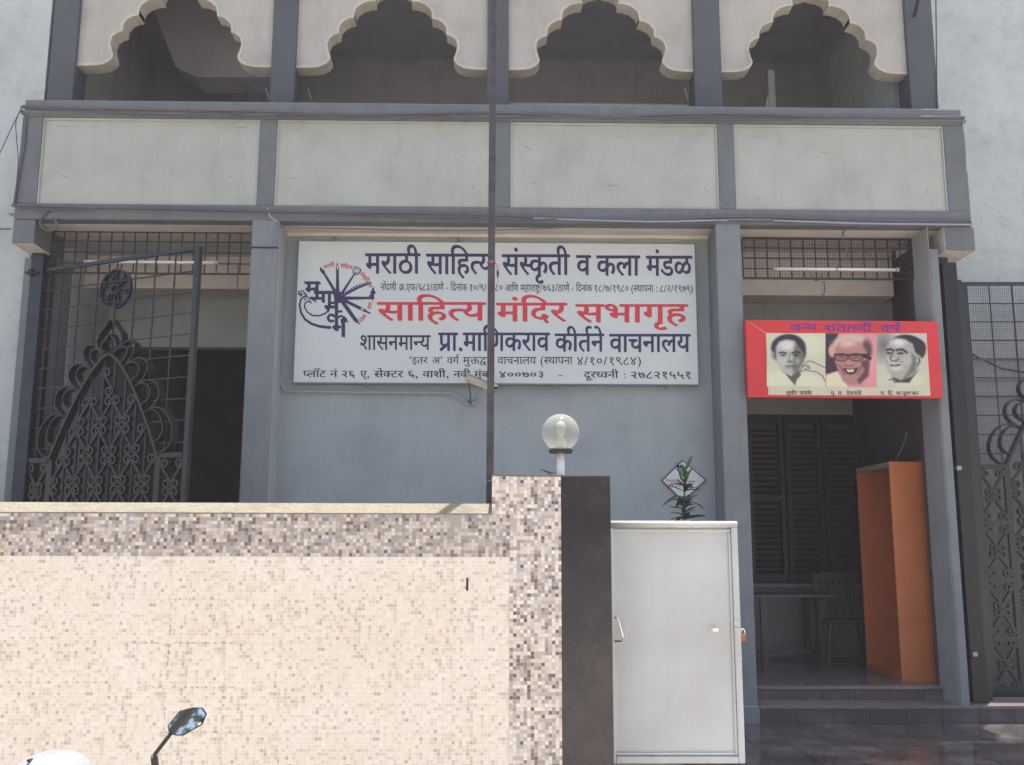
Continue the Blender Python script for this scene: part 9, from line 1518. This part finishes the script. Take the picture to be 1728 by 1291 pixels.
# ================================================================== plant in front of the notice
YPl = 7.7
pb = P(1156, 900, YPl)
PT = thing('potted_plant', 'slender oleander in a pot rising behind the white gate', 'plant', (pb.x, YPl, ZG))
MB().lathe([(0, 0), (0.13, 0), (0.17, 0.28), (0.185, 0.28), (0.185, 0.31), (0.16, 0.31), (0.15, 0.27), (0, 0.27)], 0, 0, 20).build('pot', M_pot, PT)
ztop = Z_(1158, 792, YPl)-ZG
stem = [(0.0, 0, 0.27), (0.02, 0, 0.8), (-0.01, 0, 1.3), (0.0, 0, 1.75), (0.012, 0, ztop)]
MB().tube(stem, 0.012, 6, 0.005).build('stem', M_leaf, PT)
def leafm(L, w, droop, mat):
    m = MB(); n = 6
    for i in range(n+1):
        t = i/n; ww = w*math.sin(math.pi*min(1, (t*0.93+0.05)))**0.8; x = L*t; z = droop*L*t*t
        m.v += [(x, -ww, z+ww*0.35), (x, 0, z), (x, ww, z+ww*0.35)]
    for i in range(n):
        m.f += [(3*i, 3*i+3, 3*i+4, 3*i+1), (3*i+1, 3*i+4, 3*i+5, 3*i+2)]
    me = m.mesh('leaf'); me.materials.append(mat)
    for p_ in me.polygons: p_.use_smooth = True
    return me
LV = [leafm(0.16, 0.026, -0.55, M_leaf), leafm(0.18, 0.027, -0.85, M_leaf), leafm(0.15, 0.023, -0.1, M_leaf), leafm(0.13, 0.017, 0.25, M_leaf2)]
zz = 1.2; k = 0
while zz < ztop:
    t = (zz-1.2)/(ztop-1.2)
    for j in range(5 if t < 0.6 else 4):
        me = LV[3] if t > 0.82 else random.choice(LV[:3]) if t > 0.5 else random.choice(LV[:2])
        o = bpy.data.objects.new('leaf', me); COL.objects.link(o); o.parent = PT
        o.location = (0.005, 0, zz+random.uniform(-.012, .012))
        el = -0.15+0.9*t+random.uniform(-.2, .2)
        o.rotation_euler = (random.uniform(-.4, .4), -el, k*1.1+j*2*math.pi/5+random.uniform(-.3, .3))
        s_ = random.uniform(0.65, 1.15); o.scale = (s_, s_, s_)
    zz += 0.040; k += 1
fp = P(1147, 787, YPl-0.02)-PT.location
fm_ = MB()
for a in range(6):
    aa = a*math.pi/3; c_ = Vector((math.cos(aa)*0.016, 0.0, math.sin(aa)*0.012))
    fm_.quad(fp, fp+c_*1.2+Vector((0, -0.01, 0.008)), fp+c_*2.1, fp+c_*1.2+Vector((0.004, 0.008, -0.010)))
fm_.tube([fp, fp+Vector((0.02, 0.01, -0.03))], 0.004, 5)
fm_.build('flower', M_flower, PT)

# ================================================================== motorcycle at the kerb, nose to the wall
mx0 = P(88, 1268, 3.0)
MC = thing('motorcycle', 'parked motorcycle, its round mirror and white headlamp cowl showing at the bottom', 'motorcycle', (mx0.x, 3.0, -0.03))
zt_c = mx0.z+0.03
def mrel(p): return Vector(p)-MC.location
# cowl: dome
m_ = MB(); K = 20
prof = [(0.115*math.cos(a), 0.075*math.sin(a)) for a in [math.pi/2*i/8 for i in range(9)]]
m_.lathe([(r_*1.0, z_) for r_, z_ in prof], 0, 0, 28)
co = m_.build('headlamp_cowl', M_gloss, MC, smooth=True); co.location = (0, 0, zt_c-0.075); co.scale = (0.98, 1.35, 1)
MB().lathe([(0.117, -0.02), (0.119, 0.0), (0.114, 0.004)], 0, 0, 28).build('chrome_ring', M_chrome, MC, smooth=True).location = (0, 0, zt_c-0.078)
MB().lathe([(0.10, -0.24), (0.125, -0.10), (0.116, -0.022)], 0, 0, 24).build('cowl_body', M_bikered, MC, smooth=True).location = (0.012, 0, zt_c-0.075)
mp = P(315.5, 1218, 2.75)
mc_ = mrel(mp)
MB().tube([(-0.06+0.0*i, 0.12-0.05*i, zt_c-0.035+0.0125*i) if i < 2 else (-0.055+0.01*i, 0.10-0.065*i, zt_c-0.030+0.008*i) for i in range(4)], 0.004, 6).build('cowl_dark_reflection', M_rubber, MC)  # dark strip imitating a reflection on the glossy dome
# mirror: six sided head with glass facing the rider
out2 = [(1228, 318), (1305, 215), (1400, 193), (1468, 196), (1502, 240), (1475, 315), (1345, 390), (1300, 390), (1243, 375)]
hx = [mrel(P(x/4.32, 1150+y/4.32, 2.75)) for x, y in out2]
cen2 = sum(hx, Vector())/len(hx)
tiltn = Vector((0.10, -1.0, 0.27)).normalized()
def onpl(p_, off): 
    q_ = p_-cen2; return cen2+Vector((q_.x, -(q_.x*tiltn.x+q_.z*tiltn.z)/tiltn.y, q_.z))+tiltn*off
ring = MB(); nH = len(hx)
for sc_, of_ in ((0.97, 0.004), (1.0, 0.0), (0.9, -0.02), (0.4, -0.032)):
    ring.v += [tuple(cen2+(onpl(p_, 0)-cen2)*sc_+tiltn*of_) for p_ in hx]
for r_ in range(3):
    for i in range(nH): ring.f.append((r_*nH+i, r_*nH+(i+1) % nH, (r_+1)*nH+(i+1) % nH, (r_+1)*nH+i))
ring.f.append(tuple(range(3*nH, 4*nH)))
ring.f.append(tuple(range(nH-1, -1, -1)))
mh = ring.build('mirror', M_rubber, MC)
gl = MB(); gl.v = [tuple(cen2+(onpl(p_, 0)-cen2)*0.92+tiltn*0.0055) for p_ in hx]; gl.f = [tuple(range(nH))]
M_mirror = flat('mirror_glass', (0.9, 0.9, 0.9), 0.02, 1.0, 0.0)
gl.build('mirror_glass', M_mirror, mh)
MB().tube([mrel(P(288, 1238, 2.76)), mrel(P(262, 1272, 2.78)), mrel(P(261, 1284, 2.80)), mrel(P(264, 1310, 2.85))], 0.0055, 8).build('mirror_stem', M_rubber, MC, smooth=True)
MB().tube([mrel(P(260, 1276, 2.79)), mrel(P(263, 1300, 2.82))], 0.010, 8).build('stem_boot', M_rubber, MC)
hb_ = zt_c-0.13
MB().tube([(-0.36, -0.28, hb_), (-0.22, -0.20, hb_+0.03), (-0.08, -0.10, hb_), (0.08, -0.10, hb_), (0.22, -0.20, hb_+0.03), (0.36, -0.28, hb_)], 0.012, 8).build('handlebar', M_chrome, MC)
for s in (-1, 1):
    MB().tube([(s*0.28, -0.235, hb_+0.015), (s*0.40, -0.30, hb_-0.008)], 0.018, 10).build('grip', M_rubber, MC)
    MB().tube([(s*0.09, 0.0, hb_), (s*0.08, 0.25, 0.30)], 0.02, 8).build('fork', M_chrome, MC)
def wheel(y):
    w_ = MB(); k_ = 24
    for i in range(k_):
        a0 = 2*math.pi*i/k_; a1 = 2*math.pi*(i+1)/k_
        for (r0, r1, x0_, x1_) in ((0.23, 0.29, -0.045, -0.02), (0.29, 0.29, -0.02, 0.02), (0.29, 0.23, 0.02, 0.045)):
            w_.quad((x0_, r0*math.cos(a0), r0*math.sin(a0)), (x0_, r0*math.cos(a1), r0*math.sin(a1)), (x1_, r1*math.cos(a1), r1*math.sin(a1)), (x1_, r1*math.cos(a0), r1*math.sin(a0)))
    o = w_.build('wheel', M_rubber, MC); o.location = (0, y, 0.29)
    sp_ = MB()
    for i in range(8):
        a = math.pi*i/4; sp_.tube([(0, 0, 0), (0, 0.23*math.cos(a), 0.23*math.sin(a))], 0.006, 5)
    sp_.build('spokes', M_chrome, o)
wheel(0.28); wheel(-1.0)
bd = MB(); bd.box(-0.12, 0.12, -0.62, -0.15, 0.62, 0.80); bd.build('tank', M_bikered, MC, bevel=0.06)
bd = MB(); bd.box(-0.12, 0.12, -1.2, -0.63, 0.66, 0.76); bd.build('seat', M_rubber, MC, bevel=0.04)
bd = MB(); bd.box(-0.10, 0.10, -0.65, -0.25, 0.25, 0.6); bd.build('engine', M_camgrey, MC, bevel=0.03)

# ================================================================== street tree behind the camera (met in the mirror and the gloss)
def tree(x, y, h, label, seed):
    rnd = random.Random(seed)
    t = thing('street_tree', label, 'tree', (x, y, -0.03), 'street trees')
    tr = MB(); tr.tube([(0, 0, 0), (0.05, 0.02, h*0.25), (-0.03, 0.05, h*0.5), (0.05, 0, h*0.75)], 0.18, 10, 0.07)
    for i in range(8):
        a = i*0.8; z0_ = h*(0.35+0.05*i); tr.tube([(0, 0, z0_), (math.cos(a)*h*0.15, math.sin(a)*h*0.15, z0_+h*0.12), (math.cos(a)*h*0.28, math.sin(a)*h*0.28, z0_+h*0.2)], 0.06, 6, 0.02)
    tr.build('trunk', M_wood, t)
    cr = MB()
    cl = [(rnd.gauss(0, h*0.17), rnd.gauss(0, h*0.17), h*0.72+rnd.gauss(0, h*0.12), rnd.uniform(0.5, 0.95)) for _ in range(26)]
    for i in range(9000):
        c = rnd.choice(cl); d_ = Vector((rnd.gauss(0, 1), rnd.gauss(0, 1), rnd.gauss(0, 1))).normalized()*c[3]*rnd.uniform(0.5, 1.0)
        p_ = Vector(c[:3])+d_; e1 = Vector((rnd.gauss(0, 1), rnd.gauss(0, 1), rnd.gauss(0, 1))).normalized(); e2 = e1.cross(d_).normalized(); s_ = rnd.uniform(.05, .10)
        cr.quad(p_-e1*s_, p_+e2*s_*.5, p_+e1*s_, p_-e2*s_*.5)
    cr.build('crown', M_leaf2, t)
tree(-2.4, -5.8, 8.0, 'leafy street tree reflected in the motorcycle mirror', 3)
tree(1.5, -8.0, 9.0, 'second leafy tree across the street, behind the viewer', 5)

# ================================================================== thin air volume, added to lift the darks like lens veil
hz_ = MB().box(-14, 14, -12, 20, -1.2, 18)
hm = bpy.data.materials.new('veil_volume'); hm.use_nodes = True
hn = hm.node_tree.nodes; hn.remove(hn['Principled BSDF'])
pv = hn.new('ShaderNodeVolumePrincipled'); pv.inputs['Density'].default_value = 0.0026; pv.inputs['Color'].default_value = (0.95, 0.91, 0.94, 1)
hm.node_tree.links.new(pv.outputs[0], hn['Material Output'].inputs['Volume'])
tag(hz_.build('glare_veil', hm), kind='stuff')
